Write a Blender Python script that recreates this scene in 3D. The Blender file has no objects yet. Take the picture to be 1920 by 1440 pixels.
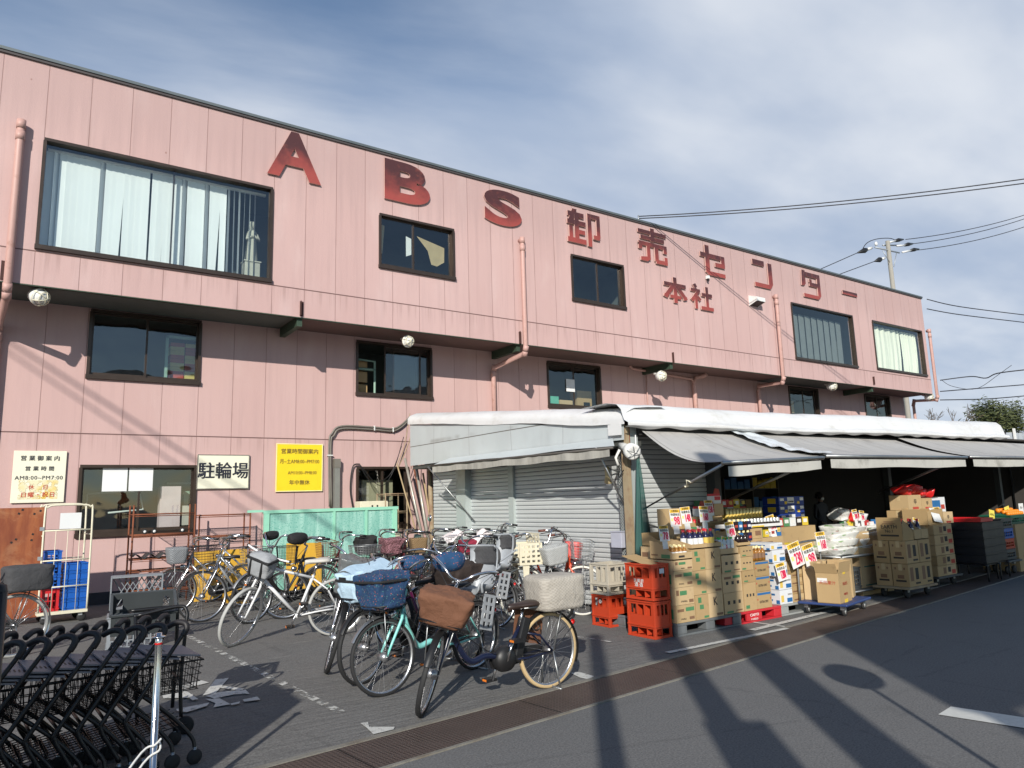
import bpy, math, random
from mathutils import Vector, Matrix, noise as mnoise
R = math.radians
random.seed(7)
S = bpy.context.scene
COL = S.collection

# ------------------------------------------------------------------ camera
YAW, PITCH, ROLL, FPX, CH = R(34.95), R(9.2138), R(-1.6946), 1345.9, 1.5
_f = Vector((math.sin(YAW)*math.cos(PITCH), math.cos(YAW)*math.cos(PITCH), math.sin(PITCH)))
_r = Vector((math.cos(YAW), -math.sin(YAW), 0)); _u = _r.cross(_f)
CR = _r*math.cos(ROLL) + _u*math.sin(ROLL)
CU = _u*math.cos(ROLL) - _r*math.sin(ROLL)
camd = bpy.data.cameras.new('camera'); cam = bpy.data.objects.new('camera', camd); COL.objects.link(cam)
camd.sensor_width = 36; camd.lens = FPX/1920*36; camd.clip_start = .05; camd.clip_end = 2000
cam.matrix_world = Matrix(((CR.x, CU.x, -_f.x, 0), (CR.y, CU.y, -_f.y, 0), (CR.z, CU.z, -_f.z, CH), (0, 0, 0, 1)))
S.camera = cam
def ray(x, y): return _f + CR*((x-960)/FPX) - CU*((y-720)/FPX)
CP = Vector((0, 0, CH))
def G(x, y, z=0.0):                # survey: where a sight line meets a level at height z
    d = ray(x, y); return CP + d*((z-CH)/d.z)
def AY(x, y, Y):                   # ... meets the plane Y
    d = ray(x, y); return CP + d*(Y/d.y)
def AX(x, y, X):
    d = ray(x, y); return CP + d*(X/d.x)

# ------------------------------------------------------------------ light
SAZ, SEL = R(39.7), R(25.4)       # light travels towards (sin az, cos az), sinking by SEL
LD = Vector((math.sin(SAZ)*math.cos(SEL), math.cos(SAZ)*math.cos(SEL), -math.sin(SEL)))
sund = bpy.data.lights.new('sun', 'SUN'); sund.energy = 5.0; sund.angle = R(.53); sund.color = (1, .945, .86)
sun = bpy.data.objects.new('sun', sund); COL.objects.link(sun)
sun.rotation_euler = LD.to_track_quat('-Z', 'Y').to_euler()
S.view_settings.view_transform = 'Standard'; S.view_settings.look = 'None'
S.view_settings.exposure = .06; S.view_settings.gamma = 1
W = bpy.data.worlds.new('World'); S.world = W; W.use_nodes = True
wt = W.node_tree; wt.nodes.clear()
def wn(t, **k):
    n = wt.nodes.new(t)
    for a, b in k.items(): setattr(n, a, b)
    return n
def wm(op, a, b=None, clamp=False):
    n = wn('ShaderNodeMath', operation=op, use_clamp=clamp)
    for i, v in enumerate((a, b)):
        if v is None: continue
        if isinstance(v, (int, float)): n.inputs[i].default_value = v
        else: wt.links.new(v, n.inputs[i])
    return n.outputs[0]
sky = wn('ShaderNodeTexSky', sky_type='NISHITA', sun_disc=False, sun_elevation=SEL, sun_rotation=SAZ+math.pi,
         altitude=50, air_density=1.0, dust_density=.05, ozone_density=1.6)
tc = wn('ShaderNodeTexCoord'); sep = wn('ShaderNodeSeparateXYZ'); wt.links.new(tc.outputs['Generated'], sep.inputs[0])
den = wm('ADD', wm('MAXIMUM', sep.outputs[2], 0), .22)
cx = wm('DIVIDE', sep.outputs[0], den); cy = wm('DIVIDE', sep.outputs[1], den)
cmb = wn('ShaderNodeCombineXYZ'); wt.links.new(cx, cmb.inputs[0]); wt.links.new(cy, cmb.inputs[1])
mp = wn('ShaderNodeMapping'); wt.links.new(cmb.outputs[0], mp.inputs[0])
mp.inputs['Rotation'].default_value = (0, 0, R(20)); mp.inputs['Scale'].default_value = (.85, 1.5, 1)
mp.inputs['Location'].default_value = (3.1, .4, 0)
n1 = wn('ShaderNodeTexNoise'); n1.inputs['Scale'].default_value = 1.0; n1.inputs['Detail'].default_value = 7
n1.inputs['Roughness'].default_value = .52; n1.inputs['Distortion'].default_value = .35; wt.links.new(mp.outputs[0], n1.inputs['Vector'])
n2 = wn('ShaderNodeTexNoise'); n2.inputs['Scale'].default_value = .45; n2.inputs['Detail'].default_value = 3
wt.links.new(mp.outputs[0], n2.inputs['Vector'])
mask = wm('ADD', wm('MULTIPLY', n1.outputs[0], .62), wm('MULTIPLY', n2.outputs[0], .55))
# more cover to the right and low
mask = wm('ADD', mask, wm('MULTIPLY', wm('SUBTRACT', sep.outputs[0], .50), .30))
mask = wm('ADD', mask, wm('MULTIPLY', wm('MINIMUM', wm('ADD', sep.outputs[1], -.20), 0), 1.6))  # cloud cleared behind the camera to lower the fill light
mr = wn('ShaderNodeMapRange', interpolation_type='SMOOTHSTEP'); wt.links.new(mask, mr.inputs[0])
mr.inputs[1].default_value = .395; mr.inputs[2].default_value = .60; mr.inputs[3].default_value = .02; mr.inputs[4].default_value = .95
n3 = wn('ShaderNodeTexNoise'); n3.inputs['Scale'].default_value = 1.7; n3.inputs['Detail'].default_value = 5
wt.links.new(mp.outputs[0], n3.inputs['Vector'])
cc = wn('ShaderNodeMixRGB'); r3 = wn('ShaderNodeMapRange', interpolation_type='SMOOTHSTEP'); wt.links.new(n3.outputs[0], r3.inputs[0]); r3.inputs[1].default_value = .27; r3.inputs[2].default_value = .74; wt.links.new(r3.outputs[0], cc.inputs[0])
cc.inputs[1].default_value = (3.1, 3.75, 4.9, 1); cc.inputs[2].default_value = (5.7, 6.0, 6.5, 1)
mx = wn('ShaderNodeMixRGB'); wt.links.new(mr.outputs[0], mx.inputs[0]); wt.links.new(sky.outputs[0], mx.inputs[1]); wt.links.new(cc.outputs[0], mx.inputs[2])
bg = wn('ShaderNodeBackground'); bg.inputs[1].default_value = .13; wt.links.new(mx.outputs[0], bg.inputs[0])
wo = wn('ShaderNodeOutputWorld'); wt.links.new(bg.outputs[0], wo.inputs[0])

# ------------------------------------------------------------------ materials
class Nd:
    def __init__(s, name):
        s.m = bpy.data.materials.new(name); s.m.use_nodes = True; s.t = s.m.node_tree; s.t.nodes.clear()
        s.out = s.t.nodes.new('ShaderNodeOutputMaterial'); s.tc = s.t.nodes.new('ShaderNodeTexCoord')
        s.O = s.tc.outputs['Object']
    def n(s, t, inp={}, **k):
        n = s.t.nodes.new(t)
        for a, b in k.items(): setattr(n, a, b)
        for a, b in inp.items():
            if isinstance(b, bpy.types.NodeSocket): s.t.links.new(b, n.inputs[a])
            else: n.inputs[a].default_value = b
        return n
    def math(s, op, a, b=0.0, c=False): return s.n('ShaderNodeMath', {0: a, 1: b}, operation=op, use_clamp=c).outputs[0]
    def mix(s, f, a, b, bt='MIX'): return s.n('ShaderNodeMixRGB', {0: f, 1: a, 2: b}, blend_type=bt).outputs[0]
    def noise(s, sc, det=4, rough=.55, vec=None, dist=0):
        return s.n('ShaderNodeTexNoise', {'Vector': vec or s.O, 'Scale': sc, 'Detail': det, 'Roughness': rough, 'Distortion': dist}).outputs[0]
    def scaled(s, sx, sy, sz, vec=None): return s.n('ShaderNodeMapping', {0: vec or s.O, 3: (sx, sy, sz)}).outputs[0]
    def ramp(s, f, a, b, lo=0., hi=1.): return s.n('ShaderNodeMapRange', {0: f, 1: a, 2: b, 3: lo, 4: hi}, interpolation_type='SMOOTHSTEP').outputs[0]
    def bsdf(s, col, rough=.6, metal=0., bump=None, bd=.01, **k):
        inp = {'Base Color': col, 'Roughness': rough, 'Metallic': metal}; inp.update(k)
        if bump is not None:
            inp['Normal'] = s.n('ShaderNodeBump', {'Height': bump, 'Distance': bd, 'Strength': 1.0}).outputs[0]
        p = s.n('ShaderNodeBsdfPrincipled', inp); return p.outputs[0]
    def end(s, sh): s.t.links.new(sh, s.out.inputs[0]); return s.m
def c4(c): return (c[0], c[1], c[2], 1)
_mc = {}
def pm(name, col, rough=.55, metal=0., var=.18, sc=6, bump=0., bsc=60, spec=.5, dirt=0., dcol=(.12, .09, .06), dsc=3, orand=0.):
    key = name
    if key in _mc: return _mc[key]
    N = Nd(name)
    c = c4(col); v = N.noise(sc, 5)
    c = N.mix(v, c4([x*(1-var) for x in col]), c4([min(1, x*(1+var)) for x in col]))
    if orand:
        q = N.n('ShaderNodeObjectInfo').outputs['Random']
        c = N.mix(q, N.mix(orand, c, c4([x*.72 for x in col])), N.mix(orand, c, c4([min(1, col[0]*1.12), min(1, col[1]*1.16), min(1, col[2]*1.35)])))
    if dirt:
        d = N.ramp(N.noise(dsc, 8, .65), .62-dirt*.35, .72)
        c = N.mix(N.math('MULTIPLY', d, min(1, dirt*1.6)), c, c4(dcol))
    rr = N.math('ADD', N.math('MULTIPLY', v, .2), rough-.1)
    sh = N.bsdf(c, rr, metal, N.noise(bsc, 3) if bump else None, bump, **{'Specular IOR Level': spec})
    _mc[key] = N.end(sh); return _mc[key]

# ------------------------------------------------------------------ mesh builder
class MB:
    def __init__(s, mat=None): s.v = []; s.f = []; s.mi = []; s.mats = []; s.c = 0; s.smooth = []; s.T = None; (s.use(mat) if mat else None)
    def use(s, m):
        if m not in s.mats: s.mats.append(m)
        s.c = s.mats.index(m); return s
    def tv(s, p):
        p = Vector(p); return s.T @ p if s.T is not None else p
    def add(s, vs, fs, smooth=False):
        b = len(s.v); s.v += [s.tv(p) for p in vs]
        for f in fs: s.f.append([b+i for i in f]); s.mi.append(s.c); s.smooth.append(smooth)
    def poly(s, pts): s.add(pts, [list(range(len(pts)))])
    def box(s, c, d, rz=0, rx=0, ry=0):
        m = Matrix.Translation(c) @ Matrix.Rotation(rz, 4, 'Z') @ Matrix.Rotation(ry, 4, 'Y') @ Matrix.Rotation(rx, 4, 'X')
        x, y, z = d[0]/2, d[1]/2, d[2]/2
        s.add([m @ Vector(p) for p in ((-x,-y,-z),(x,-y,-z),(x,y,-z),(-x,y,-z),(-x,-y,z),(x,-y,z),(x,y,z),(-x,y,z))],
              [(0,3,2,1),(4,5,6,7),(0,1,5,4),(1,2,6,5),(2,3,7,6),(3,0,4,7)])
    def bb(s, x0, x1, y0, y1, z0, z1): s.box(((x0+x1)/2,(y0+y1)/2,(z0+z1)/2), (abs(x1-x0),abs(y1-y0),abs(z1-z0)))
    def tube(s, pts, r, n=8, caps=True, closed=False, flat=1.0):
        pts = [Vector(p) for p in pts]; N = len(pts)
        rs = r if isinstance(r, (list, tuple)) else [r]*N
        vs = []; fs = []; ref = None
        for i, p in enumerate(pts):
            if closed: t = pts[(i+1) % N]-pts[i-1]
            else: t = pts[min(i+1, N-1)]-pts[max(i-1, 0)]
            t.normalize()
            if ref is None:
                ref = Vector((0, 0, 1)) if abs(t.z) < .9 else Vector((1, 0, 0))
            a = ref - t*ref.dot(t)
            if a.length < 1e-6: a = t.orthogonal()
            a.normalize(); ref = a; b = t.cross(a)
            for k in range(n):
                an = 2*math.pi*k/n; vs.append(p + (a*math.cos(an)*flat + b*math.sin(an))*rs[i])
        M_ = N if closed else N-1
        for i in range(M_):
            for k in range(n):
                j = (i+1) % N; fs.append((i*n+k, i*n+(k+1) % n, j*n+(k+1) % n, j*n+k))
        if caps and not closed:
            fs.append(list(range(n))[::-1]); fs.append([(N-1)*n+k for k in range(n)])
        s.add(vs, fs, True)
    def lathe(s, prof, c=(0, 0, 0), axis=(0, 0, 1), n=16, cap=False):
        ax = Vector(axis).normalized(); a = ax.orthogonal().normalized(); b = ax.cross(a); c = Vector(c)
        vs = []; fs = []
        for r, h in prof:
            for k in range(n):
                an = 2*math.pi*k/n; vs.append(c + ax*h + (a*math.cos(an)+b*math.sin(an))*r)
        for i in range(len(prof)-1):
            for k in range(n): fs.append((i*n+k, i*n+(k+1) % n, (i+1)*n+(k+1) % n, (i+1)*n+k))
        if cap: fs.append(list(range(n))[::-1]); fs.append([(len(prof)-1)*n+k for k in range(n)])
        s.add(vs, fs, True)
    def grid(s, fn, nu, nv, smooth=True, closeu=False):
        vs = [fn(i/nu, j/nv) for j in range(nv+1) for i in range(nu+1)]
        s.add(vs, [(j*(nu+1)+i, j*(nu+1)+i+1, (j+1)*(nu+1)+i+1, (j+1)*(nu+1)+i) for j in range(nv) for i in range(nu)], smooth)
    def prism(s, pts, d):
        d = Vector(d); n = len(pts); v = [Vector(p) for p in pts]
        s.add(v+[p+d for p in v], [list(range(n))[::-1], [n+i for i in range(n)]]+[(i, (i+1) % n, n+(i+1) % n, n+i) for i in range(n)])
    def text(s, body, size, M4, ext=.0, off=0., align='CENTER', sx=1., spacing=1., lsp=1.):
        cu = bpy.data.curves.new('t', 'FONT'); cu.body = body; cu.size = size; cu.extrude = 0
        if off > 0:
            cu.offset = 0
        cu.align_x = align; cu.align_y = 'CENTER'; cu.resolution_u = 2; cu.space_character = spacing; cu.space_line = lsp
        ob = bpy.data.objects.new('t', cu); COL.objects.link(ob)
        dg = bpy.context.evaluated_depsgraph_get(); me = bpy.data.meshes.new_from_object(ob.evaluated_get(dg))
        reps = [(0, 0)] if off <= 0 else [(-off*size*.6, 0), (off*size*.6, off*size*.35), (0, -off*size*.35)]
        for k, (ax, ay) in enumerate(reps):
            s.add([M4 @ Vector((v.co.x*sx+ax, v.co.y+ay, ext+.0006*k)) for v in me.vertices], [list(p.vertices) for p in me.polygons])
        bpy.data.objects.remove(ob); bpy.data.curves.remove(cu); bpy.data.meshes.remove(me)
    def build(s, name, parent=None, label=None, cat=None, group=None, kind=None, loc=None, rz=0, bevel=0, solid=0, rot=None):
        me = bpy.data.meshes.new(name); me.from_pydata(s.v, [], s.f)
        for m in s.mats: me.materials.append(m)
        if len(s.mats) > 1: me.polygons.foreach_set('material_index', s.mi)
        me.polygons.foreach_set('use_smooth', s.smooth); me.update()
        o = bpy.data.objects.new(name, me); COL.objects.link(o)
        if parent: o.parent = parent
        if loc: o.location = loc
        if rz: o.rotation_euler.z = rz
        if rot: o.rotation_euler = rot
        if bevel:
            b = o.modifiers.new('b', 'BEVEL'); b.width = bevel; b.segments = 2; b.limit_method = 'ANGLE'; b.angle_limit = R(50)
        if solid:
            b = o.modifiers.new('s', 'SOLIDIFY'); b.thickness = solid; b.offset = 0
        tag(o, label, cat, group, kind); return o
def tag(o, label=None, cat=None, group=None, kind=None):
    if label: o['label'] = label
    if cat: o['category'] = cat
    if group: o['group'] = group
    if kind: o['kind'] = kind
def E(name, loc, label, cat, group=None, rz=0, rot=None, kind=None):
    o = bpy.data.objects.new(name, None); COL.objects.link(o); o.location = loc; o.rotation_euler = rot or (0, 0, rz)
    o.empty_display_size = .1; tag(o, label, cat, group, kind); return o
def copy_tree(o, loc=None, rz=None, label=None, parent=None):
    c = o.copy(); COL.objects.link(c)
    if parent: c.parent = parent
    if loc is not None: c.location = loc
    if rz is not None: c.rotation_euler.z = rz
    if label: c['label'] = label
    for ch in o.children: copy_tree(ch, parent=c)
    return c
def FACE(x, y, z): return Matrix(((1,0,0,x),(0,0,-1,y),(0,1,0,z),(0,0,0,1)))     # drawing plane facing -Y (x right, y up)
def FACEX(x, y, z): return Matrix(((0,0,-1,x),(-1,0,0,y),(0,1,0,z),(0,0,0,1)))    # facing -X
def GRD(x, y, z, rz=0): return Matrix.Translation((x, y, z)) @ Matrix.Rotation(rz, 4, 'Z')
def bez(p0, p1, p2, n=8): 
    p0, p1, p2 = Vector(p0), Vector(p1), Vector(p2)
    return [p0*(1-t)**2 + p1*2*t*(1-t) + p2*t*t for t in [i/n for i in range(n+1)]]
def sm(pts, n=5, closed=False):          # Catmull-Rom
    P = [Vector(p) for p in pts]; out = []
    N = len(P)
    for i in range(N if closed else N-1):
        a, b, c, d = (P[(i-1) % N], P[i], P[(i+1) % N], P[(i+2) % N]) if closed else (P[max(i-1, 0)], P[i], P[i+1], P[min(i+2, N-1)])
        for k in range(n):
            t = k/n; out.append(.5*((2*b)+(c-a)*t+(2*a-5*b+4*c-d)*t*t+(-a+3*b-3*c+d)*t**3))
    if not closed: out.append(P[-1])
    return out

# shared materials
M_black = pm('black_plastic', (.012, .012, .013), .45, 0, .2, 8)
M_rubber = pm('rubber', (.018, .018, .019), .75)
M_chrome = pm('chrome', (.62, .62, .63), .18, 1, .05)
M_steel = pm('dull_steel', (.38, .39, .39), .42, .9, .15)
M_galv = pm('galvanised', (.42, .44, .45), .5, .6, .15)
M_white = pm('white_paint', (.74, .74, .71), .5, dirt=.15)
M_cream = pm('cream_paint', (.70, .66, .50), .5, dirt=.2)
M_brownal = pm('bronze_aluminium', (.060, .042, .032), .35, .4, .2)
M_rust = pm('rust', (.20, .065, .03), .85, .1, .45, 14, bump=.002)
M_dark = pm('dark_interior', (.02, .02, .019), .9)
def glass(name, tint=(.55, .62, .6), refl=.10, dark=.55):
    N = Nd(name)
    lw = N.n('ShaderNodeLayerWeight', {0: .5}).outputs[1]
    fac = N.math('ADD', N.math('MULTIPLY', N.math('POWER', lw, 4), .8), refl, True)
    w = N.n('ShaderNodeBump', {'Height': N.noise(1.1, 2), 'Distance': .012}).outputs[0]
    gl = N.n('ShaderNodeBsdfGlossy', {0: (1, 1, 1, 1), 1: .02, 'Normal': w}).outputs[0]
    tr = N.n('ShaderNodeBsdfTransparent', {0: c4(tint)}).outputs[0]
    return N.end(N.n('ShaderNodeMixShader', {0: fac, 1: tr, 2: gl}).outputs[0])
M_glass = glass('window_glass', (.86, .91, .89))
# ================================================================== GROUND
GA = math.atan(.1048)                     # the gutter runs at a slight angle to the facade
def gy(x): return 4.615 + .1048*(x-2.264)  # lot-side edge of the gutter
def asphalt(name, base, patch=.3):
    N = Nd(name)
    fine = N.ramp(N.noise(75, 5, .8), .30, .70); mid = N.noise(14, 4); big = N.noise(.8, 5, .6)
    c = N.mix(fine, c4([b*.58 for b in base]), c4([b*1.42 for b in base]))
    c = N.mix(N.math('MULTIPLY', N.ramp(big, .4, .65), patch), c, c4([b*1.28 for b in base]))
    c = N.mix(N.math('MULTIPLY', N.ramp(N.noise(2.3, 6, .7), .55, .75), .35), c, c4([b*.6 for b in base]))
    vo = N.n('ShaderNodeTexVoronoi', {'Scale': 260}).outputs[0]
    st = N.ramp(N.n('ShaderNodeTexVoronoi', {'Scale': 2.6}).outputs[0], .035, .02)
    c = N.mix(N.math('MULTIPLY', st, .35), c, (.03, .028, .025, 1))
    sp = N.ramp(N.n('ShaderNodeTexVoronoi', {'Scale': 38}).outputs[0], .10, .05)
    c = N.mix(N.math('MULTIPLY', sp, .28), c, (.3, .29, .27, 1))
    cr = N.n('ShaderNodeTexVoronoi', {'Vector': N.n('ShaderNodeMapping', {0: N.O, 1: (3.3, 1.7, 0)}).outputs[0], 'Scale': .33, 'Randomness': 1.0}, feature='DISTANCE_TO_EDGE').outputs[0]
    wob = N.math('ADD', cr, N.math('MULTIPLY', N.math('SUBTRACT', N.noise(5, 6, .7), .5), .05))
    c = N.mix(N.math('MULTIPLY', N.ramp(N.math('ABSOLUTE', wob), .0045, .001), .18), c, (.03, .03, .03, 1))
    c = N.mix(N.math('MULTIPLY', N.ramp(N.noise(1.3, 3, .5, N.scaled(.35, 1.6, 1)), .60, .70), .22), c, c4([b*.55 for b in base]))
    return N.end(N.bsdf(c, .9, 0, N.math('ADD', vo, N.math('MULTIPLY', mid, .6)), .006, **{'Specular IOR Level': .25}))
M_lot = asphalt('lot_asphalt', (.142, .139, .133))
M_road = asphalt('road_asphalt', (.135, .134, .132), .15)
g = MB(M_road); g.poly([(-400, -400, 0), (900, -400, 0), (900, 900, 0), (-400, 900, 0)]); g.build('ground', kind='structure')
lot = MB(M_lot); nseg = 40
xs = [-14 + 74*i/nseg for i in range(nseg+1)]
lot.poly([(x, gy(x)+.05, .004) for x in xs] + [(60, 14.2, .004), (-14, 14.2, .004)])
lot.build('parking_lot', kind='structure')
M_conc = pm('kerb_concrete', (.19, .18, .155), .9, 0, .3, 20, bump=.003, dirt=.4)
k = MB(M_conc); L = 74; c0 = Vector((-14, gy(-14), 0)); gd = Vector((math.cos(GA), math.sin(GA), 0)); gn = Vector((-math.sin(GA), math.cos(GA), 0))
def strip(m, s0, s1, a, b, z0, z1):
    p = [c0+gd*s0+gn*a, c0+gd*s1+gn*a, c0+gd*s1+gn*b, c0+gd*s0+gn*b]
    m.prism([Vector((q.x, q.y, z0)) for q in p], (0, 0, z1-z0))
strip(k, 0, L, 0.003, .055, -.02, .012)
strip(k, 0, L, -.50, -.473, -.02, .009)
k.build('gutter_kerb', kind='structure')
# rusty chequer-plate gutter cover
N = Nd('rusty_chequer_plate')
mpn = N.n('ShaderNodeMapping', {0: N.O, 2: (0, 0, -GA)}).outputs[0]
se = N.n('ShaderNodeSeparateXYZ', {0: mpn})
wx = N.math('SINE', N.math('MULTIPLY', N.math('ADD', se.outputs[0], se.outputs[1]), 105.))
wy = N.math('SINE', N.math('MULTIPLY', N.math('SUBTRACT', se.outputs[0], se.outputs[1]), 105.))
stud = N.ramp(N.math('MULTIPLY', wx, wy), .1, .5)
c = N.mix(N.noise(3, 6, .65), (.070, .050, .043, 1), (.145, .108, .092, 1))
c = N.mix(N.math('MULTIPLY', N.ramp(N.noise(1.1, 5), .52, .72), .5), c, (.11, .085, .07, 1))
c = N.mix(N.math('MULTIPLY', stud, .75), c, (.026, .016, .013, 1))
seam = N.math('LESS_THAN', N.math('ABSOLUTE', N.math('SUBTRACT', N.math('FRACT', N.math('DIVIDE', se.outputs[0], 1.5)), .5)), .004)
c = N.mix(seam, c, (.008, .006, .005, 1))
M_plate = N.end(N.bsdf(c, .62, .35, stud, .004))
k = MB(M_plate); strip(k, 0, L, -.472, .002, -.02, .007); k.build('gutter_cover', kind='structure')

# worn white paint
def paint(name, wear=.5, sc=9):
    N = Nd(name)
    f = N.ramp(N.math('ADD', N.math('MULTIPLY', N.noise(sc, 6, .7), .75), N.math('MULTIPLY', N.noise(sc*6, 3), .25)), wear-.07, wear+.06)
    a = N.bsdf(N.mix(N.noise(30, 4), (.44, .44, .41, 1), (.62, .62, .58, 1)), .7)
    return N.end(N.n('ShaderNodeMixShader', {0: f, 1: N.n('ShaderNodeBsdfTransparent').outputs[0], 2: a}).outputs[0])
M_pw = paint('worn_white_paint', .53, 8); M_pw2 = paint('white_road_paint', .30, 12); M_pw3 = paint('half_worn_white_paint', .41, 18)
def gp(pts, z=.010): return [Vector((*G(x, y).xy, z)) for x, y in pts]
def pline(m, a, b, w, z=.010):
    a = G(*a); b = G(*b); t = (b-a).normalized(); nn = Vector((-t.y, t.x, 0))*w/2
    m.poly([(a-nn).xy.to_3d()+Vector((0,0,z)), (b-nn).xy.to_3d()+Vector((0,0,z)), (b+nn).xy.to_3d()+Vector((0,0,z)), (a+nn).xy.to_3d()+Vector((0,0,z))])
m = MB(M_pw); pline(m, (345, 1190), (640, 1338), .07); m.build('bay_line', kind='structure')
m = MB(M_pw3); pline(m, (1251, 1226), (1476, 1180), .07, .0125); pline(m, (1413, 1168), (1476, 1177), .05, .0095); pline(m, (1410, 1184), (1560, 1147), .085, .0155); m.build('pallet_bay_line', kind='structure')
m = MB(M_pw3); m.poly(gp([(1070, 1264), (1086, 1262), (1114, 1270), (1104, 1276), (1088, 1273)])); m.build('paint_dab', kind='structure')
m = MB(M_pw3); m.poly(gp([(676, 1359), (690, 1357), (692, 1366), (740, 1366), (738, 1371), (700, 1380), (688, 1368)], .0115)); m.build('paint_corner_mark', kind='structure')
m = MB(M_pw); pline(m, (1060, 1192), (1145, 1205), .04); m.build('faint_bay_line', kind='structure')
m = MB(M_pw); pline(m, (330, 1239), (375, 1243), .06); pline(m, (318, 1250), (345, 1247), .05, .0125); m.build('worn_bay_dash', kind='structure')
m = MB(M_pw3)
for q in ([(404,1276),(429,1273),(404,1302),(380,1306)], [(300,1292),(346,1286),(378,1278),(392,1282),(346,1294),(298,1300)], [(414,1288),(458,1294),(452,1298),(410,1292)],
          [(385,1308),(410,1301),(460,1296),(468,1304),(440,1305),(402,1313)], [(385,1314),(412,1313),(432,1324),(400,1330),(404,1322)], [(304,1306),(346,1302),(362,1306),(355,1312),(306,1313)],
          [(455,1316),(482,1310),(488,1316),(458,1320)], [(330,1334),(372,1326),(392,1322),(388,1328),(350,1340),(332,1338)], [(432,1324),(450,1320),(448,1324),(434,1327)], [(340,1300),(352,1302),(372,1316),(360,1318)]):
    m.poly(gp(q, .010+.0012*len(m.f)))
m.build('painted_lot_character', kind='structure')
m = MB(M_pw2); m.poly([Vector((p.x, p.y, .005)) for p in (G(1759, 1341), G(1783, 1326), G(1783, 1326)+Vector((1.9, -8.6, 0))*.5, G(1759, 1341)+Vector((1.9, -8.6, 0))*.5)]); m.build('road_stripe', kind='structure')

# ================================================================== BUILDING
WY, UY = 14.0, 12.9
X0, X1 = -7.0, 28.3; ZT, ZJ, ZB, ZG = 8.72, 5.53, 4.99, 2.82
def panel_mat(name, ph, zj, dz0):
    N = Nd(name); se = N.n('ShaderNodeSeparateXYZ', {0: N.O})
    u = N.math('FRACT', N.math('DIVIDE', N.math('ADD', se.outputs[0], -ph+60.5), .605))
    du = N.math('MULTIPLY', N.math('SUBTRACT', .5, N.math('ABSOLUTE', N.math('SUBTRACT', u, .5))), .605)
    sx = N.ramp(du, .006, .003); dz = N.math('ABSOLUTE', N.math('SUBTRACT', se.outputs[2], zj)); sz = N.ramp(dz, .011, .007)
    sm_ = N.math('MAXIMUM', sx, sz)
    st = N.noise(1, 5, .6, N.scaled(7, 1, .35)); st2 = N.noise(1, 4, .6, N.scaled(1.6, 1, .5)); big = N.noise(.5, 3)
    idx = N.n('ShaderNodeTexWhiteNoise', {1: N.math('FLOOR', N.math('DIVIDE', N.math('ADD', se.outputs[0], -ph+60.5), .605))}, noise_dimensions='1D').outputs[0]
    c = N.mix(big, (.52, .342, .318, 1), (.565, .392, .368, 1))
    c = N.mix(N.math('MULTIPLY', N.ramp(st, .45, .75), .42), c, (.44, .30, .285, 1))
    c = N.mix(N.math('MULTIPLY', N.ramp(st2, .5, .8), .35), c, (.65, .51, .485, 1))
    c = N.mix(N.math('MULTIPLY', N.ramp(N.noise(1, 6, .7, N.scaled(16, 1, .22)), .56, .78), .40), c, (.34, .24, .225, 1))
    c = N.mix(N.math('MULTIPLY', idx, .22), c, (.43, .27, .25, 1))
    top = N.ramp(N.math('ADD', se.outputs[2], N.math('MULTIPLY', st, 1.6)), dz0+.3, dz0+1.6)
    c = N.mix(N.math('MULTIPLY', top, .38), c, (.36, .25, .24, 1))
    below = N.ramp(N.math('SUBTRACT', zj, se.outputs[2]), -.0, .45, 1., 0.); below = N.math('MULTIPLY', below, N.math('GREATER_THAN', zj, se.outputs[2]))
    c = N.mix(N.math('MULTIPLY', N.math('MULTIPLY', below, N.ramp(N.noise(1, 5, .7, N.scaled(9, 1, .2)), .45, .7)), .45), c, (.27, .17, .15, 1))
    vo_ = N.n('ShaderNodeTexVoronoi', {'Vector': N.scaled(1.1, 1, .8), 'Scale': 1.3}).outputs[0]
    c = N.mix(N.math('MULTIPLY', N.ramp(vo_, .028, .012), .6), c, (.22, .10, .08, 1))
    near = N.ramp(du, .05, .0)
    c = N.mix(N.math('MULTIPLY', N.math('MULTIPLY', near, N.ramp(N.noise(1, 4, .6, N.scaled(.8, 1, .9)), .5, .7)), .3), c, (.3, .2, .18, 1))
    c = N.mix(N.math('MULTIPLY', sx, .5), c, (.26, .13, .115, 1)); c = N.mix(N.math('MULTIPLY', sz, .85), c, (.13, .07, .06, 1))
    h = N.math('SUBTRACT', N.math('MULTIPLY', N.noise(55, 3), .25), sm_)
    return N.end(N.bsdf(c, .8, 0, h, .009, **{'Specular IOR Level': .3}))
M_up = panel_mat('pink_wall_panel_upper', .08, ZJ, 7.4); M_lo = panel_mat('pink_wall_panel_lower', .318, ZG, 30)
bld = E('warehouse_building', (0, 0, 0), 'long two-storey pink panelled warehouse with overhanging upper floor and brown framed windows', 'building')
UW = [((83, 258), (510, 355), (508, 530), (68, 460)), ((711, 402), (850, 430), (852, 523), (711, 500)), ((1070, 479), (1167, 497), (1173, 579), (1073, 562)),
      ((1483, 568), (1597, 592), (1607, 688), (1491, 672)), ((1634, 602), (1727, 620), (1737, 704), (1645, 692))]
LW = [((170, 575), (378, 603), (373, 720), (163, 705)), ((668, 638), (808, 655), (810, 748), (668, 738)), ((1025, 679), (1125, 687), (1127, 768), (1028, 762)),
      ((1480, 724), (1534, 731), (1537, 795), (1481, 790)), ((1622, 738), (1668, 743), (1671, 800), (1623, 796)), ((150, 870), (369, 876), (362, 1000), (142, 1000)), ((668, 872), (766, 880), (766, 990), (668, 985))]
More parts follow.
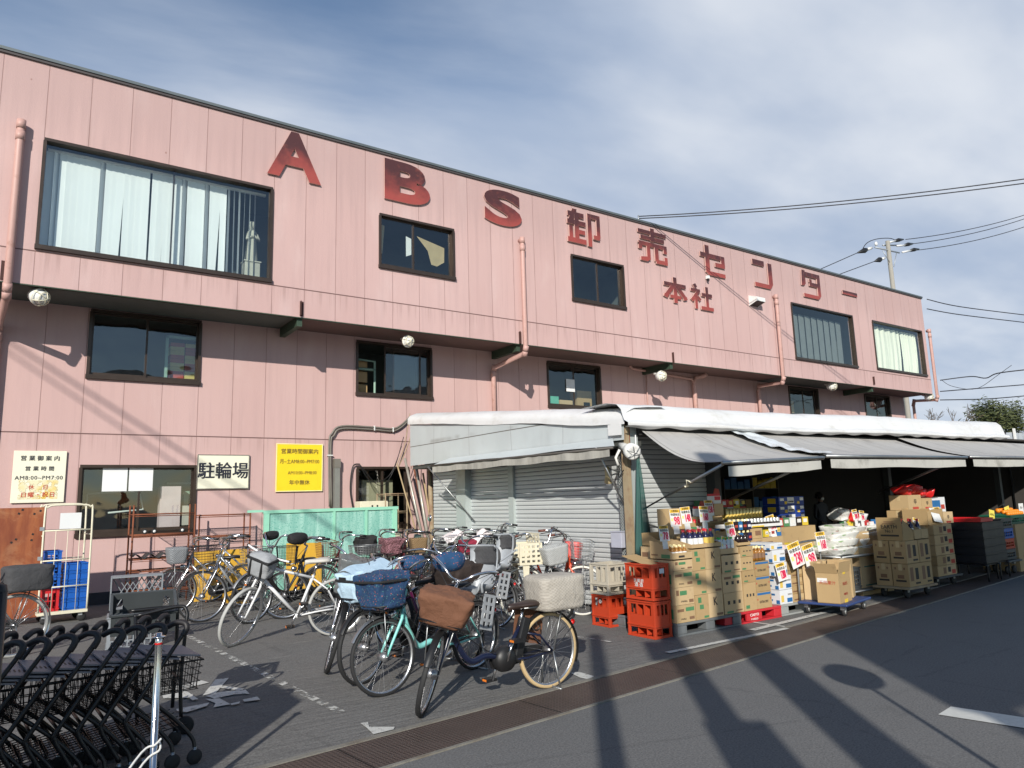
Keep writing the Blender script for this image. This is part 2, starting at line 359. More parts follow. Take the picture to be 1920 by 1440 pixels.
def rect(c, Y):
    p = [AY(x, y, Y) for x, y in c]
    return ((p[0].x+p[3].x)/2, (p[1].x+p[2].x)/2, (p[3].z+p[2].z)/2, (p[0].z+p[1].z)/2)
UR = [rect(c, UY) for c in UW]; LR = [rect(c, WY) for c in LW]
UR = [(a, b, max(z0, ZJ+.015) if i in (0, 3, 4) else z0, z1) for i, (a, b, z0, z1) in enumerate(UR)]
LR = [(a, b, z0, min(z1, ZB-.02)) for a, b, z0, z1 in LR]
def wall(m, x0, x1, z0, z1, holes, Y):
    xs = sorted({x0, x1, *[h[0] for h in holes], *[h[1] for h in holes]}); zs = sorted({z0, z1, *[h[2] for h in holes], *[h[3] for h in holes]})
    for i in range(len(xs)-1):
        for j in range(len(zs)-1):
            cxx, czz = (xs[i]+xs[i+1])/2, (zs[j]+zs[j+1])/2
            if any(h[0] < cxx < h[1] and h[2] < czz < h[3] for h in holes): continue
            m.poly([(xs[i], Y, zs[j]), (xs[i+1], Y, zs[j]), (xs[i+1], Y, zs[j+1]), (xs[i], Y, zs[j+1])])
    for a, b, c_, d in holes:      # reveals
        e = .16
        m.poly([(a, Y, c_), (a, Y+e, c_), (a, Y+e, d), (a, Y, d)]); m.poly([(b, Y, c_), (b, Y, d), (b, Y+e, d), (b, Y+e, c_)])
        m.poly([(a, Y, d), (a, Y+e, d), (b, Y+e, d), (b, Y, d)]); m.poly([(a, Y, c_), (b, Y, c_), (b, Y+e, c_), (a, Y+e, c_)])
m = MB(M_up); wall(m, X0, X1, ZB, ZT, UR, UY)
m.poly([(X1, UY, ZB), (X1, 24, ZB), (X1, 24, ZT), (X1, UY, ZT)]); m.poly([(X0, UY, ZB), (X0, UY, ZT), (X0, 24, ZT), (X0, 24, ZB)])
m.build('upper_wall', bld)
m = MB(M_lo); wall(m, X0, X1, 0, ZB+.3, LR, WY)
m.poly([(X1, WY, 0), (X1, 24, 0), (X1, 24, ZB+.3), (X1, WY, ZB+.3)]); m.poly([(X0, WY, 0), (X0, WY, ZB+.3), (X0, 24, ZB+.3), (X0, 24, 0)])
m.build('lower_wall', bld)
M_soff = pm('green_soffit_steel', (.045, .075, .048), .6, .2, .25, 4, dirt=.3)
m = MB(pm('soffit_board', (.15, .095, .085), .8)); m.bb(X0, X1-.01, UY+.051, WY-.002, ZB+.02, ZB+.06); m.use(M_soff); m.bb(X0, X1-.005, UY-.004, UY+.05, ZB-.016, ZB-.003); m.build('soffit', bld)
m = MB(pm('roof_sheet', (.2, .22, .22), .6)); m.bb(X0, X1, UY+.02, 24, ZT-.06, ZT-.005); m.build('roof', bld)
m = MB(pm('roof_coping', (.13, .15, .155), .5, .3, .2, 3)); m.bb(X0-.05, X1+.05, UY-.05, UY+.16, ZT, ZT+.05)
m.build('coping', bld)
m = MB(pm('coping_dark_strip', (.06, .05, .05), .6)); m.bb(X0-.04, X1+.04, UY-.032, UY-.004, ZT-.045, ZT-.002); m.build('drip_edge', bld)  # dark-coloured strip just under the coping
m = MB(pm('base_course', (.035, .037, .045), .8)); m.bb(X0, X1, WY-.025, WY-.004, .004, .20); m.build('base_course', bld)
M_int = pm('office_wall', (.10, .115, .105), .9); M_gf = pm('greenish_shelf', (.25, .38, .30), .5)
M_card = pm('cardboard', (.42, .285, .130), .8, 0, .14, 7, dirt=.22, dcol=(.22, .14, .07), dsc=6, orand=.6)
M_card2 = pm('pale_cardboard', (.50, .355, .18), .8, 0, .14, 7, dirt=.22, dcol=(.27, .18, .09), dsc=6, orand=.6); M_paper = pm('white_paper', (.74, .75, .74), .8, 0, .04)
def window(r, Y, split=.5, sashes=2, deep=1.6, label=None, open_=None):
    a, b, z0, z1 = r; fw = .036
    f = MB(M_brownal); y0, y1 = Y-.035, Y+.10
    f.bb(a, b, y0, y1, z1-fw, z1+.012); f.bb(a-.02, b+.02, Y-.055, y1, z0-.035, z0+fw); f.bb(a-.012, a+fw, y0+.002, y1, z0+fw, z1-fw); f.bb(b-fw, b+.012, y0+.002, y1, z0+fw, z1-fw)
    w = f.build('window', bld, label)
    xm = a+(b-a)*split
    sa = [(a+fw, b-fw)] if sashes == 1 else [(a+fw, xm+.02), (xm-.02, b-fw)]
    if open_: sa[0] = (sa[0][0]+open_, sa[0][1]+open_)
    for i, (p, q) in enumerate(sa):
        yy = Y+.045+.03*i; s = MB(M_brownal); e = .032
        if sashes == 2:
            s.bb(p, q, yy-.012, yy+.012, z0+fw+.001, z0+fw+.05); s.bb(p, q, yy-.012, yy+.012, z1-fw-e, z1-fw-.001)
            s.bb(p, p+e, yy-.0125, yy+.0125, z0+fw+.05, z1-fw-e); s.bb(q-e, q, yy-.0125, yy+.0125, z0+fw+.05, z1-fw-e); s.build('sash', w)
        gl = MB(M_glass); gl.poly([(p, yy, z0+fw), (q, yy, z0+fw), (q, yy, z1-fw), (p, yy, z1-fw)]); gl.build('pane', w)
    rm = MB(M_int); d = Y+.16+deep; A, B, C, D = a-.5, b+.5, z0-.6, z1+.15
    rm.poly([(A, d, C), (B, d, C), (B, d, D), (A, d, D)]); rm.poly([(A, Y+.16, C), (A, d, C), (A, d, D), (A, Y+.16, D)]); rm.poly([(B, Y+.16, C), (B, Y+.16, D), (B, d, D), (B, d, C)])
    rm.poly([(A, Y+.16, D), (A, d, D), (B, d, D), (B, Y+.16, D)]); rm.poly([(A, Y+.16, C), (B, Y+.16, C), (B, d, C), (A, d, C)])
    rm.build('room', w)
    return w
wins = []
wl = ['very wide upper window full of white vertical blinds', 'upper window with brown paper sheet hanging inside', 'dark two-pane upper window left of the small sign',
      'large single-pane grey upper window', 'upper window with cream curtains near the corner']
for i, r in enumerate(UR): wins.append(window(r, UY, .45 if i == 1 else .5, 1 if i in (0, 3, 4) else 2, label=wl[i]))
ll = ['lower window with yellow and red cartons inside', 'half open window under round lamp', 'window with white note and cartons on its sill', 'small window above the white canopy',
      'small farthest window above the canopy', 'ground-floor window with two white sheets on the glass', 'small ground-floor window beside bamboo poles']
lw = [window(r, WY, .5, 2, label=ll[i], open_=(.62 if i == 1 else None)) for i, r in enumerate(LR)]
# blinds of the wide window
a, b, z0, z1 = UR[0]; M_blind = pm('white_blind_slat', (.88, .90, .90), .7, 0, .04, 2)
M_blind.node_tree.nodes['Principled BSDF'].inputs['Roughness'].default_value = .7
m = MB(M_blind); x = a+.10; rnd = random.Random(3); span = b-a
while x < b-.22:
    t = (x-a)/span
    ang = R(rnd.uniform(2, 11)) if t < .8 else R(62+rnd.uniform(-8, 12))
    if rnd.random() < .07: ang = R(44)
    w = .056; sk = rnd.gauss(0, .005)+(-.05 if .3 < t < .32 or .73 < t < .75 else 0)
    for q in range(1):
        cx_, yy = x, UY+.24
        dx, dy = w*math.cos(ang), w*math.sin(ang)
        m.add([(cx_-dx+sk, yy-dy, z0+.06), (cx_+dx+sk, yy+dy, z0+.06), (cx_+dx, yy+dy, z1-.09), (cx_-dx, yy-dy, z1-.09)], [(0, 1, 2, 3)])
    x += .094
    if abs(t-.41) < .012: x += .05
m.build('vertical_blinds', wins[0]); m = MB(M_white); m.bb(a+.06, b-.06, UY+.21, UY+.27, z1-.09, z1-.05); m.build('blind_rail', wins[0])
m = MB(M_brownal); m.bb(a+span*.535-.012, a+span*.535+.012, UY+.10, UY+.14, z0+.045, z1-.045); m.build('mullion', wins[0])
# pale curtains
a, b, z0, z1 = UR[4]; M_cur = pm('cream_curtain', (.82, .81, .68), .9, 0, .06, 2)
m = MB(M_cur)
for (p, q) in ((a+.1, a+.62*(b-a)), (a+.66*(b-a), b-.1)):
    m.grid(lambda u, v, p=p, q=q: (p+(q-p)*u+(.05*math.sin(v*3)), UY+.22+.03*math.sin(u*34+v*.9)+.01*math.sin(u*80), z0+.06+(z1-z0-.16)*v), 90, 3)
m.build('curtain', wins[4])
a, b, z0, z1 = UR[3]; m = MB(pm('grey_blind', (.20, .215, .21), .8)); n = 9
for i in range(n):
    xx = a+.1+(b-a-.3)*i/n; m.add([(xx, UY+.3, z0+.1), (xx+(b-a-.4)/n+.02, UY+.34, z0+.1), (xx+(b-a-.4)/n+.02, UY+.34, z1-.2), (xx, UY+.3, z1-.2)], [(0, 1, 2, 3)])
m.build('blind', wins[3])
# items behind the glass
a, b, z0, z1 = UR[1]
m = MB(pm('brown_paper', (.44, .34, .19), .8)); y = UY+.22
m.poly([(a+.55*(b-a), y, z1-.22), (b-.1, y+.02, z1-.36), (b-.12, y, z0+.42), (b-.3, y, z0+.30), (a+.75*(b-a), y, z0+.32), (a+.7*(b-a), y, z0+.62)]); m.poly([(a+.05, y, z1-.1), (a+.22, y, z1-.14), (a+.17, y, z1-.75), (a+.05, y, z1-.8)]); m.build('paper_sheet', wins[1])
m = MB(M_paper); m.poly([(a+.42*(b-a), y+.05, z1-.25), (a+.52*(b-a), y+.05, z1-.3), (a+.52*(b-a), y+.05, z0+.5), (a+.42*(b-a), y+.05, z0+.42)]); m.build('note', wins[1])
a, b, z0, z1 = LR[0]; sh = MB(M_gf); sh.bb(a+1.25, a+1.30, WY+.3, WY+.34, z0-.3, z1-.25); sh.bb(a+1.25, b, WY+.3, WY+.34, z1-.3, z1-.25); sh.build('shelf', lw[0])
My = pm('yellow_carton', (.62, .52, .20), .7); Mr = pm('red_carton', (.45, .09, .07), .7)
for j in range(6):
    for i in range(3):
        m = MB(My if (i+j) % 2 else Mr); zz = z0-.1+j*.155; xx = a+1.36+i*.26
        m.bb(xx, xx+.245, WY+.45, WY+.7, zz, zz+.075); m.use(My if (i+j) % 2 == 0 else Mr); m.bb(xx, xx+.245, WY+.449, WY+.7, zz+.076, zz+.15); m.build('carton', lw[0])
a, b, z0, z1 = LR[2]
for k_, (xx, w_, h_, mt) in enumerate(((a+.08, .5, .30, pm('teal_carton', (.12, .45, .33), .6)), (a+.62, .48, .22, M_card2), (a+1.2, .5, .5, M_card), (b-.35, .22, .2, M_paper))):
    m = MB(mt); m.bb(xx, xx+w_, WY+.3, WY+.6, z0+.02, z0+.02+h_); m.build('carton', lw[2])
m = MB(M_paper); m.bb(a+.62, a+.90, WY+.02, WY+.024, z0+.42, z0+.74); m.build('note', lw[2])
a, b, z0, z1 = LR[1]; m = MB(M_gf); m.tube([(a+.1, WY+.3, z0), (a+.55, WY+.3, z0+.02), (a+.55, WY+.3, z1-.35), (a+.1, WY+.3, z1-.33)], .03, 6); m.tube([(a+.1, WY+.3, z0+.6), (a+.55, WY+.3, z0+.6)], .03, 6); m.build('rack', lw[1])
for j in range(3):
    m = MB(M_card); m.bb(a+.08, a+.42, WY+.4, WY+.7, z0+.05+j*.28, z0+.28+j*.28); m.build('carton', lw[1])
a, b, z0, z1 = LR[5]
for i in range(2):
    m = MB(M_paper); m.bb(a+.34+i*.40, a+.715+i*.40, WY+.026, WY+.029, z0+.72, z0+1.20); m.build('notice_sheet', lw[5])
for i in range(4):
    m = MB(M_card2); xx = a+1.95+(i % 2)*.33; zz = z0+.66+(i//2)*.26; m.bb(xx, xx+.31, WY+.4, WY+.7, zz, zz+.24); m.use(pm('blue_print', (.05, .18, .32), .6)); m.bb(xx+.04, xx+.27, WY+.398, WY+.41, zz+.02, zz+.05); m.build('carton', lw[5])
m = MB(M_card); m.bb(a+2.25, a+2.75, WY+.45, WY+.8, z0+1.19, z0+1.45); m.build('carton', lw[5])
m = MB(pm('pale_sack', (.5, .48, .42), .8)); m.bb(a+1.9, b-.15, WY+.3, WY+.75, z0+.1, z0+.45); m.build('carton', lw[5])
m = MB(M_gf); m.bb(a+1.7, b, WY+.5, WY+.56, z1-.5, z1-.44); m.bb(a+1.72, a+1.80, WY+.5, WY+.56, z0, z1-.5); m.build('shelf', lw[5])
m = MB(pm('pink_white_sack', (.62, .50, .50), .7)); m.bb(a+1.28, a+1.62, WY+.25, WY+.5, z0+.05, z0+.80); m.build('carton', lw[5])
m = MB(pm('fluorescent_tube', (.6, .65, .62), .4)); m.tube([(a+1.5, WY+1.0, z1-.28), (a+2.3, WY+1.1, z1-.26)], .02, 6); m.tube([(a+.2, WY+.9, z1-.45), (a+.95, WY+.9, z1-.42)], .016, 6); m.tube([(a+.2, WY+.9, z1-.45), (a+.2, WY+.9, z0+.2)], .012, 6); m.tube([(a+.98, WY+.6, z1-.42), (a+1.05, WY+.5, z0+.4), (a+.5, WY+.5, z0+.36)], .018, 6); m.build('rack', lw[5])
a, b, z0, z1 = LR[6]
m = MB(pm('beige_board', (.38, .35, .24), .8)); m.bb(a+.3, a+1.0, WY+.4, WY+.45, z0+.3, z1-.25); m.bb(a+.06, a+.18, WY+.3, WY+.35, z0, z1-.1); m.build('board', lw[6])
for r, w in ((LR[3], lw[3]),):
    m = MB(M_card2); m.bb(r[0]+.25, r[0]+.6, WY+.25, WY+.3, r[2]+.35, r[2]+.75); m.build('note', w)
# statue standing inside the wide window
a, b, z0, z1 = UR[0]; M_st = pm('plaster_statue', (.42, .41, .35), .7)
st = E('statue', (b-.26, UY+.36, z0+.06), 'white robed plaster statue standing inside the wide upper window', 'statue')
m = MB(M_st); m.box((0, 0, .17), (.28, .22, .34)); m.box((0, 0, .35), (.32, .26, .03)); m.build('pedestal', st, bevel=.01)
m = MB(M_st); m.lathe([(.11, .365), (.115, .42), (.10, .60), (.085, .76), (.10, .86), (.085, .95), (.035, .99), (.03, 1.02), (.052, 1.05), (.06, 1.10), (.045, 1.15), (.0, 1.17)], n=20)
m.tube([(-.08, -.03, .9), (-.11, -.08, .78), (-.01, -.12, .84)], [.03, .028, .018]); m.tube([(.08, -.03, .9), (.11, -.08, .78), (.01, -.12, .85)], [.03, .028, .018]); m.build('robed_figure', st)
# beams and brackets under the overhang
M_brk = pm('rusty_bracket', (.07, .03, .025), .8, .2)
for (px, py, py2) in ((564, 568, 590), (974, 622, 645), (1261, 660, 682), (1637, 706, 722)):
    p = AY(px, (py+py2)/2, UY)
    m = MB(M_soff); m.bb(p.x-.05, p.x+.05, UY+.06, WY-.005, ZB-.16, ZB+.02); m.build('floor_beam', bld)
    m = MB(M_brk); m.bb(p.x-.008, p.x+.045, UY-.014, UY-.003, p.z-.14, p.z+.14); m.bb(p.x-.02, p.x-.008, UY-.07, UY-.003, p.z-.14, p.z+.14); m.build('bracket', bld)
p = AY(3, 503, UY); m = MB(M_brk); m.bb(p.x-.01, p.x+.05, UY-.014, UY-.003, p.z-.18, p.z+.12); m.build('bracket', bld)

# downpipes
M_pipe = pm('pink_pipe', (.50, .30, .26), .55, 0, .12, 5, dirt=.3, dcol=(.24, .10, .06), dsc=5)
def downpipe(pts, r, label, extra=None):
    m = MB(M_pipe); m.tube(pts, r, 12)
    for i in range(1, len(pts)-1): m.lathe([(r*1.02, -.07), (r*1.18, -.07), (r*1.18, .07), (r*1.02, .07)], pts[i], (Vector(pts[i+1])-Vector(pts[i])) if i % 2 else (Vector(pts[i])-Vector(pts[i-1])), 12)
    if extra: extra(m)
    return m.build('downpipe', None, label, 'drainpipe', 'pink downpipes on the facade')
def dp(top, jog, base, out, lab):
    t = AY(*top, UY-.10); xx = t.x; e = ZB-.12
    pts = [(xx, UY+.0, t.z+.0), (xx, UY-.10, t.z-.01), (xx, UY-.10, t.z-.2), (xx, UY-.10, e)] 
    jz = AY(*jog, WY-.10)
    pts += [(xx, UY-.06, e-.10), (jz.x, WY-.14, jz.z), (jz.x, WY-.10, jz.z-.14), (jz.x, WY-.10, base)]
    downpipe(pts, .055, lab)
dp((40, 232), (-3, 612), .1, 0, 'leftmost pink downpipe beside the wide window'); dp((979, 450), (925, 690), 3.0, 0, 'pink downpipe between letter S and the first kanji letter')
dp((1455, 556), (1422, 724), 3.0, 0, 'pink downpipe left of the grey upper window'); dp((1742, 620), (1712, 752), .1, 0, 'pink downpipe at the far right corner of the facade')
a_, b_ = AY(1180, 684, WY-.1), AY(1300, 710, WY-.1)
m = MB(M_pipe); m.tube([(a_.x, WY-.12, ZB+.02), (a_.x, WY-.12, a_.z-.05), (a_.x+.1, WY-.12, a_.z-.10), (b_.x-.1, WY-.12, a_.z-.22), (b_.x, WY-.12, a_.z-.34)], .035, 8)
m.tube([(b_.x+.35, WY-.3, ZB), (b_.x+.3, WY-.25, ZB-.06), (b_.x+.05, WY-.14, ZB-.12), (b_.x, WY-.12, ZB-.3), (b_.x, WY-.12, 3.0)], .065, 10)
q = AY(1212, 712, WY-.05); m.tube([(q.x, WY-.05, a_.z-.14), (q.x, WY-.05, 3.3)], .018, 6)
m.build('branched_downpipe', None, 'branched pink pipe with a thin side branch under the overhang', 'drainpipe')

# letters of the big sign: faded metal, sooty at the top, red at the foot
N = Nd('faded_red_letter'); se = N.n('ShaderNodeSeparateXYZ', {0: N.tc.outputs['Generated']})
t = N.math('ADD', se.outputs[2], N.math('MULTIPLY', N.math('SUBTRACT', N.noise(2.2, 4), .5), 1.1))
c = N.mix(N.ramp(t, .05, .75), (.37, .072, .058, 1), (.085, .030, .030, 1)); c = N.mix(N.math('MULTIPLY', N.ramp(N.noise(5, 5, .7), .5, .72), .5), c, (.33, .09, .065, 1))
M_let = N.end(N.bsdf(c, .45, .2)); M_edge = pm('letter_edge', (.60, .38, .33), .6)
def outline(m, polys, P, dep=.05):
    x0, z0, w, h = P
    for i, pl in enumerate(polys):
        pts = [(x0+u*w, UY-.052-.0012*i, z0+v*h) for u, v in pl]
        n = len(pts); back = [(p[0], UY-.02, p[2]) for p in pts]
        # orientation
        ar = sum(pts[i_][0]*pts[(i_+1) % n][2]-pts[(i_+1) % n][0]*pts[i_][2] for i_ in range(n))
        if ar < 0: pts.reverse(); back.reverse()
        m.use(M_let); m.poly(pts); m.use(M_edge); m.add(pts+back, [(i_, n+i_, n+(i_+1) % n, (i_+1) % n) for i_ in range(n)])
def B(x0, y0, x1, y1):
    e = .009; x0, y0, x1, y1 = x0-e*.6, y0-e, x1+e*.6, y1+e; return [(x0, y0), (x1, y0), (x1, y1), (x0, y1)]
def ln(a, b, w):
    w *= 1.18
    a = Vector(a); b = Vector(b); t = (b-a).normalized(); n = Vector((-t.y, t.x))*w/2
    return [tuple(a-n), tuple(b-n), tuple(b+n), tuple(a+n)]
GL = {
 '卸': [[(.02,.62),(.16,1),(.30,1),(.18,.62)], B(.02,.78,.5,.90), B(.0,.55,.55,.66), B(.22,.12,.34,.84), B(.05,.16,.15,.48), B(.34,.30,.52,.40), B(0,.02,.55,.14), B(.62,0,.73,.95), B(.73,.84,1,.95), B(.9,.30,1,.90), B(.80,.24,.98,.34)],
 '売': [B(0,.86,1,.95), B(.44,.66,.57,1.04), B(.08,.68,.92,.77), B(0,.48,1,.58), B(0,.36,.11,.52), B(.89,.36,1,.52), B(.28,.06,.39,.48), [(.05,0),(.3,0),(.39,.10),(.28,.14),(.05,.1)], B(.56,.06,.68,.48), B(.60,0,1,.10), B(.9,.06,1,.22)],
 'セ': [B(0,.60,1,.73), B(.20,.08,.36,1), [(.20,.12),(.30,0),(1,0),(1,.13),(.36,.13)], B(.86,.38,1,.70), B(.60,.34,1,.46)],
 'ン': [B(0,.76,.5,.92), [(.66,.9),(.84,.9),(.84,.16),(.72,0),(.05,0),(.05,.14),(.66,.14)]],
 'タ': [[(.05,1),(.22,1),(.22,.5),(.12,.42),(.0,.42)], B(.15,.80,1,.94), [(.84,.9),(1,.9),(1,.14),(.86,0),(.08,0),(.08,.13),(.84,.13)], B(.42,.46,.86,.58), B(.42,.56,.54,.70)],
 'ー': [B(0,.38,1,.62)],
 '本': [B(.03,.64,.97,.77), B(.43,0,.57,1), ln((.44,.7),(.08,.22),.13), ln((.56,.7),(.93,.22),.13), B(.26,.17,.74,.28), ln((.0,.25),(.16,.20),.1), ln((.84,.2),(1,.25),.1)],
 '社': [B(.02,.70,.44,.80), ln((.18,1),(.26,.86),.12), ln((.40,.76),(.04,.30),.12), B(.18,0,.29,.52), ln((.30,.5),(.44,.36),.10), B(.52,.56,1,.68), B(.70,.08,.82,.95), B(.46,.0,1.04,.12)],
}
sign = E('rooftop_sign', (0, 0, 0), 'faded red letters spelling ABS and the wholesale centre name along the pink upper wall', 'sign')
sign2 = E('small_letter_sign', (0, 0, 0), 'small faded red two-character sign below the big letters', 'sign')
def bigtext(ch, q):
    a, b, z0, z1 = rect(q, UY-.07); m = MB(M_let)
    cu = bpy.data.curves.new('t', 'FONT'); cu.body = ch; cu.size = 1; cu.offset = .031 if ch == 'A' else .042; cu.extrude = .018; cu.resolution_u = 6
    ob = bpy.data.objects.new('t', cu); COL.objects.link(ob); me = bpy.data.meshes.new_from_object(ob.evaluated_get(bpy.context.evaluated_depsgraph_get()))
    xs_ = [v.co.x for v in me.vertices]; ys_ = [v.co.y for v in me.vertices]; lx, hx, ly, hy = min(xs_), max(xs_), min(ys_), max(ys_)
    vs = [(a+(v.co.x-lx)/(hx-lx)*(b-a), UY-.035-v.co.z*.8, z0+(v.co.y-ly)/(hy-ly)*(z1-z0)) for v in me.vertices]
    for p in me.polygons:
        m.use(M_let if p.normal.z > .5 else M_edge); m.add([vs[i] for i in p.vertices], [list(range(len(p.vertices)))])
    bpy.data.objects.remove(ob); bpy.data.meshes.remove(me); m.build('letter', sign)
for ch, q in (('A', ((503, 232), (603, 262), (603, 348), (503, 322))), ('B', ((722, 296), (807, 316), (807, 388), (722, 373))), ('S', ((909, 348), (979, 366), (979, 430), (909, 414)))): bigtext(ch, q)
for ch, q in (('卸', ((1065, 388), (1125, 403), (1126, 465), (1065, 452))), ('売', ((1198, 425), (1249, 438), (1252, 497), (1199, 486))), ('セ', ((1314, 455), (1358, 470), (1361, 521), (1315, 512))),
              ('ン', ((1412, 480), (1455, 493), (1456, 544), (1414, 535))), ('タ', ((1503, 505), (1538, 514), (1540, 562), (1505, 555))), ('ー', ((1581, 534), (1608, 541), (1608, 566), (1581, 560)))):
    a, b, z0, z1 = rect(q, UY-.07); m = MB(M_let); outline(m, GL[ch], (a, z0, b-a, z1-z0)); m.build('letter', sign)
for ch, q in (('本', ((1245, 515), (1288, 526), (1289, 572), (1246, 562))), ('社', ((1296, 529), (1335, 540), (1337, 584), (1297, 575)))):
    a, b, z0, z1 = rect(q, UY-.07); m = MB(M_let); outline(m, GL[ch], (a, z0, b-a, z1-z0)); m.build('letter', sign2)

# wall lamps, vent, camera
M_lamp = pm('lamp_glass', (.70, .70, .66), .25)
def bulkhead(p, s, label, d=(.55, -.8, -.2)):
    d = Vector(d).normalized(); o = E('wall_lamp', p, label, 'lamp', 'round bulkhead lamps under the overhang')
    m = MB(M_white); m.tube([(-.03, .24, .10), (-.02, .02, .02)], [.03, .05]); m.lathe([(.0, -.12*s), (.07*s, -.11*s), (.11*s, -.03*s), (.115*s, .01*s), (.10*s, .015*s)], (0, 0, 0), d, 16); m.build('housing', o)
    m = MB(M_lamp); m.lathe([(.095*s, .0), (.09*s, .05*s), (.05*s, .09*s), (0, .10*s)], (0, 0, 0), d, 14); m.build('glass', o)
    m = MB(M_cream); a_ = d.orthogonal().normalized(); b_ = d.cross(a_)
    for k_ in range(3):
        an = math.pi*k_/3; e_ = a_*math.cos(an)+b_*math.sin(an)
        m.tube([e_*(.11*s*math.cos(q))+d*(.115*s*math.sin(q)) for q in [math.pi*i/8 for i in range(9)]], .007*s, 5)
    m.tube([(a_*math.cos(q)+b_*math.sin(q))*.085*s+d*.075*s for q in [2*math.pi*i/14 for i in range(14)]], .006*s, 5, closed=True)
    m.tube([(a_*math.cos(q)+b_*math.sin(q))*.112*s for q in [2*math.pi*i/14 for i in range(14)]], .008*s, 5, closed=True); m.build('wire_guard', o)
for (x, y, s, l, d) in ((74, 557, 1.25, 'white caged lamp at the left end under the overhang', (.7, -.6, -.35)), (765, 640, 1.1, 'round caged lamp above the half open window', (0, -1, -.1)),
                     (1240, 705, 1.25, 'white caged lamp next to the branched pink pipe', (.2, -1, -.1)), (1560, 724, 1.35, 'white caged lamp above the small windows of the facade', (.3, -1, -.1)), (1742, 744, 1.35, 'farthest white caged lamp at the building corner', (.6, -1, 0))):
    bulkhead(AY(x, y, WY-.93), s, l, d)
p = AY(1420, 563, UY-.15); o = E('vent_hood', p, 'white square vent hood on the upper wall by the letter N', 'vent')
m = MB(M_white); m.add([(-.2, .15, .16), (.2, .15, .16), (.2, -.13, .06), (-.2, -.13, .06), (-.2, .15, -.16), (.2, .15, -.16), (.2, -.13, -.06), (-.2, -.13, -.06)], [(0, 3, 2, 1), (0, 4, 7, 3), (1, 2, 6, 5), (3, 7, 6, 2)]); m.build('hood', o)
m = MB(M_black); m.poly([(-.19, .14, -.15), (.19, .14, -.15), (.19, -.12, -.05), (-.19, -.12, -.05)]); m.build('grille', o)
o = E('small_sensor', AY(1327, 522, UY-.06), 'small white sensor box above the two-character sign', 'sensor'); m = MB(M_white); m.box((0, 0, .03), (.08, .10, .09)); m.build('housing', o, bevel=.01); m = MB(M_black); m.box((.0, -.01, -.05), (.05, .06, .05)); m.build('lens', o)

# signboards on the lower wall
M_sg = pm('sign_black', (.018, .02, .03), .5); M_sr = pm('sign_red', (.50, .07, .03), .5); M_cs = pm('cream_board', (.80, .77, .60), .45, 0, .04)
M_ys = pm('yellow_board', (.82, .60, .015), .45, 0, .05); M_by = pm('brown_ink', (.12, .07, .02), .6)
def board(q, mat, name, label, lines, edge=None, rows=None):
    a, b, z0, z1 = rect(q, WY-.03); w, h = b-a, z1-z0
    o = E(name, ((a+b)/2, WY-.03, (z0+z1)/2), label, 'sign')
    m = MB(mat); m.box((0, 0, 0), (w, .02, h)); m.build('board', o, bevel=.004)
    if edge: m = MB(edge); [m.box(c_, d_) for c_, d_ in (((0, -.011, h/2-.008), (w, .006, .016)), ((0, -.011, -h/2+.008), (w, .006, .016)), ((-w/2+.008, -.011, 0), (.016, .0061, h-.034)), ((w/2-.008, -.011, 0), (.016, .0061, h-.034)))]; m.build('border', o)
    for (txt, v, sz, mt, sx, sp, off, u) in lines:
        m = MB(mt); m.text(txt, sz*h, FACE(u*w/2, -.0135, (v-.5)*h), .001, off, sx=sx, spacing=sp); m.build('lettering', o)
    return o, w, h
o, w, h = board(((26, 845), (126, 846), (119, 943), (19, 942)), M_cs, 'opening_hours_sign', 'cream opening hours sign with a peeling yellow lower part', [
    ('営業御案内', .85, .105, M_sg, 1, 1.6, .03, 0), ('営業時間', .65, .095, M_sg, 1, 1.7, .03, 0), ('AM8:00~PM7:00', .475, .105, M_sg, 1, 1.12, .012, 0), ('休　日', .29, .10, M_sr, 1, 1.3, .02, 0), ('日曜・祝日', .145, .105, M_sr, 1, 1.2, .035, 0)])
N = Nd('peeling_yellow'); f = N.ramp(N.noise(9, 6, .7), .42, .5)
sh = N.n('ShaderNodeMixShader', {0: f, 1: N.n('ShaderNodeBsdfTransparent').outputs[0], 2: N.bsdf(N.mix(N.ramp(N.noise(3, 4), .4, .6), (.72, .52, .10, 1), (.74, .68, .45, 1)), .7)}).outputs[0]; M_peel = N.end(sh)
m = MB(M_peel); m.box((-.0, -.0118, -.25*h), (.74*w, .001, .36*h)); m.build('peeling_patch', o)
board(((370, 852), (468, 853), (466, 917), (368, 917)), M_cs, 'bicycle_parking_sign', 'cream sign with three large black characters for bicycle parking', [('駐輪場', .5, .50, M_sg, .95, 1.0, .035, 0)], M_conc)
o, w, h = board(((518, 831), (605, 833), (604, 922), (516, 921)), M_ys, 'yellow_hours_sign', 'bright yellow opening hours sign with brown lettering', [
    ('営業時間御案内', .83, .115, M_by, 1, 1.0, .02, 0), ('月~土AM8:00~PM7:00', .62, .11, M_by, .82, 1.0, .012, 0), ('AM10:00~PM8:00', .385, .10, M_by, .85, 1.0, .006, .12), ('年中無休', .18, .11, M_by, 1, 1.0, .025, 0)], pm('pale_yellow_edge', (.85, .75, .4), .5))
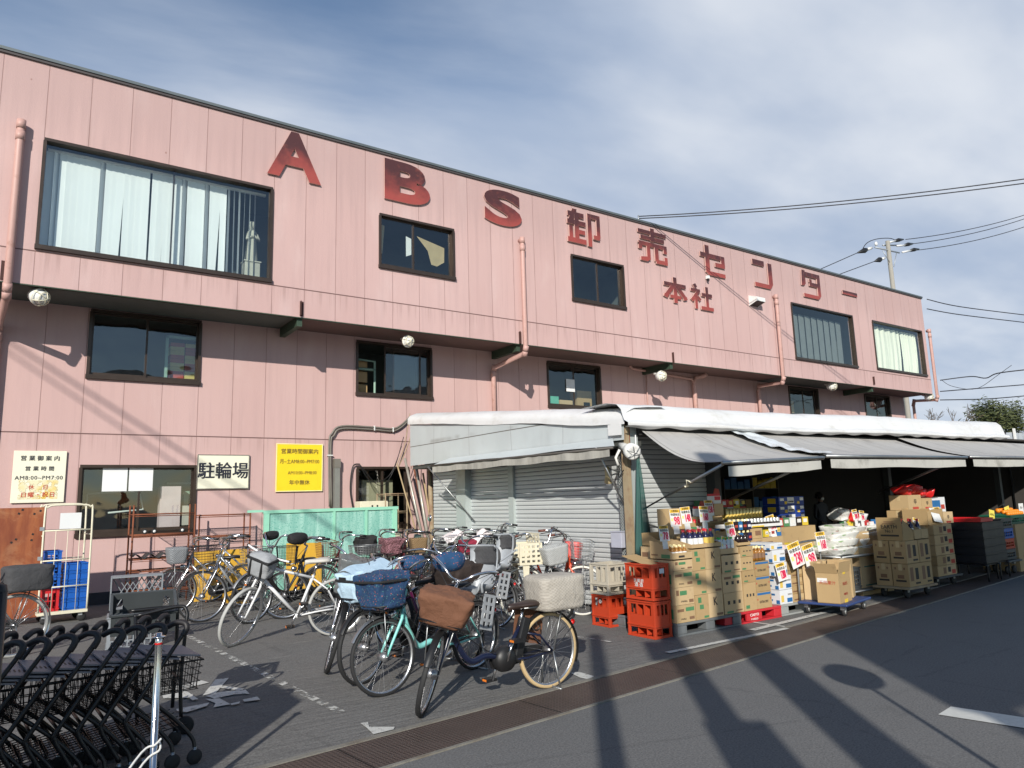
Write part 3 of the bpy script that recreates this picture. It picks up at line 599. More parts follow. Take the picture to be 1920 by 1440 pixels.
# ================================================================== MARKET SHED
SXP, SY0, SY1, SXE = 6.45, 6.72, 12.85, 17.6        # side fascia plane, front plane, back, far end
shed = E('market_shed', (SXP, SY0, 0), 'grey market shed with roller shutters and a white tarpaulin roof edge', 'shed')
shed_parts = []
def SB(m, name, label=None, parent=None, **k):
    for i, v in enumerate(m.v): m.v[i] = v-Vector((SXP, SY0, 0))
    return m.build(name, parent or shed, label, **k)
N = Nd('shutter_slat'); se = N.n('ShaderNodeSeparateXYZ', {0: N.O})
c = N.mix(N.noise(1.1, 5), (.49, .52, .52, 1), (.58, .605, .60, 1)); c = N.mix(N.math('MULTIPLY', N.ramp(N.noise(3, 6, .7), .56, .72), .3), c, (.70, .74, .72, 1))
c = N.mix(N.math('MULTIPLY', N.ramp(N.noise(1, 6, .65, N.scaled(3, 3, .5)), .55, .8), .35), c, (.26, .29, .29, 1))
M_sh = N.end(N.bsdf(c, .5, .15))
M_gap = pm('shutter_groove', (.045, .055, .07), .7)
def shutter(m, p0, p1, z0, z1, nrm, pitch=.066):
    p0 = Vector(p0); p1 = Vector(p1); nrm = Vector(nrm); n = int((z1-z0)/pitch)
    for i in range(n):
        z = z0+i*pitch
        for (a, da, b, db, mt) in ((0, .001, .18, .006, M_sh), (.18, .006, .62, .007, M_sh), (.62, .007, .88, .003, M_sh), (.88, .0, 1.0, .0, M_gap)):
            m.use(mt); A = p0+nrm*da; B = p1+nrm*da; C_ = p1+nrm*db; D = p0+nrm*db
            m.add([(A.x, A.y, z+a*pitch), (B.x, B.y, z+a*pitch), (C_.x, C_.y, z+b*pitch), (D.x, D.y, z+b*pitch)], [(0, 1, 2, 3)])
XS = 6.80
for (ya, yb, lab) in ((12.5, 11.42, 'narrow shutter at the back end of the side wall'), (11.1, 9.86, 'shutter left of the thin middle post'), (9.72, 7.12, 'widest shutter of the side wall')):
    m = MB(M_sh); shutter(m, (XS, ya, 0), (XS, yb, 0), .03, 2.12, (-1, 0, 0)); m.use(M_black); m.bb(XS-.012, XS+.01, yb, ya, .002, .03); SB(m, 'roller_shutter', lab)
M_post = pm('grey_post', (.43, .48, .47), .5, .2, .12, 3, dirt=.25)
for (ya, yb, xo) in ((11.10, 11.42, .13), (9.72, 9.86, .05)):
    m = MB(M_post); m.bb(XS-xo, XS+.03, ya, yb, 0, 2.16); SB(m, 'shutter_post')
m = MB(M_sh); shutter(m, (6.75, 7.06, 0), (8.32, 7.06, 0), .03, 2.34, (0, -1, 0)); SB(m, 'roller_shutter', 'shutter of the front bay half in shade')
for q_ in ((8.33, 8.46, 6.9, 7.1), (12.9, 13.0, 6.8, 6.9), (17.4, 17.5, 6.8, 6.9)): m = MB(pm('dark_post', (.07, .075, .075), .6, .3)); m.bb(*q_, 0, 2.35); SB(m, 'front_post')
# corner posts: timber, steel channel
M_wood = pm('old_timber', (.34, .27, .17), .8, 0, .3, 3, dirt=.5, dcol=(.16, .06, .03))
m = MB(M_wood); m.bb(6.50, 6.56, 6.77, 6.87, 0, 2.42); m.use(M_rust); m.bb(6.563, 6.585, 6.78, 6.86, 1.9, 2.42); SB(m, 'corner_post')
m = MB(M_post); m.bb(6.60, 6.74, 6.80, 6.90, 0, 2.42); SB(m, 'steel_channel')
# lattice strip beside the corner
N = Nd('punched_lattice'); se = N.n('ShaderNodeSeparateXYZ', {0: N.O})
u = N.math('ABSOLUTE', N.math('SINE', N.math('MULTIPLY', N.math('ADD', se.outputs[1], se.outputs[2]), 78))); v = N.math('ABSOLUTE', N.math('SINE', N.math('MULTIPLY', N.math('SUBTRACT', se.outputs[1], se.outputs[2]), 78)))
hole = N.math('GREATER_THAN', N.math('MINIMUM', u, v), .42)
M_latt = N.end(N.bsdf(N.mix(hole, (.42, .45, .43, 1), (.02, .02, .025, 1)), .6, 0, N.math('SUBTRACT', 1, hole), .01))
m = MB(M_latt); m.bb(6.62, 6.64, 6.90, 7.08, .75, 2.1); SB(m, 'lattice_strip')
# fascia: sloping top follows the roof
M_fas = None
N = Nd('grey_fascia_sheet'); se = N.n('ShaderNodeSeparateXYZ', {0: N.O})
zz = se.outputs[2]; ln_ = N.math('ABSOLUTE', N.math('SUBTRACT', zz, N.math('ADD', 2.60, 0)))
c = N.mix(N.noise(1.3, 5), (.44, .49, .50, 1), (.53, .575, .58, 1)); c = N.mix(N.math('MULTIPLY', N.ramp(N.noise(1, 6, .7, N.scaled(2, 2, .6)), .5, .8), .35), c, (.33, .36, .36, 1))
c = N.mix(N.ramp(ln_, .010, .005), c, (.12, .12, .11, 1)); c = N.mix(N.math('MULTIPLY', N.ramp(N.math('ABSOLUTE', N.math('SUBTRACT', zz, 2.64)), .06, .0), N.math('MULTIPLY', N.ramp(N.noise(.9, 3), .5, .65), .6)), c, (.18, .17, .15, 1))
uy = N.math('FRACT', N.math('MULTIPLY', se.outputs[1], .78)); c = N.mix(N.math('MULTIPLY', N.math('LESS_THAN', uy, .008), .6), c, (.2, .2, .2, 1))
M_fas = N.end(N.bsdf(c, .45, .1, N.noise(.9, 2), .06))
def ztop(y): return 2.42 + (y-SY0)*(3.06-2.42)/(SY1-SY0)
m = MB(M_fas); n = 24
m.grid(lambda u, v: (SXP+.02*math.sin(u*9)*v, SY1-.05+(SY0+.03-SY1+.05)*u, 2.23+(ztop(SY1-.05+(SY0+.03-SY1+.05)*u)-2.23)*v), n, 3); SB(m, 'side_fascia')
m = MB(pm('fascia_underside', (.06, .065, .06), .7)); m.bb(SXP+.03, XS+.02, SY0+.1, SY1-.1, 2.16, 2.225); SB(m, 'lintel')
# side awning strip and tattered valance
M_strip = pm('grey_vinyl', (.50, .545, .55), .4, 0, .1, 2, dirt=.15, dcol=(.2, .2, .19))
m = MB(M_strip); m.grid(lambda u, v: (SXP-.015-.30*v, 11.2-.0*v-4.25*u+.12*v*(1-u)-.35*v*u, 2.285-.02*u-.125*v-.008*math.sin(u*14)*v), 30, 3); SB(m, 'side_awning_sheet')
m = MB(pm('awning_bar', (.10, .09, .08), .6, .4)); m.tube([(SXP-.32, 11.36, 2.15), (SXP-.32, 6.62, 2.11)], .018, 6); SB(m, 'side_awning_bar')
N = Nd('tattered_valance'); c = N.mix(N.noise(1, 6, .7, N.scaled(1, 6, 1.5)), (.11, .105, .09, 1), (.58, .56, .50, 1)); M_val = N.end(N.bsdf(c, .8))
m = MB(M_val); rnd = random.Random(5)
m.grid(lambda u, v: (SXP-.325+.008*math.sin(u*60), 11.30-4.62*u, 2.125-.03*u+.006*math.sin(u*41)*(1-v)-.095*v-(.008*math.sin(u*23) if v == 1 else 0)), 90, 2); SB(m, 'side_valance')
for yy in (11.5, 6.95):
    m = MB(M_steel); m.tube([(SXP-.31, yy, 2.14), (XS-.03, yy-.55 if yy > 9 else yy+.05, 1.15)], .013, 6); SB(m, 'awning_strut')
# white tarpaulin along side and front
N = Nd('white_tarpaulin'); wr = N.noise(1.6, 5, .5, N.scaled(1, 1, .5), .6); c = N.mix(N.noise(.7, 5), (.60, .605, .60, 1), (.72, .725, .72, 1))
c = N.mix(N.math('MULTIPLY', N.ramp(N.noise(1, 7, .7, N.scaled(1.2, 1.2, 2.5)), .50, .72), .5), c, (.42, .39, .33, 1))
M_tarp = N.end(N.bsdf(c, .45, 0, wr, .022))
def tarp_side(u, v):       # u along y from front to back, v from eave top over the edge
    y = SY0-.02+(SY1-SY0+.02)*u; zt = ztop(y)
    wob = .008*math.sin(y*3.1)+.004*math.sin(y*13+v*4)
    pr = [(SXP+.75, zt+.26), (SXP+.42, zt+.245), (SXP+.16, zt+.22), (SXP+.02, zt+.16), (SXP-.025, zt+.10), (SXP-.03, zt-.0+.012*math.sin(y*2.3))]
    i = min(int(v*5), 4); t = v*5-i; x = pr[i][0]*(1-t)+pr[i+1][0]*t; z = pr[i][1]*(1-t)+pr[i+1][1]*t
    return (x, y, z+wob*.5)
m = MB(M_tarp); m.grid(tarp_side, 60, 10); SB(m, 'side_tarpaulin', 'stained white tarpaulin folded over the sloping side eave')
m = MB(M_tarp); m.poly([(SXP-.045, SY0+.02, 2.44), (SXP-.045, SY0+.28, 2.44), (SXP-.045, SY0+.28, 2.30), (SXP-.045, SY0+.02, 2.29)]); SB(m, 'tarpaulin_flap')
def tarp_front(u, v):
    x = SXP-.06+(SXE-SXP+.06)*u; k = (x-6.4)/11.2
    top = 2.675+.19*k; bot = 2.375+.13*k
    sag = .014*math.sin(x*1.1)+.004*math.sin(x*7.1)
    bulge = .035 if x > 7.4 else .0
    ease = min(1, (x-SXP+.06)/.25)
    pr = [(7.5, top+.03), (7.0, top+.04), (6.80, top), (6.72, top-.07), (6.685-bulge*.2, top-.17), (6.67-bulge*.5, bot+.09), (6.60-bulge, bot+.05), (6.60-bulge, bot+.015), (6.66, bot-.01+.012*math.sin(x*9))]
    i = min(int(v*8), 7); t = v*8-i; y = pr[i][0]*(1-t)+pr[i+1][0]*t; z = pr[i][1]*(1-t)+pr[i+1][1]*t
    y += .014*mnoise.noise(Vector((x*1.6, v*2, 0)))+ (1-ease)*.0; z += sag*(1 if v < .8 else .6)+.006*mnoise.noise(Vector((x*4, v*2, 5)))
    if x < 7.42 and v > .6: z -= .0
    return (x, y, z)
m = MB(M_tarp); m.grid(tarp_front, 170, 24); SB(m, 'front_tarpaulin', 'long white tarpaulin roll along the front eave')
# flat roof sheet and dark hall inside
m = MB(pm('shed_roof_sheet', (.33, .31, .26), .7)); 
m.poly([(SXP+.5, 7.3, 2.63), (SXE, 7.3, 2.78), (SXE, 13.97, 3.2), (SXP+.5, 13.0, 3.0)]); m.poly([(SXP+.25, 12.0, 2.95), (SXP+.25, 12.9, 3.12), (9.2, 13.95, 3.33), (9.2, 12.6, 3.0)]); SB(m, 'roof_sheet')
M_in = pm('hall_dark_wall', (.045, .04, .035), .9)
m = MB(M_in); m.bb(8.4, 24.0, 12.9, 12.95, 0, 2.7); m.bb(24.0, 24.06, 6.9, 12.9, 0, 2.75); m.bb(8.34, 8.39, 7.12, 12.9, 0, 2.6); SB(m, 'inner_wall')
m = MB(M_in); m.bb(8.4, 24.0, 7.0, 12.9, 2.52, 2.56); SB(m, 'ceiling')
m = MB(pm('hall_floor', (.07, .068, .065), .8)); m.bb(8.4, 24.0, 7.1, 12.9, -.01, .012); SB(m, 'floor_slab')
# awning housing under the tarp
m = MB(pm('awning_housing', (.035, .035, .035), .7)); m.bb(6.72, 20.6, 6.74, 6.98, 2.30, 2.40); SB(m, 'awning_housing')

# extending awnings, each fabric with its bar, valance and arms
N = Nd('grey_awning_fabric'); c = N.mix(N.noise(.8, 4), (.43, .42, .40, 1), (.50, .485, .465, 1)); sa_ = N.n('ShaderNodeSeparateXYZ', {0: N.O}); c = N.mix(N.math('MULTIPLY', N.math('LESS_THAN', N.math('FRACT', N.math('MULTIPLY', sa_.outputs[0], 1.05)), .016), .7), c, (.14, .13, .125, 1)); c = N.mix(N.math('MULTIPLY', N.ramp(N.noise(1, 5, .65, N.scaled(5, .7, .7)), .5, .72), .35), c, (.24, .22, .19, 1)); c = N.mix(N.math('MULTIPLY', N.ramp(N.noise(1.5, 7, .7, None, .4), .5, .72), .5), c, (.22, .20, .185, 1))
dif = N.bsdf(c, .75, 0, N.noise(2.2, 5, .55, None, .5), .03); tl = N.n('ShaderNodeBsdfTranslucent', {0: (.10, .10, .10, 1)}).outputs[0]
M_awn = N.end(N.n('ShaderNodeMixShader', {0: .12, 1: dif, 2: tl}).outputs[0])
M_cv = pm('clear_vinyl', (.62, .66, .68), .22, 0, .3, 5)
M_vl = pm('pale_valance', (.47, .46, .42), .75, 0, .2, 3, dirt=.4, dcol=(.16, .15, .13))
def awning(x0, x1, xb0, xb1, zt, zb0, zb1, label, dip=0, yb=5.42):
    o = E('extending_awning', ((x0+x1)/2, 6.7, zt), label, 'awning', 'grey awnings over the goods'); ox, oy, oz = (x0+x1)/2, 6.7, zt
    def L(p): return (p[0]-ox, p[1]-oy, p[2]-oz)
    def f(u, v):
        xa = x0+(x1-x0)*u; xb = xb0+(xb1-xb0)*u; zb = zb0+(zb1-zb0)*u; s = math.sin(math.pi*v)
        return L((xa+(xb-xa)*v, 6.7+(yb-6.7)*v, zt+(zb-zt)*v-s*(.05+dip*(1-u)**3)+.008*math.sin(u*20)*s))
    m = MB(M_awn); m.grid(f, 30, 14); m.build('fabric', o)
    m = MB(M_steel); m.tube([L((xb0-.02, yb, zb0-.015)), L((xb1+.02, yb, zb1-.015))], .024, 8); m.build('front_bar', o)
    m = MB(M_vl); m.grid(lambda u, v: L((xb0+.06+(xb1-xb0-.12)*u, yb-.01+.008*math.sin(u*19), zb0-.055+(zb1-zb0)*u-.115*v-.008*math.sin(u*11)*v)), 40, 2); m.build('valance', o)
    return o, L
o, L = awning(6.72, 8.72, 6.72, 8.70, 2.35, 1.87, 1.95, 'nearest grey awning sagging at its left corner', .10)
m = MB(M_steel); m.tube([L((6.74, 5.45, 1.84)), L((6.74, 6.3, 1.52))], .02, 8); m.build('arm', o)
m = MB(M_black); m.tube([L((6.74, 6.25, 1.54)), L((6.74, 6.78, 1.335))], .011, 6); m.build('arm', o)
m = MB(M_cream); m.tube([L((6.73, 5.99, 1.60)), L((6.71, 5.98, 1.68)), L((6.73, 5.93, 1.66)), L((6.76, 6.02, 1.62)), L((6.72, 6.03, 1.60))], .014, 6); m.build('rope_knot', o)
m = MB(M_steel); m.tube([L((8.68, 5.46, 1.93)), L((8.62, 6.9, 1.42))], .02, 8); m.build('arm', o)
o, L = awning(8.78, 13.1, 8.80, 12.75, 2.37, 1.97, 1.99, 'second and widest grey awning from the near corner')
m = MB(M_steel); m.tube([L((12.7, 5.46, 1.97)), L((12.7, 6.9, 1.45))], .02, 8); m.build('arm', o)
awning(13.15, 20.5, 12.9, 20.5, 2.42, 2.0, 2.03, 'farthest grey awning, cut by the right edge of view')
m = MB(M_cv); m.grid(lambda u, v: (8.45+.5*u+.12*v, 6.66-1.22*v, 2.40-.40*v-.06*math.sin(math.pi*v)+.03*mnoise.noise(Vector((u*3, v*9, 0)))), 8, 30); m.build('clear_sheet', None, 'crumpled clear vinyl sheet lying between the first two awnings', 'sheet')

# green mesh hung at the corner
N = Nd('green_mesh'); c = N.mix(N.noise(4, 4), (.004, .05, .042, 1), (.006, .085, .068, 1)); sh = N.n('ShaderNodeMixShader', {0: .90, 1: N.n('ShaderNodeBsdfTransparent').outputs[0], 2: N.bsdf(c, .6)}).outputs[0]; M_gm = N.end(sh)
p = AY(1192, 830, 6.62)
m = MB(M_gm); m.grid(lambda u, v: ((u-.35)*(.04+.27*v**.8), .03*math.sin(u*14+v*2)*(.2+v), 2.02-1.38*v), 26, 16); m.build('green_net', None, 'green mesh net hanging folded from the shed corner', 'net', loc=(p.x, 6.60, 0))
m = MB(M_white); m.tube([(0, 0, 2.02), (.0, .0, 2.28)], .008, 6); m.build('net_cord', None, 'white cord holding up the green net', 'cord', loc=(p.x, 6.62, 0))

# floodlights and boxes on the corner
o = E('floodlight', AX(1172, 842, 6.42), 'large white floodlight on the shed corner', 'lamp')
m = MB(M_white); d = Vector((-.25, -.85, -.32)).normalized(); m.lathe([(0, .20), (.05, .19), (.055, .05), (.062, .0), (.10, -.06), (.105, -.15), (.08, -.16), (0, -.13)], (.05, .0, .0), -d, 18); m.build('shade', o)
m = MB(M_white); m.tube([(-.0, .10, -.0), (-.04, .14, -.1), (-.02, .12, -.2)], .018, 8); m.build('bracket', o)
m = MB(M_steel); a_ = d.orthogonal().normalized(); b_ = d.cross(a_)
for k_ in range(3): m.tube([Vector((.05, 0, 0))+d*(.155+.03*math.sin(q))+(a_*math.cos(math.pi*k_/3)+b_*math.sin(math.pi*k_/3))*.10*math.cos(q) for q in [math.pi*i/8 for i in range(9)]], .005, 5)
m.build('wire_guard', o)
m = MB(M_black); m.tube([(.03, .16, .03), (.06, .17, -.15), (.01, .16, -.3), (-.03, .1, -.36), (.03, .08, -.26)], .008, 6); m.build('cable', o)
o = E('spot_lamp', AX(1141, 898, 6.66), 'small beige spot lamp with a mirror bulb on the side shutter', 'lamp')
m = MB(pm('beige_shade', (.50, .40, .22), .5)); d = Vector((-.35, -.25, .75)).normalized(); m.lathe([(.03, .18), (.038, .06), (.065, -.04), (.062, -.045)], (0, 0, 0), d, 14, cap=True); m.build('shade', o)
m = MB(M_chrome); m.lathe([(.062, -.047), (.055, -.065), (.03, -.085), (0, -.09)], (0, 0, 0), d, 14); m.build('bulb', o)
m = MB(M_steel); m.tube([(.0, -.02, .14), (.10, -.06, .10)], .01, 6); m.build('bracket', o)
o = E('meter_box', AX(1162, 1012, 6.60), 'pale grey plastic box on the shutter post above the beige crate', 'box')
m = MB(pm('pale_plastic', (.42, .43, .50), .45)); m.box((0, 0, 0), (.13, .20, .20)); m.box((0, 0, .105), (.15, .22, .012)); m.build('housing', o, bevel=.006)
# ================================================================== BICYCLES
def fabric(name, cols, sc=1, kind='plain'):
    N = Nd(name); a, b = cols[0], cols[1]
    c = N.mix(N.noise(5, 4), c4(a), c4(b))
    if kind == 'floral':
        for k_, cc in enumerate(cols[2:]):
            v = N.n('ShaderNodeTexVoronoi', {'Vector': N.scaled(1, 1, 1.0+.1*k_), 'Scale': 44+9*k_}).outputs[0]
            c = N.mix(N.ramp(v, .26, .18), c, c4(cc))
    if kind == 'leopard':
        v = N.n('ShaderNodeTexVoronoi', {'Scale': 34}, feature='F1').outputs[0]
        c = N.mix(N.ramp(N.math('ADD', v, N.math('MULTIPLY', N.noise(60, 2), .3)), .42, .50), c, c4(cols[2]))
    if kind == 'weave':
        se = N.n('ShaderNodeSeparateXYZ', {0: N.O}); w = N.math('MULTIPLY', N.math('SINE', N.math('MULTIPLY', se.outputs[2], 260)), N.math('SINE', N.math('MULTIPLY', N.math('ADD', se.outputs[0], se.outputs[1]), 200)))
        c = N.mix(N.ramp(w, -.1, .3), c, c4(cols[2]))
    return N.end(N.bsdf(c, .85, 0, N.math('ADD', N.noise(9, 4, .6, None, 1.2), N.math('MULTIPLY', N.noise(28, 4), .3)), .013))
F_brown = fabric('brown_canvas', [(.13, .055, .028), (.18, .078, .042)])
F_navyfl = fabric('navy_floral', [(.010, .035, .10), (.018, .06, .14), (.32, .10, .09), (.05, .17, .18)], 1, 'floral')
F_bluefl = fabric('blue_floral', [(.012, .05, .13), (.02, .08, .18), (.34, .10, .10)], 1, 'floral')
F_grey = fabric('grey_tweed', [(.36, .33, .28), (.44, .41, .36), (.33, .30, .26)], 1, 'weave')
F_lblue = fabric('light_blue_cloth', [(.42, .58, .70), (.48, .63, .74)])
F_black = fabric('black_cloth', [(.010, .010, .011), (.02, .02, .021)])
F_dbrown = fabric('dark_brown_vinyl', [(.020, .013, .010), (.035, .022, .018)])
F_dgrey = fabric('dark_grey_cloth', [(.045, .045, .048), (.065, .065, .068)])
F_silver = fabric('silver_grey_bag', [(.24, .25, .26), (.36, .37, .38)])
F_pink = fabric('pink_leopard', [(.62, .28, .34), (.70, .36, .42), (.10, .04, .045)], 1, 'leopard')
F_wcloth = fabric('white_cloth', [(.68, .62, .62), (.76, .71, .70)])
M_wick = fabric('wicker_grey', [(.10, .11, .12), (.16, .17, .18), (.30, .31, .32)], 1, 'weave')
M_wbrn = fabric('wicker_brown', [(.20, .13, .06), (.27, .18, .09), (.12, .07, .03)], 1, 'weave')
M_tyre = M_rubber; M_ttan = pm('tan_tyre', (.52, .38, .20), .7); M_twhite = pm('white_tyre', (.66, .65, .58), .7); M_tgrey = pm('grey_tyre', (.40, .40, .38), .7); M_tblue = pm('blue_tyre', (.02, .06, .13), .7)
M_rim = pm('alloy_rim', (.55, .56, .57), .28, .9, .05)
M_spk = pm('spoke_steel', (.42, .42, .43), .35, .8)
M_orange = pm('orange_reflector', (.75, .20, .02), .35); M_redr = pm('red_reflector', (.50, .01, .01), .3)
M_saddle = pm('black_saddle', (.016, .016, .017), .35); M_sbrn = pm('brown_saddle', (.035, .022, .018), .35)
M_wsad = pm('white_saddle', (.50, .48, .43), .5); M_ivory = pm('ivory_plastic', (.68, .63, .48), .4, dirt=.1); M_lgrey = pm('light_grey_plastic', (.31, .33, .35), .4)
def paintm(n, c, metal=.0): return pm('frame_'+n, c, .28, metal, .05, 3)
WHM = {}
def wheel_parts(parent, T, r, tyre, tr=.019, hub=None, white=False):
    key = (round(r, 3), tyre.name, tr)
    m = MB(tyre); m.T = T
    m.lathe([(r-tr-.008, -tr*.75), (r-tr*.4, -tr), (r-.004, -tr*.55), (r, 0), (r-.004, tr*.55), (r-tr*.4, tr), (r-tr-.008, tr*.75)], (0, 0, 0), (0, 1, 0), 44)
    w = m.build('wheel', parent)
    m = MB(M_rim); m.T = T; q = r-tr-.006
    m.lathe([(q, -.012), (q+.006, -.0125), (q+.006, .0125), (q, .012), (q-.014, .006), (q-.014, -.006), (q, -.012)], (0, 0, 0), (0, 1, 0), 44); m.build('rim', w)
    m = MB(M_spk); m.T = T
    for i in range(28):
        a = 2*math.pi*i/28; b = a+(.42 if (i//2) % 2 else -.42); s = -1 if i % 2 else 1
        m.tube([(.022*math.cos(b), s*.028, .022*math.sin(b)), (q*math.cos(a), 0, q*math.sin(a))], .0013, 3, False)
    m.tube([(0, -.045, 0), (0, .045, 0)], .018 if not hub else hub, 10); m.tube([(0, -.06, 0), (0, .06, 0)], .008, 6); m.build('spokes', w)
    return w
def fender(m, T, cx, cz, r, a0, a1, w=.026, n=22):
    m.T = T
    def f(u, v):
        a = a0+(a1-a0)*u; vv = v*2-1; rr = r-.010*vv*vv
        return (cx+rr*math.cos(a), vv*w, cz+rr*math.sin(a))
    m.grid(f, n, 4)
def wirebasket(m, c, w, d, h, tap=.82, step=.032, wr=.0022, T=None):
    # c: centre of the bottom; open top; x depth, y width
    m.T = T
    def ring(t): k = tap+(1-tap)*t; return [(c[0]-d/2*k, c[1]-w/2*k, c[2]+h*t), (c[0]+d/2*k, c[1]-w/2*k, c[2]+h*t), (c[0]+d/2*k, c[1]+w/2*k, c[2]+h*t), (c[0]-d/2*k, c[1]+w/2*k, c[2]+h*t)]
    nz = max(3, int(h/step))
    for i in range(nz+1): m.tube(ring(i/nz), (.006 if i == nz else wr), 4 if i < nz else 6, False, True)
    lo, hi = ring(0), ring(1)
    for s in range(4):
        a0, a1, b0, b1 = Vector(lo[s]), Vector(lo[(s+1) % 4]), Vector(hi[s]), Vector(hi[(s+1) % 4]); nn = max(3, int((a1-a0).length/step))
        for i in range(nn+1): m.tube([a0.lerp(a1, i/nn), b0.lerp(b1, i/nn)], wr, 3, False)
    for i in range(1, 8): 
        a, b = Vector(lo[0]).lerp(Vector(lo[1]), i/8), Vector(lo[3]).lerp(Vector(lo[2]), i/8); m.tube([a, b], wr, 3, False)
def puffy(m, c, w, d, h, tap=.85, dome=.03, wr=.012, seed=0, T=None, open_top=False, n=40, rows=16, sag=0.):
    m.T = T
    def rr(a, k):
        e = 2.0/5; ca, sa = math.cos(a), math.sin(a)
        return (math.copysign(abs(ca)**e, ca)*d/2*k, math.copysign(abs(sa)**e, sa)*w/2*k)
    def f(u, v):
        a = 2*math.pi*u
        if v < .12: k, z = tap*(v/.12), 0.
        elif v < .72: t = (v-.12)/.6; k, z = tap+(1-tap)*t+.03*math.sin(math.pi*t), h*t
        else: t = (v-.72)/.28; k, z = (1-t), h+dome*math.sin(t*math.pi/2)-(.05*t if open_top else 0)
        x, y = rr(a, k); no = mnoise.noise(Vector((x*9+seed, y*9, z*9)))*wr + mnoise.noise(Vector((x*24+seed, y*24, z*14)))*wr*.5
        g_ = (1+no/max(.05, w/2)); zz = z + (-sag*abs(math.sin(a*1.0))*(1-min(1, z/h)) if sag else 0)
        return (c[0]+x*g_, c[1]+y*g_, c[2]+zz+no*.6)
    m.grid(f, n, rows)
def slotted(m, M4, w, h, nx, ny, bar, th, skip=None):
    m.T = M4
    for i in range(nx+1): m.box((-w/2+w*i/nx, 0, h/2), (bar, th, h+bar))
    for j in range(ny+1): m.box((0, 0, h*j/ny), (w+bar, th*.9, bar))
def mitt(m, c, s, T, seed=0, dirx=-.3):
    m.T = T
    def f(u, v):
        a = 2*math.pi*u; p = math.pi*v; k = math.sin(p)**.6
        x = math.cos(p)*.15*s; y = math.cos(a)*.075*k*s*(1.2-v*.3); z = math.sin(a)*.085*k*s-.02*k
        no = 1+.14*mnoise.noise(Vector((x*12+seed, y*12, z*12)))
        return (c[0]+x*no+dirx*.1, c[1]+y*no, c[2]+z*no)
    m.grid(f, 22, 14)
M_grime = pm('road_grime', (.10, .08, .06), .9)
def bicycle(F, Rr, label, frame='U', col=(.1, .1, .1), metal=0., r=.33, wb=None, steer=0., lean=0., bar='city', tyre=None, rtyre=None, saddle=None, fend=M_rim, basket=None, rear=None, rearbox=None,
            grip=M_black, barm=M_chrome, mitts=None, guard=None, batt=False, lamp=True, name='bicycle', scale=1., seat_h=.76, stand=True, parts=()):
    Fw, Rw = (Vector(F) if len(F) == 3 else G(*F)), (Vector(Rr) if len(Rr) == 3 else G(*Rr))
    if Fw.z or Rw.z: Fw.z = Rw.z = 0
    d = Fw-Rw; ang = math.atan2(d.y, d.x); wbw = wb or min(1.16, max(1.02, d.length))
    base = (Fw+Rw)/2 - d.normalized()*wbw/2
    o = E(name, base, label, 'bicycle', 'parked bicycles', rot=(R(lean), 0, ang))
    o.rotation_mode = 'XYZ'
    ty = tyre or M_tyre; rt = rtyre or ty; FR = paintm('%02d%02d%02d' % tuple(int(c*99) for c in col), col, metal)
    hub_f = Vector((wbw, 0, r)); lo = Vector((wbw-.05-(r*2+.06-r)/2.75, 0, r*2+.06)); ax = Vector((-.342, 0, .94)).normalized(); hi = lo+ax*.15
    TS = Matrix.Translation(lo) @ Matrix.Rotation(R(steer), 4, ax) @ Matrix.Translation(-lo)
    bb = Vector((.45, 0, .28)); st = Vector((bb.x-.17, 0, seat_h-.16)); rh = Vector((0, 0, r))
    m = MB(FR)
    m.tube([lo-ax*.02, hi], .021, 10)
    if frame == 'U':
        p = sm([lo+ax*.03, (lo.x-.07, 0, lo.z-.17), (lo.x-.19, 0, lo.z-.33), (lo.x-.33, 0, bb.z+.055), (bb.x+.02, 0, bb.z+.03)], 6); m.tube(p, .024, 10)
    elif frame == 'mixte':
        m.tube([lo+ax*.02, bb], .017, 8); m.tube([hi-ax*.03, bb.lerp(st, .40)], .015, 8)
    elif frame == 'diamond':
        m.tube([lo+ax*.02, bb], .019, 10); m.tube([hi-ax*.02, st+Vector((.0, 0, -.03))], .016, 10)
    m.tube([bb, st], .017, 10); m.lathe([(.024, -.035), (.024, .035)], bb, (0, 1, 0), 12, True)
    for s in (-1, 1):
        m.tube([bb+Vector((-.03, s*.02, 0)), (.25, s*.048, r*.93), rh+Vector((0, s*.06, 0))], .010, 6)
        m.tube([st+Vector((0, s*.015, -.04)), (.12, s*.052, (st.z+r)/2+.03), rh+Vector((0, s*.06, 0))], .009, 6)
    m.build('frame', o)
    # fork
    m = MB(FR if frame != 'mixte' else M_chrome); m.T = TS
    for s in (-1, 1): m.tube([lo+Vector((0, s*.03, .01)), lo+Vector((.02, s*.046, -.08)), (hub_f.x-.055, s*.05, r+.10), hub_f+Vector((0, s*.05, 0))], [.013, .014, .011, .009], 8)
    m.tube([lo+Vector((0, -.035, .01)), lo+Vector((0, .035, .01))], .016, 8); m.build('fork', o)
    wheel_parts(o, TS @ Matrix.Translation(hub_f), r, ty, hub=.034 if lamp else None); wheel_parts(o, Matrix.Translation(rh), r, rt, hub=.03)
    if fend:
        m = MB(fend); fender(m, TS, hub_f.x, r, r+.022, R(28), R(175)); m.build('fender', o)
        m = MB(fend); fender(m, None, 0, r, r+.022, R(18), R(205));
        m.tube([(0, .07, r), (-.28, .028, r+.19)], .003, 4); m.tube([(0, -.07, r), (-.28, -.028, r+.19)], .003, 4); m.build('fender', o)
    # handlebar
    top = hi+ax*.13; m = MB(barm); m.T = TS; m.tube([hi, top], .013, 8)
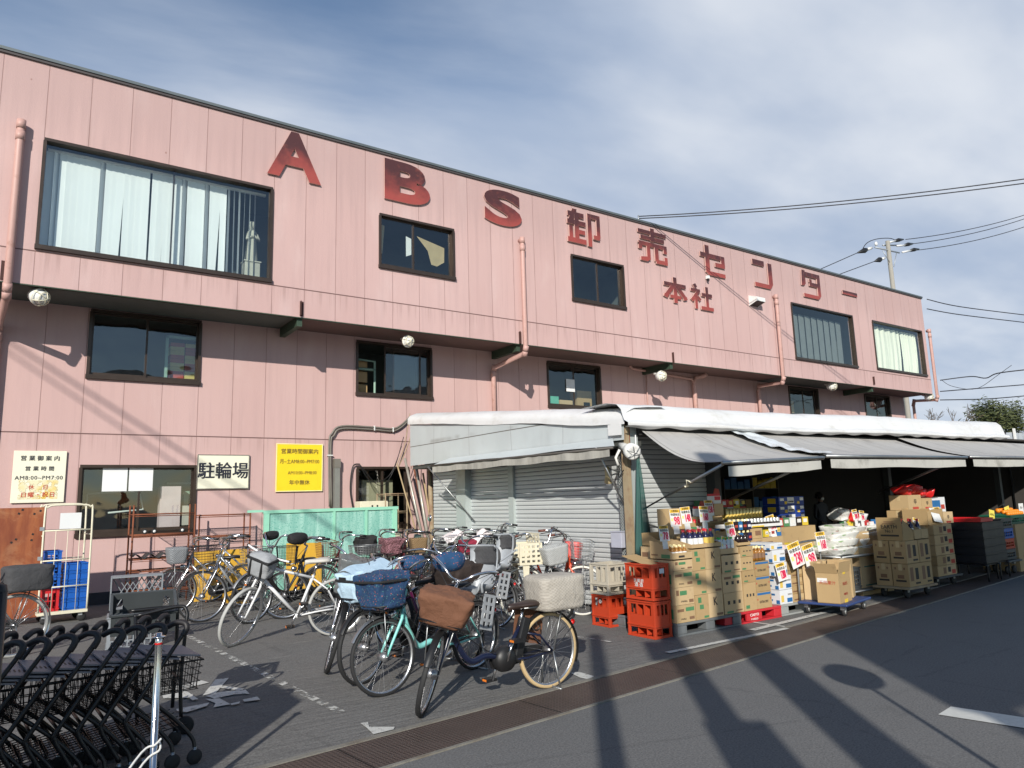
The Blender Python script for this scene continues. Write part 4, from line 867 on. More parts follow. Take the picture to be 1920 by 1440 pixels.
    if bar == 'city': half = [(0, 0, 0), (.035, .05, .02), (.02, .12, .075), (-.04, .20, .105), (-.14, .26, .10), (-.26, .275, .085)]
    elif bar == 'ape': half = [(0, 0, 0), (.03, .07, .0), (.02, .15, .12), (-.02, .22, .16), (-.10, .27, .14), (-.20, .285, .12)]
    else: half = [(.05, 0, 0), (.05, .10, .0), (.05, .18, .01), (.035, .24, .01), (.02, .28, .01), (.01, .30, .01)]
    L_ = [Vector(q) for q in half]; pts = [top+Vector((q.x, -q.y, q.z)) for q in L_[::-1]]+[top+q for q in L_[1:]]
    m.tube(sm(pts, 4), .0115, 8); hb = m.build('handlebar', o)
    for s in (-1, 1):
        a, b = top+Vector((L_[-1].x, s*L_[-1].y, L_[-1].z)), top+Vector((L_[-2].x, s*L_[-2].y, L_[-2].z))
        m = MB(grip); m.T = TS; m.tube([a+(a-b)*.1, b.lerp(a, .25)], .017, 8); m.build('grip', hb)
        c_ = top+Vector((L_[-2].x, s*L_[-2].y, L_[-2].z)); m = MB(M_black); m.T = TS; m.tube([c_+Vector((.03, -s*.02, 0)), c_+Vector((.05, 0, -.02)), c_+Vector((-.02, s*.02, -.035)), a+Vector((.02, 0, -.035))], .006, 5)
        m.tube(sm([c_+Vector((.05, 0, -.01)), c_+Vector((.16, -s*.05, -.0)), top+Vector((.14, s*.03, -.05)), lo+Vector((.03, s*.02, .02))], 5), .0028, 4); m.build('brake_lever', hb)
        if mitts: m = MB(mitts); mitt(m, a.lerp(b, .45)+Vector((.01, 0, 0)), 1.0 if s > 0 else .8, TS, seed=s*3+len(label)); m.build('hand_cover', hb)
    m = MB(M_redr); m.lathe([(0, .012), (.02, .010), (.022, 0)], (-r*.83-.03, 0, r+.19) if fend else (-.10, 0, r*1.7), (-1, 0, 0), 10); m.build('rear_reflector', o)
    m = MB(M_black); m.tube(sm([top+Vector((.02, .03, -.02)), lo+Vector((.05, .04, .05)), lo.lerp(bb, .5)+Vector((.02, .03, -.02)), bb+Vector((0, .03, .03)), (.2, .07, r+.02), (.02, .07, r)], 5), .003, 4); m.build('brake_cable', o)
    m = MB(M_black); m.tube([(.33*math.cos(a)*.9*(r/.33)+.0, 0, 0) for a in ()] or [(.10, .03, r*1.72), (.12, .06, r*1.66), (.13, .03, r*1.58), (.13, -.03, r*1.58), (.12, -.06, r*1.66), (.10, -.03, r*1.72)], .008, 6); m.build('ring_lock', o)
    # saddle
    sp = st+Vector((-.03, 0, .09)); seat = Vector((sp.x-.03, 0, seat_h)); m = MB(M_chrome); m.tube([st, sp+Vector((-.01, 0, .05))], .013, 8); m.build('seat_post', o)
    def fs(u, v):
        a = 2*math.pi*u; t = (1-math.cos(math.pi*min(1, v)))/2
        L0 = .27; x = -.11+L0*(.5+.5*math.cos(a)); wid = .10*(1-min(1, max(0, (x+.11)/L0))**.7*.78)
        return None
    m = MB(saddle or M_saddle); nS = 9
    secs = [(-.12, .03, .0), (-.11, .075, .006), (-.07, .095, .01), (-.01, .085, .008), (.05, .05, .002), (.11, .028, .0), (.15, .020, -.004), (.165, .008, -.01)]
    m.add([seat+Vector((x, w_*math.cos(a), z+.025*math.sin(a) if math.sin(a) > 0 else z+.03*math.sin(a))) for (x, w_, z) in secs for a in [2*math.pi*k/12 for k in range(12)]],
          [(i*12+k, i*12+(k+1) % 12, (i+1)*12+(k+1) % 12, (i+1)*12+k) for i in range(len(secs)-1) for k in range(12)]+[list(range(12))], True); m.build('saddle', o)
    # crank, pedals, chain guard
    m = MB(M_chrome); m.tube([bb+Vector((0, -.06, 0)), bb+Vector((.05, -.075, -.155))], .011, 6); m.tube([bb+Vector((0, .06, 0)), bb+Vector((-.05, .075, .155))], .011, 6); cr = m.build('crank', o)
    for s, v_ in ((-1, (.05, -.12, -.155)), (1, (-.05, .12, .155))):
        m = MB(M_black); m.box(bb+Vector(v_), (.09, .08, .022)); m.use(M_orange); m.box(bb+Vector(v_)+Vector((.046, 0, 0)), (.004, .05, .016)); m.box(bb+Vector(v_)-Vector((.046, 0, 0)), (.004, .05, .016)); m.build('pedal', cr)
    if guard is not False:
        m = MB(guard or M_black); m.T = None; q = bb+Vector((0, -.052, 0))
        m.prism([q+Vector((.09, 0, .0)), q+Vector((.05, 0, .075)), (.0, q.y, r+.04), (-.04, q.y, r), (0, q.y, r-.035), q+Vector((0, 0, -.085)), q+Vector((.07, 0, -.06))], (0, -.012, 0)); m.build('chain_guard', o)
    if batt:
        m = MB(M_black); m.box(bb.lerp(st, .55)+Vector((-.075, 0, .01)), (.075, .085, .34), ry=R(-20)); m.build('battery', o, bevel=.012)
        m = MB(M_black); m.lathe([(.02, -.06), (.085, -.05), (.10, 0), (.085, .05), (.02, .06)], bb+Vector((-.01, 0, .01)), (0, 1, 0), 18, True); m.build('motor', o)
    if stand:
        m = MB(M_steel)
        for s in (-1, 1): m.tube([rh+Vector((0, s*.065, 0)), (-.02, s*.12, .012)], .008, 6)
        m.tube([(-.02, -.13, .012), (-.02, .13, .012)], .009, 6); m.build('stand', o)
    if lamp:
        lp = TS @ (lo+Vector((.09, 0, -.04))) if basket else TS @ (lo+Vector((.08, 0, .03)))
        m = MB(M_chrome); m.lathe([(.018, -.05), (.035, -.02), (.038, .015), (.0, .03)], lp, (TS.to_3x3() @ Vector((1, 0, -.1))), 12); m.build('headlight', o)
    # baskets and loads
    bc = lo+Vector((.175, 0, .015))
    if basket:
        k_, mt = basket[0], basket[1]
        m = MB(M_steel); m.T = TS; m.tube([lo+Vector((.0, 0, .05)), bc+Vector((0, 0, -.005))], .008, 5)
        for s in (-1, 1): m.tube([hub_f+Vector((0, s*.055, 0)), bc+Vector((.04, s*.1, -.005))], .005, 5)
        m.build('basket_stay', o)
        if k_ == 'wire': m = MB(mt); wirebasket(m, bc, .36, .27, .25, T=TS); m.build('basket', o)
        elif k_ == 'wicker':
            m = MB(mt); puffy(m, bc, .36, .28, .24, .78, -.02, .004, T=TS, open_top=True); m.build('basket', o)
        elif k_ == 'cover':
            sz = basket[2] if len(basket) > 2 else (.40, .31, .27); m = MB(mt); puffy(m, bc, *sz, .76, .02, .042, seed=len(label), T=TS, n=56, rows=26); b_ = m.build('basket_cover', o)
            if len(basket) > 3: m = MB(basket[3]); m.T = TS; m.tube([bc+Vector((math.copysign(abs(math.cos(a))**.45, math.cos(a))*sz[1]*.50, math.copysign(abs(math.sin(a))**.45, math.sin(a))*sz[0]*.50, sz[2]*.80)) for a in [2*math.pi*i/28 for i in range(28)]], .012, 6, closed=True); m.build('drawstring', b_)
            m = MB(M_black); wirebasket(m, bc+Vector((0, 0, -.012)), sz[0]*.8, sz[1]*.8, .04, T=TS); m.build('basket', o)
    if rear:
        m = MB(M_steel)
        for s in (-1, 1): m.tube([(st.x-.02, s*.04, r*2+.06), (-.20, s*.06, r*2+.06)], .007, 5); m.tube([(0, s*.07, r), (-.12, s*.06, r*2+.06)], .006, 5)
        for i in range(4): m.tube([(st.x-.06-.09*i, -.055, r*2+.06), (st.x-.06-.09*i, .055, r*2+.06)], .005, 5)
        m.build('carrier', o)
    zc = r*2+.045
    if rear == 'wire': m = MB(M_steel); wirebasket(m, (-.06, 0, zc), .34, .42, .24); m.build('rear_basket', o)
    if rear == 'tallbox':
        m = MB(rearbox); puffy(m, (-.09, 0, zc-.02), .34, .46, .26, .92, .02, .010, seed=4); m.build('rear_box_cover', o)
    if rear == 'seat':
        c1, c2 = rearbox; s_ = E_part = None
        m = MB(c1)
        shell = [(.14, .0), (.13, .05), (-.02, .02), (-.11, .04), (-.15, .17), (-.18, .31), (-.18, .40), (-.14, .43)]
        def fsh(u, v):
            i = min(int(u*7), 6); t = u*7-i; x = shell[i][0]*(1-t)+shell[i+1][0]*t; z = shell[i][1]*(1-t)+shell[i+1][1]*t
            vv = v*2-1; return (-.06+x+.10*abs(vv)**3*(1 if u > .4 else .2), vv*(.15 if u < .5 else .17), zc+.02+z+(.06*abs(vv)**4 if u < .5 else 0))
        m.grid(fsh, 21, 12); cs = m.build('child_seat', o, solid=.012)
        m = MB(c2); m.grid(lambda u, v: (-.225+.05*abs(v*2-1)**3, (v*2-1)*.165*(1-.35*(2*u-1)**4), zc+.27+.16*u), 6, 12); m.build('seat_back_pad', cs, solid=.03)
        for s in (-1, 1):
            m = MB(c1); slotted(m, Matrix.Translation((.06, s*.185, zc-.26)) @ Matrix.Rotation(R(-14), 4, 'Y'), .13, .28, 2, 4, .026, .01); m.build('leg_guard', cs)
            m = MB(c1); m.tube(sm([(.07, s*.165, zc+.05), (.09, s*.18, zc+.13), (0, s*.185, zc+.18), (-.17, s*.18, zc+.26)], 5), .013, 6); m.build('arm_rest', cs)
    if rear == 'lattice':
        m = MB(rearbox); slotted(m, Matrix.Translation((-.20, 0, zc)) @ Matrix.Rotation(R(90), 4, 'Z') @ Matrix.Rotation(R(6), 4, 'X'), .36, .36, 4, 6, .034, .012); cs = m.build('child_seat', o)
        for s in (-1, 1): m = MB(rearbox); slotted(m, Matrix.Translation((-.05, s*.185, zc)), .29, .24, 4, 4, .030, .011); m.T = None; m.prism([(-.02, s*.165, zc-.22), (.05, s*.165, zc-.22), (.06, s*.165, zc), (-.03, s*.165, zc)], (0, .008, 0)); m.build('side_panel', cs)
        m = MB(rearbox); m.box((-.05, 0, zc), (.29, .36, .02)); m.build('seat_base', cs)
    o['_top'] = 0; del o['_top']
    return o, TS, dict(bc=bc, top=top, lo=lo, zc=zc, r=r, bb=bb, st=st)

# --- foreground
o, TS, k_ = bicycle((801, 1342), (1030, 1290), 'navy electric bicycle in front with brown canvas basket cover and tan rear tyre', 'U', (.008, .012, .035), r=.295, steer=50, tyre=M_tyre, rtyre=M_ttan, saddle=M_sbrn,
                    basket=('cover', F_brown, (.40, .28, .22)), rear='tallbox', rearbox=F_grey, batt=True, fend=M_black, grip=M_black, seat_h=.67)
m = MB(F_brown); m.prism([(.02, -.075, .33), (-.04, -.075, .66), (.26, -.075, .66), (.30, -.075, .40)], (0, .004, 0)); m.build('skirt_guard', o)
m = MB(F_brown); m.T = TS; m.build('x', o) if 0 else None
m = MB(M_white); m.T = TS; m.box(k_['lo']+Vector((.16, 0, .055)), (.05, .13, .05)); m.build('lamp_housing', o, bevel=.01)
o, TS, k_ = bicycle((712, 1308), (898, 1253), 'turquoise step-through bicycle with navy floral basket cover and matching hand covers', 'U', (.22, .60, .56), r=.297, steer=-10, wb=1.08, basket=('cover', F_navyfl, (.42, .33, .27), F_black), mitts=F_bluefl, fend=M_steel, rear='seat', rearbox=(M_lgrey, F_dgrey), seat_h=.76)
o, TS, k_ = bicycle((680, 1284), (830, 1237), 'black bicycle with a light blue cloth spread over its basket', 'U', (.012, .012, .012), r=.305, steer=4, basket=('cover', F_lblue, (.46, .34, .22), F_black), fend=M_black, rear=None)
m = MB(F_lblue); m.T = TS; q = k_['bc']; m.grid(lambda u, v: (q.x+.10-.42*u, q.y-.02+(v-.5)*.40, q.z+.235+.08*u+.02*math.sin(v*9+u*5)), 14, 10); m.build('cloth', o)
m = MB(M_black); m.T = TS; m.box(q+Vector((.178, -.10, .19)), (.004, .075, .04)); m.build('patch', o)
o, TS, k_ = bicycle((614, 1263), (748, 1213), 'black bicycle with a clear plastic basket cover and front wheel turned edge-on', 'mixte', (.015, .015, .016), r=.31, steer=38, lean=-5, fend=M_black, basket=('cover', pm('smoky_clear_plastic', (.13, .14, .14), .2, 0, .5, 20, bump=.004), (.34, .28, .34)), barm=M_chrome)
o, TS, k_ = bicycle((447, 1212), (629, 1192), 'white sports bicycle with flat handlebar and silver grey handlebar bag', 'diamond', (.72, .73, .73), r=.335, steer=46, lean=-7, bar='flat', tyre=M_tgrey, saddle=M_wsad, fend=None, guard=False, lamp=False, seat_h=.88, stand=False, barm=pm('white_bar', (.7, .7, .7), .4))
m = MB(F_silver); puffy(m, k_['top']+Vector((.14, .03, -.20)), .30, .20, .22, .8, .04, .02, seed=2, T=TS); b_ = m.build('handlebar_bag', o)
m = MB(F_black); m.T = TS; m.box(k_['top']+Vector((.14, .03, .0)), (.212, .31, .03)); m.box(k_['top']+Vector((.14, .10, -.10)), (.222, .02, .2)); m.box(k_['top']+Vector((.14, -.05, -.10)), (.222, .02, .2)); m.build('bag_strap', b_, bevel=.008)
# --- left group
bicycle((383, 1166), (497, 1148), 'silver bicycle with dark mesh basket next to the wire racks', 'mixte', (.42, .43, .43), .6, r=.34, steer=-12, basket=('wire', M_black), tyre=M_tyre)
bicycle((338, 1150), (446, 1139), 'bicycle with grey wicker basket and chrome mudguard behind the silver one', 'mixte', (.35, .35, .36), .7, r=.325, steer=4, basket=('wicker', M_wick), bar='city')
bicycle((403, 1128), (500, 1120), 'chrome bicycle nearest the wall, only its handlebar clearly showing', 'mixte', (.5, .5, .5), .8, r=.32, steer=-8, bar='city')
bicycle((482, 1168), (590, 1152), 'bicycle with black hand covers behind the white sports bicycle', 'U', (.02, .02, .02), r=.33, steer=12, mitts=F_black, basket=('wire', M_steel), fend=M_steel, bar='ape')
bicycle((545, 1160), (665, 1150), 'black bicycle with a black wire basket in front of the green screen', 'U', (.015, .02, .02), r=.32, basket=('wire', M_black), rear='wire')
bicycle((-160, 1262), (-22, 1240), 'bicycle at the left edge with grey cloth over its rear basket', 'mixte', (.3, .3, .3), .5, r=.33, tyre=M_tyre, rear='tallbox', rearbox=F_dgrey, rtyre=M_tgrey)
# --- middle
bicycle((858, 1240), (748, 1222), 'purple bicycle facing right with dark brown vinyl basket cover', 'U', (.075, .006, .04), .1, r=.32, steer=-12, basket=('cover', F_dbrown, (.46, .42, .20)), fend=M_black)
bicycle((800, 1200), (925, 1180), 'bicycle with tall grey rear child seat and black back pad', 'U', (.05, .05, .055), r=.30, rear='seat', rearbox=(M_lgrey, F_dgrey), basket=('wire', M_black), steer=10)
bicycle((852, 1176), (968, 1164), 'bicycle with cream lattice child seat over a white rear tyre', 'mixte', (.45, .45, .46), .6, r=.33, tyre=M_twhite, rear='lattice', rearbox=M_ivory, steer=8)
bicycle((1046, 1160), (948, 1150), 'bicycle with high handlebar and pale wicker basket by the shutter', 'U', (.2, .2, .21), .3, r=.31, basket=('wicker', fabric('wicker_pale', [(.26, .27, .27), (.36, .37, .36), (.45, .46, .45)], 1, 'weave')), bar='ape', grip=pm('brown_grip', (.14, .05, .035), .6), steer=-25, tyre=M_tyre)
o, TS, k_ = bicycle((1084, 1153), (990, 1143), 'red bicycle with red basket and white front tyre nearest the side shutter', 'U', (.62, .07, .02), r=.315, tyre=M_twhite, steer=28, basket=('wire', M_galv), grip=pm('brown_grip', (.14, .05, .035), .6), bar='city')
m = MB(pm('faded_red_liner', (.66, .13, .12), .5)); puffy(m, k_['bc']+Vector((-.16, .2, .0)), .30, .22, .25, .8, -.01, .006, T=TS, open_top=True); m.build('rear_bag', o)
# --- back row before the shutter and the green screen
bicycle((618, 1128), (720, 1120), 'bicycle with cream lattice rear seat before the green screen', 'U', (.10, .02, .02), r=.31, rear='lattice', rearbox=M_ivory, basket=('wire', pm('brown_plastic', (.20, .07, .035), .5)), steer=15)
bicycle((690, 1122), (795, 1116), 'bicycle with black cloth basket cover in the back row', 'mixte', (.02, .02, .02), r=.32, basket=('cover', F_black, (.42, .36, .26)), steer=10)
bicycle((740, 1126), (842, 1118), 'bicycle with pink leopard print basket cover', 'U', (.3, .05, .06), r=.32, basket=('cover', F_pink, (.42, .34, .24)), steer=6)
bicycle((790, 1124), (893, 1116), 'bicycle with brown wicker basket and dark blue tyres', 'U', (.02, .03, .06), r=.325, tyre=M_tblue, basket=('wicker', M_wbrn), steer=-4, rear='wire')
o, TS, k_ = bicycle((840, 1120), (940, 1112), 'bicycle with a white cloth over its handlebar in the back row', 'mixte', (.4, .4, .42), .5, r=.32, basket=('wire', M_steel), steer=12)
m = MB(F_wcloth); m.T = TS; q = k_['top']; m.grid(lambda u, v: (q.x-.1+.42*u, q.y+(v-.5)*.42, q.z+.09-.25*abs(u-.4)**1.3-.12*abs(v-.5)+.02*math.sin(u*11+v*7)), 14, 12); m.build('cloth', o)
o, TS, k_ = bicycle((884, 1122), (982, 1114), 'bicycle with pink and white cloth and a dark red bag in its basket', 'U', (.25, .03, .05), r=.31, basket=('cover', fabric('dark_red_bag', [(.20, .01, .03), (.28, .02, .05)]), (.34, .28, .20)), steer=8)
m = MB(F_wcloth); m.T = TS; q = k_['top']; m.grid(lambda u, v: (q.x-.15+.40*u, q.y+(v-.5)*.38, q.z+.12-.30*abs(u-.35)**1.3-.15*abs(v-.5)+.02*math.sin(u*13+v*5)), 14, 12); m.build('cloth', o)
bicycle((925, 1120), (1018, 1113), 'city bicycle in the back row with black handlebar grips and a wire basket', 'mixte', (.3, .3, .3), .6, r=.32, basket=('wire', M_black), steer=-15, bar='ape')
# scooter-like mirror behind the row
p = G(822, 1112); o = E('parked_scooter', (p.x, p.y+.2, 0), 'small scooter behind the bicycles showing one round mirror', 'scooter', rz=R(200))
m = MB(M_galv); m.lathe([(.20, -.05), (.235, -.04), (.24, 0), (.235, .04), (.20, .05)], (.6, 0, .24), (0, 1, 0), 24); m.lathe([(.20, -.05), (.235, -.04), (.24, 0), (.235, .04), (.20, .05)], (-.55, 0, .24), (0, 1, 0), 24); m.build('wheel', o)
m = MB(pm('scooter_green', (.10, .16, .14), .35)); puffy(m, (-.25, 0, .35), .3, .7, .35, .9, .04, .0); m.build('body', o); m = MB(pm('scooter_green', (.1, .16, .14))); m.tube([(.6, 0, .24), (.42, 0, .7), (.36, 0, .98)], [.05, .07, .06]); m.build('front_panel', o)
m = MB(M_black); m.tube([(.3, -.3, 1.0), (.36, 0, 1.02), (.3, .3, 1.0)], .015); m.tube([(.34, .2, 1.0), (.32, .24, 1.2)], .006); hb = m.build('handlebar', o)
m = MB(M_chrome); m.lathe([(0, .02), (.055, .015), (.06, 0), (.05, -.006), (0, -.008)], (.32, .24, 1.25), (.9, -.3, 0), 18); m.build('mirror', hb)
# ================================================================== LEFT SIDE: racks, cages, screens, carts
def holewall(m, T, w, h, holes, th):
    m.T = T
    xs = sorted({-w/2, w/2, *[a for q in holes for a in (q[0], q[1])]}); zs = sorted({0, h, *[a for q in holes for a in (q[2], q[3])]})
    for y in (0, th):
        for i in range(len(xs)-1):
            for j in range(len(zs)-1):
                cx_, cz_ = (xs[i]+xs[i+1])/2, (zs[j]+zs[j+1])/2
                if any(q[0] < cx_ < q[1] and q[2] < cz_ < q[3] for q in holes): continue
                m.poly([(xs[i], y, zs[j]), (xs[i+1], y, zs[j]), (xs[i+1], y, zs[j+1]), (xs[i], y, zs[j+1])])
    for a, b, c_, d in list(holes)+[(-w/2, w/2, 0, h)]:
        m.poly([(a, 0, c_), (a, th, c_), (a, th, d), (a, 0, d)]); m.poly([(b, 0, c_), (b, 0, d), (b, th, d), (b, th, c_)]); m.poly([(a, 0, d), (a, th, d), (b, th, d), (b, 0, d)]); m.poly([(a, 0, c_), (b, 0, c_), (b, th, c_), (a, th, c_)])
def crate_bm(m, w, d, h, hf, hs, th=.012, rims=()):
    """w along x, d along y; hf: holes on the two w faces, hs: on the d faces"""
    Rz = lambda a: Matrix.Rotation(a, 4, 'Z')
    for k_, (ww, hh, off) in enumerate(((w, hf, d), (d-.0005, hs, w), (w, hf, d), (d-.0005, hs, w))):
        holewall(m, Rz(R(90*k_)) @ Matrix.Translation((0, -off/2, 0)), ww-(.0 if k_ % 2 == 0 else 2*th+.001), h, hh, th)
    m.T = None; m.box((0, 0, .012), (w-2*th-.002, d-2*th-.002, .012))
    for z in rims:
        for k_ in range(4):
            ww, off = ((w, d), (d, w))[k_ % 2]; m.T = Rz(R(90*k_)); m.box((0, -off/2-.004, z), (ww+.016, .012, .014))
    m.T = None
def gridholes(w, z0, z1, nx, nz, gap, mx=.03):
    if not nx: return []
    out = []; cw = (w-2*mx)/nx; ch = (z1-z0)/nz
    for i in range(nx):
        for j in range(nz): out.append((-w/2+mx+i*cw+gap/2, -w/2+mx+(i+1)*cw-gap/2, z0+j*ch+gap/2, z0+(j+1)*ch-gap/2))
    return out
M_blue = pm('blue_crate_plastic', (.010, .10, .42), .4, 0, .08); M_red = pm('red_crate_plastic', (.55, .02, .025), .4, 0, .08); M_dgcr = pm('dark_grey_crate', (.06, .068, .072), .45); M_gcr = pm('grey_crate', (.22, .24, .26), .5, 0, .1, 5, dirt=.2)
# rust-stained board leaning at the far left
N = Nd('stained_board'); n1_ = N.noise(1, 7, .65, N.scaled(6, 6, 1.2)); n2_ = N.noise(2.2, 6, .7, None, .5)
c = N.mix(N.ramp(n1_, .35, .7), (.20, .045, .014, 1), (.34, .105, .032, 1)); c = N.mix(N.math('MULTIPLY', N.ramp(n2_, .5, .7), .7), c, (.42, .20, .09, 1)); c = N.mix(N.math('MULTIPLY', N.ramp(N.noise(.9, 3), .45, .65), .5), c, (.13, .025, .01, 1))
M_stb = N.end(N.bsdf(c, .55, 0, n1_, .004))
m = MB(M_stb); m.box((-.6, 0, .85), (1.25, .02, 1.50)); o = m.build('stained_board', None, 'rusty orange plywood board with small bolt holes at the left edge', 'board', loc=(.43, 12.25, 0), bevel=.006)
m = MB(M_black)
for (x, z) in ((-.12, 1.52), (-.05, 1.56), (-.30, 1.53), (-.26, 1.58), (-.12, 1.24), (-.13, 1.16), (-.36, 1.14), (-.31, 1.18), (-.55, 1.5), (-.6, 1.2)): m.box((x, -.011, z-.01), (.026, .003, .026), ry=R(20))
m.build('bolt_hole', o)
# roll cage
cg = E('roll_cage', (.70, 12.35, 0), 'cream roll cage holding blue and red crates beside the rusty board', 'trolley', rz=R(4))
w, d, h = .58, .56, 1.62
m = MB(M_cream)
def hoop(y, top=h): return sm([(-w/2, y, .17), (-w/2, y, top-.14), (-w/2+.03, y, top-.03), (-w/2+.12, y, top), (w/2-.12, y, top), (w/2-.03, y, top-.03), (w/2, y, top-.14), (w/2, y, .17)], 4)
m.tube(hoop(-d/2), .013, 8)
for z in (1.27, .86, .50): m.tube([(-w/2, -d/2, z), (w/2, -d/2, z)], .010, 6)
for i in range(1, 4): m.tube([(-w/2+w*i/4, -d/2, .17), (-w/2+w*i/4, -d/2, 1.27)], .005, 5)
m.build('front_frame', cg)
m = MB(M_cream); m.tube(hoop(d/2, h+.02), .013, 8)
for z in (1.27, .86, .50): m.tube([(-w/2, d/2, z), (w/2, d/2, z)], .008, 6)
m.build('back_frame', cg)
m = MB(M_cream); [m.tube([(s*w/2, -d/2, z), (s*w/2, d/2, z)], .008, 6) for s in (-1, 1) for z in (1.2, .7)]; m.build('side_bar', cg)
m = MB(M_rust); m.use(M_cream); m.bb(-w/2-.01, w/2+.01, -d/2-.01, d/2+.01, .13, .17); m.build('base', cg)
m = MB(M_galv); [m.box((-w/2-.025, -d/2, z), (.05, .03, .05)) for z in (1.30, .90, .55)]; m.build('hinge', cg)
for x in (-1, 1):
    for y in (-1, 1):
        m = MB(M_galv); m.box((x*.22, y*.22, .11), (.05, .06, .05)); m.use(M_rubber); m.lathe([(.02, -.018), (.055, -.016), (.06, 0), (.055, .016), (.02, .018)], (x*.22+.02, y*.22, .061), (0, 1, 0), 16, True); m.build('caster', cg)
m = MB(M_paper); m.box((.02, -d/2-.018, 1.40), (.26, .004, .22), rx=R(2)); m.build('notice_sheet', cg)
def crate(name, mt, w_, d_, h_, loc, label, group=None, rz=0, nx=9, nz=5, cat='crate'):
    m = MB(mt); crate_bm(m, w_, d_, h_, gridholes(w_, .03, h_-.05, nx, nz, .012), gridholes(d_, .03, h_-.05, max(3, int(nx*d_/w_)) if nx else 0, nz, .012), rims=(h_-.01, .03))
    return m.build(name, None, label, cat, group, loc=loc, rz=rz)
for i in range(5): crate('plastic_crate', M_blue, .29, .40, .125, (.84, 12.33, .172+i*.128), ['lowest', 'second', 'third', 'fourth', 'topmost'][i]+' blue lattice crate of the right stack in the roll cage', 'blue crates in the roll cage', R(4), 10, 4)
for i in range(4):
    mt = M_red if i == 0 else M_blue
    crate('plastic_crate', mt, .21, .40, (.30 if i == 0 else .17), (.55, 12.32, .172+(0 if i == 0 else .304+(i-1)*.173)), 'red crate at the bottom of the left stack in the roll cage' if i == 0 else ['', 'lowest', 'middle', 'topmost'][i]+' blue box above the red crate in the roll cage', 'crates of the left stack in the roll cage', R(4), 3, 2)
# leaning grey crates in front of the wall
m = MB(M_gcr)
for q_ in ((-.255, 0, .014, .36), (.255, 0, .014, .36), (0, -.175, .50, .014), (0, .175, .50, .014)): m.box((q_[0], q_[1], .055), (q_[2], q_[3], .11))
holes = []
for i in range(9): m.T = Matrix.Rotation(R(0), 4, 'Z'); m.tube([(-.25+i*.056, -.17, .012), (-.25+i*.056+.2, .17, .012)], .006, 4, False); m.tube([(-.05+i*.056, -.17, .014), (-.25+i*.056, .17, .014)], .006, 4, False)
m.T = None
m.build('plastic_crate', None, 'grey crate standing on its side against the pink wall', 'crate', 'grey crates on the ground', loc=(1.26, 9.35, .62), rot=(R(96), 0, R(-6)))
crate('plastic_crate', M_gcr, .52, .40, .36, (1.26, 9.45, 0), 'grey crate on the ground carrying the upright lattice crate', 'grey crates on the ground', R(-6), 8, 4)
# wire racks
def wrack(x0, x1, y0, y1, h, zs, label, mat=M_rust, n=9):
    o = E('wire_rack', ((x0+x1)/2, (y0+y1)/2, 0), label, 'rack', 'rusty wire racks by the pink wall'); w, d = x1-x0, y1-y0
    for sx in (-1, 1):
        for sy in (-1, 1): m = MB(mat); m.tube([(sx*w/2, sy*d/2, 0), (sx*w/2, sy*d/2, h)], .014, 6); m.build('post', o)
    for z in zs:
        m = MB(mat)
        for s in (-1, 1): m.tube([(-w/2, s*d/2, z), (w/2, s*d/2, z)], .011, 5); m.tube([(-w/2, s*d/2, z-.03), (w/2, s*d/2, z-.03)], .005, 4); m.tube([(s*w/2, -d/2, z), (s*w/2, d/2, z)], .008, 5)
        for i in range(1, 22): m.tube([(-w/2+w*i/22, -d/2, z), (-w/2+w*i/22, d/2, z)], .0028, 3, False)
        for i in range(1, 5): m.tube([(-w/2, -d/2+d*i/5, z), (w/2, -d/2+d*i/5, z)], .0028, 3, False)
        m.build('shelf', o)
    return o
o = wrack(1.66, 2.58, 13.05, 13.5, 1.60, (.22, .55, .74, 1.12, 1.45), 'tall rusty wire rack in front of the ground-floor window')
m = MB(pm('corrugated_black', (.035, .036, .038), .6)); m.grid(lambda u, v: (1.68+.86*u, 13.02+.44*v, .79+.035*math.sin(u*26)), 60, 2); m.build('corrugated_sheet', None, 'dark corrugated sheet lying on the tall wire rack', 'sheet', solid=.006)
for i, x in enumerate((1.84, 1.98, 2.40)):
    m = MB(M_rubber); m.lathe([(.012, -.02), (.04, -.018), (.04, .018), (.012, .02)], (0, 0, .046), (0, 1, 0), 14, True); m.use(M_white); m.lathe([(.0, -.022), (.022, -.021), (.022, .021), (0, .022)], (0, 0, .046), (0, 1, 0), 10); m.build('caster_wheel', None, 'loose caster wheel on the tall wire rack', 'wheel', 'loose casters on the rack', loc=(x, 13.1, 1.13))
wrack(2.68, 3.52, 13.2, 13.6, 1.42, (1.40, 1.04, .60, .25), 'lower rusty wire rack right of the tall one')
# yellow board and sheets
M_yb = pm('ochre_board', (.60, .34, .03), .6, 0, .15, 3, dirt=.25, dcol=(.25, .13, .04))
m = MB(M_yb); m.box((0, 0, .42), (.86, .025, .80)); m.build('ochre_board', None, 'large ochre yellow board standing behind the left bicycles', 'board', loc=(3.02, 12.95, 0), rot=(R(-7), 0, R(3)), bevel=.004)
m = MB(M_yb); m.box((0, 0, .45), (.62, .025, .86)); o = m.build('ochre_board', None, 'narrower ochre board leaning on the green screen', 'board', loc=(4.28, 12.55, 0), rot=(R(-8), R(2), R(0)), bevel=.004)
m = MB(M_yb); puffy(m, (0, 0, 0), .6, .35, .16, .9, .03, .05, seed=3); m.build('ochre_bundle', None, 'crumpled ochre sheet bundle lying on the ground under the boards', 'bundle', loc=(3.15, 12.5, 0))
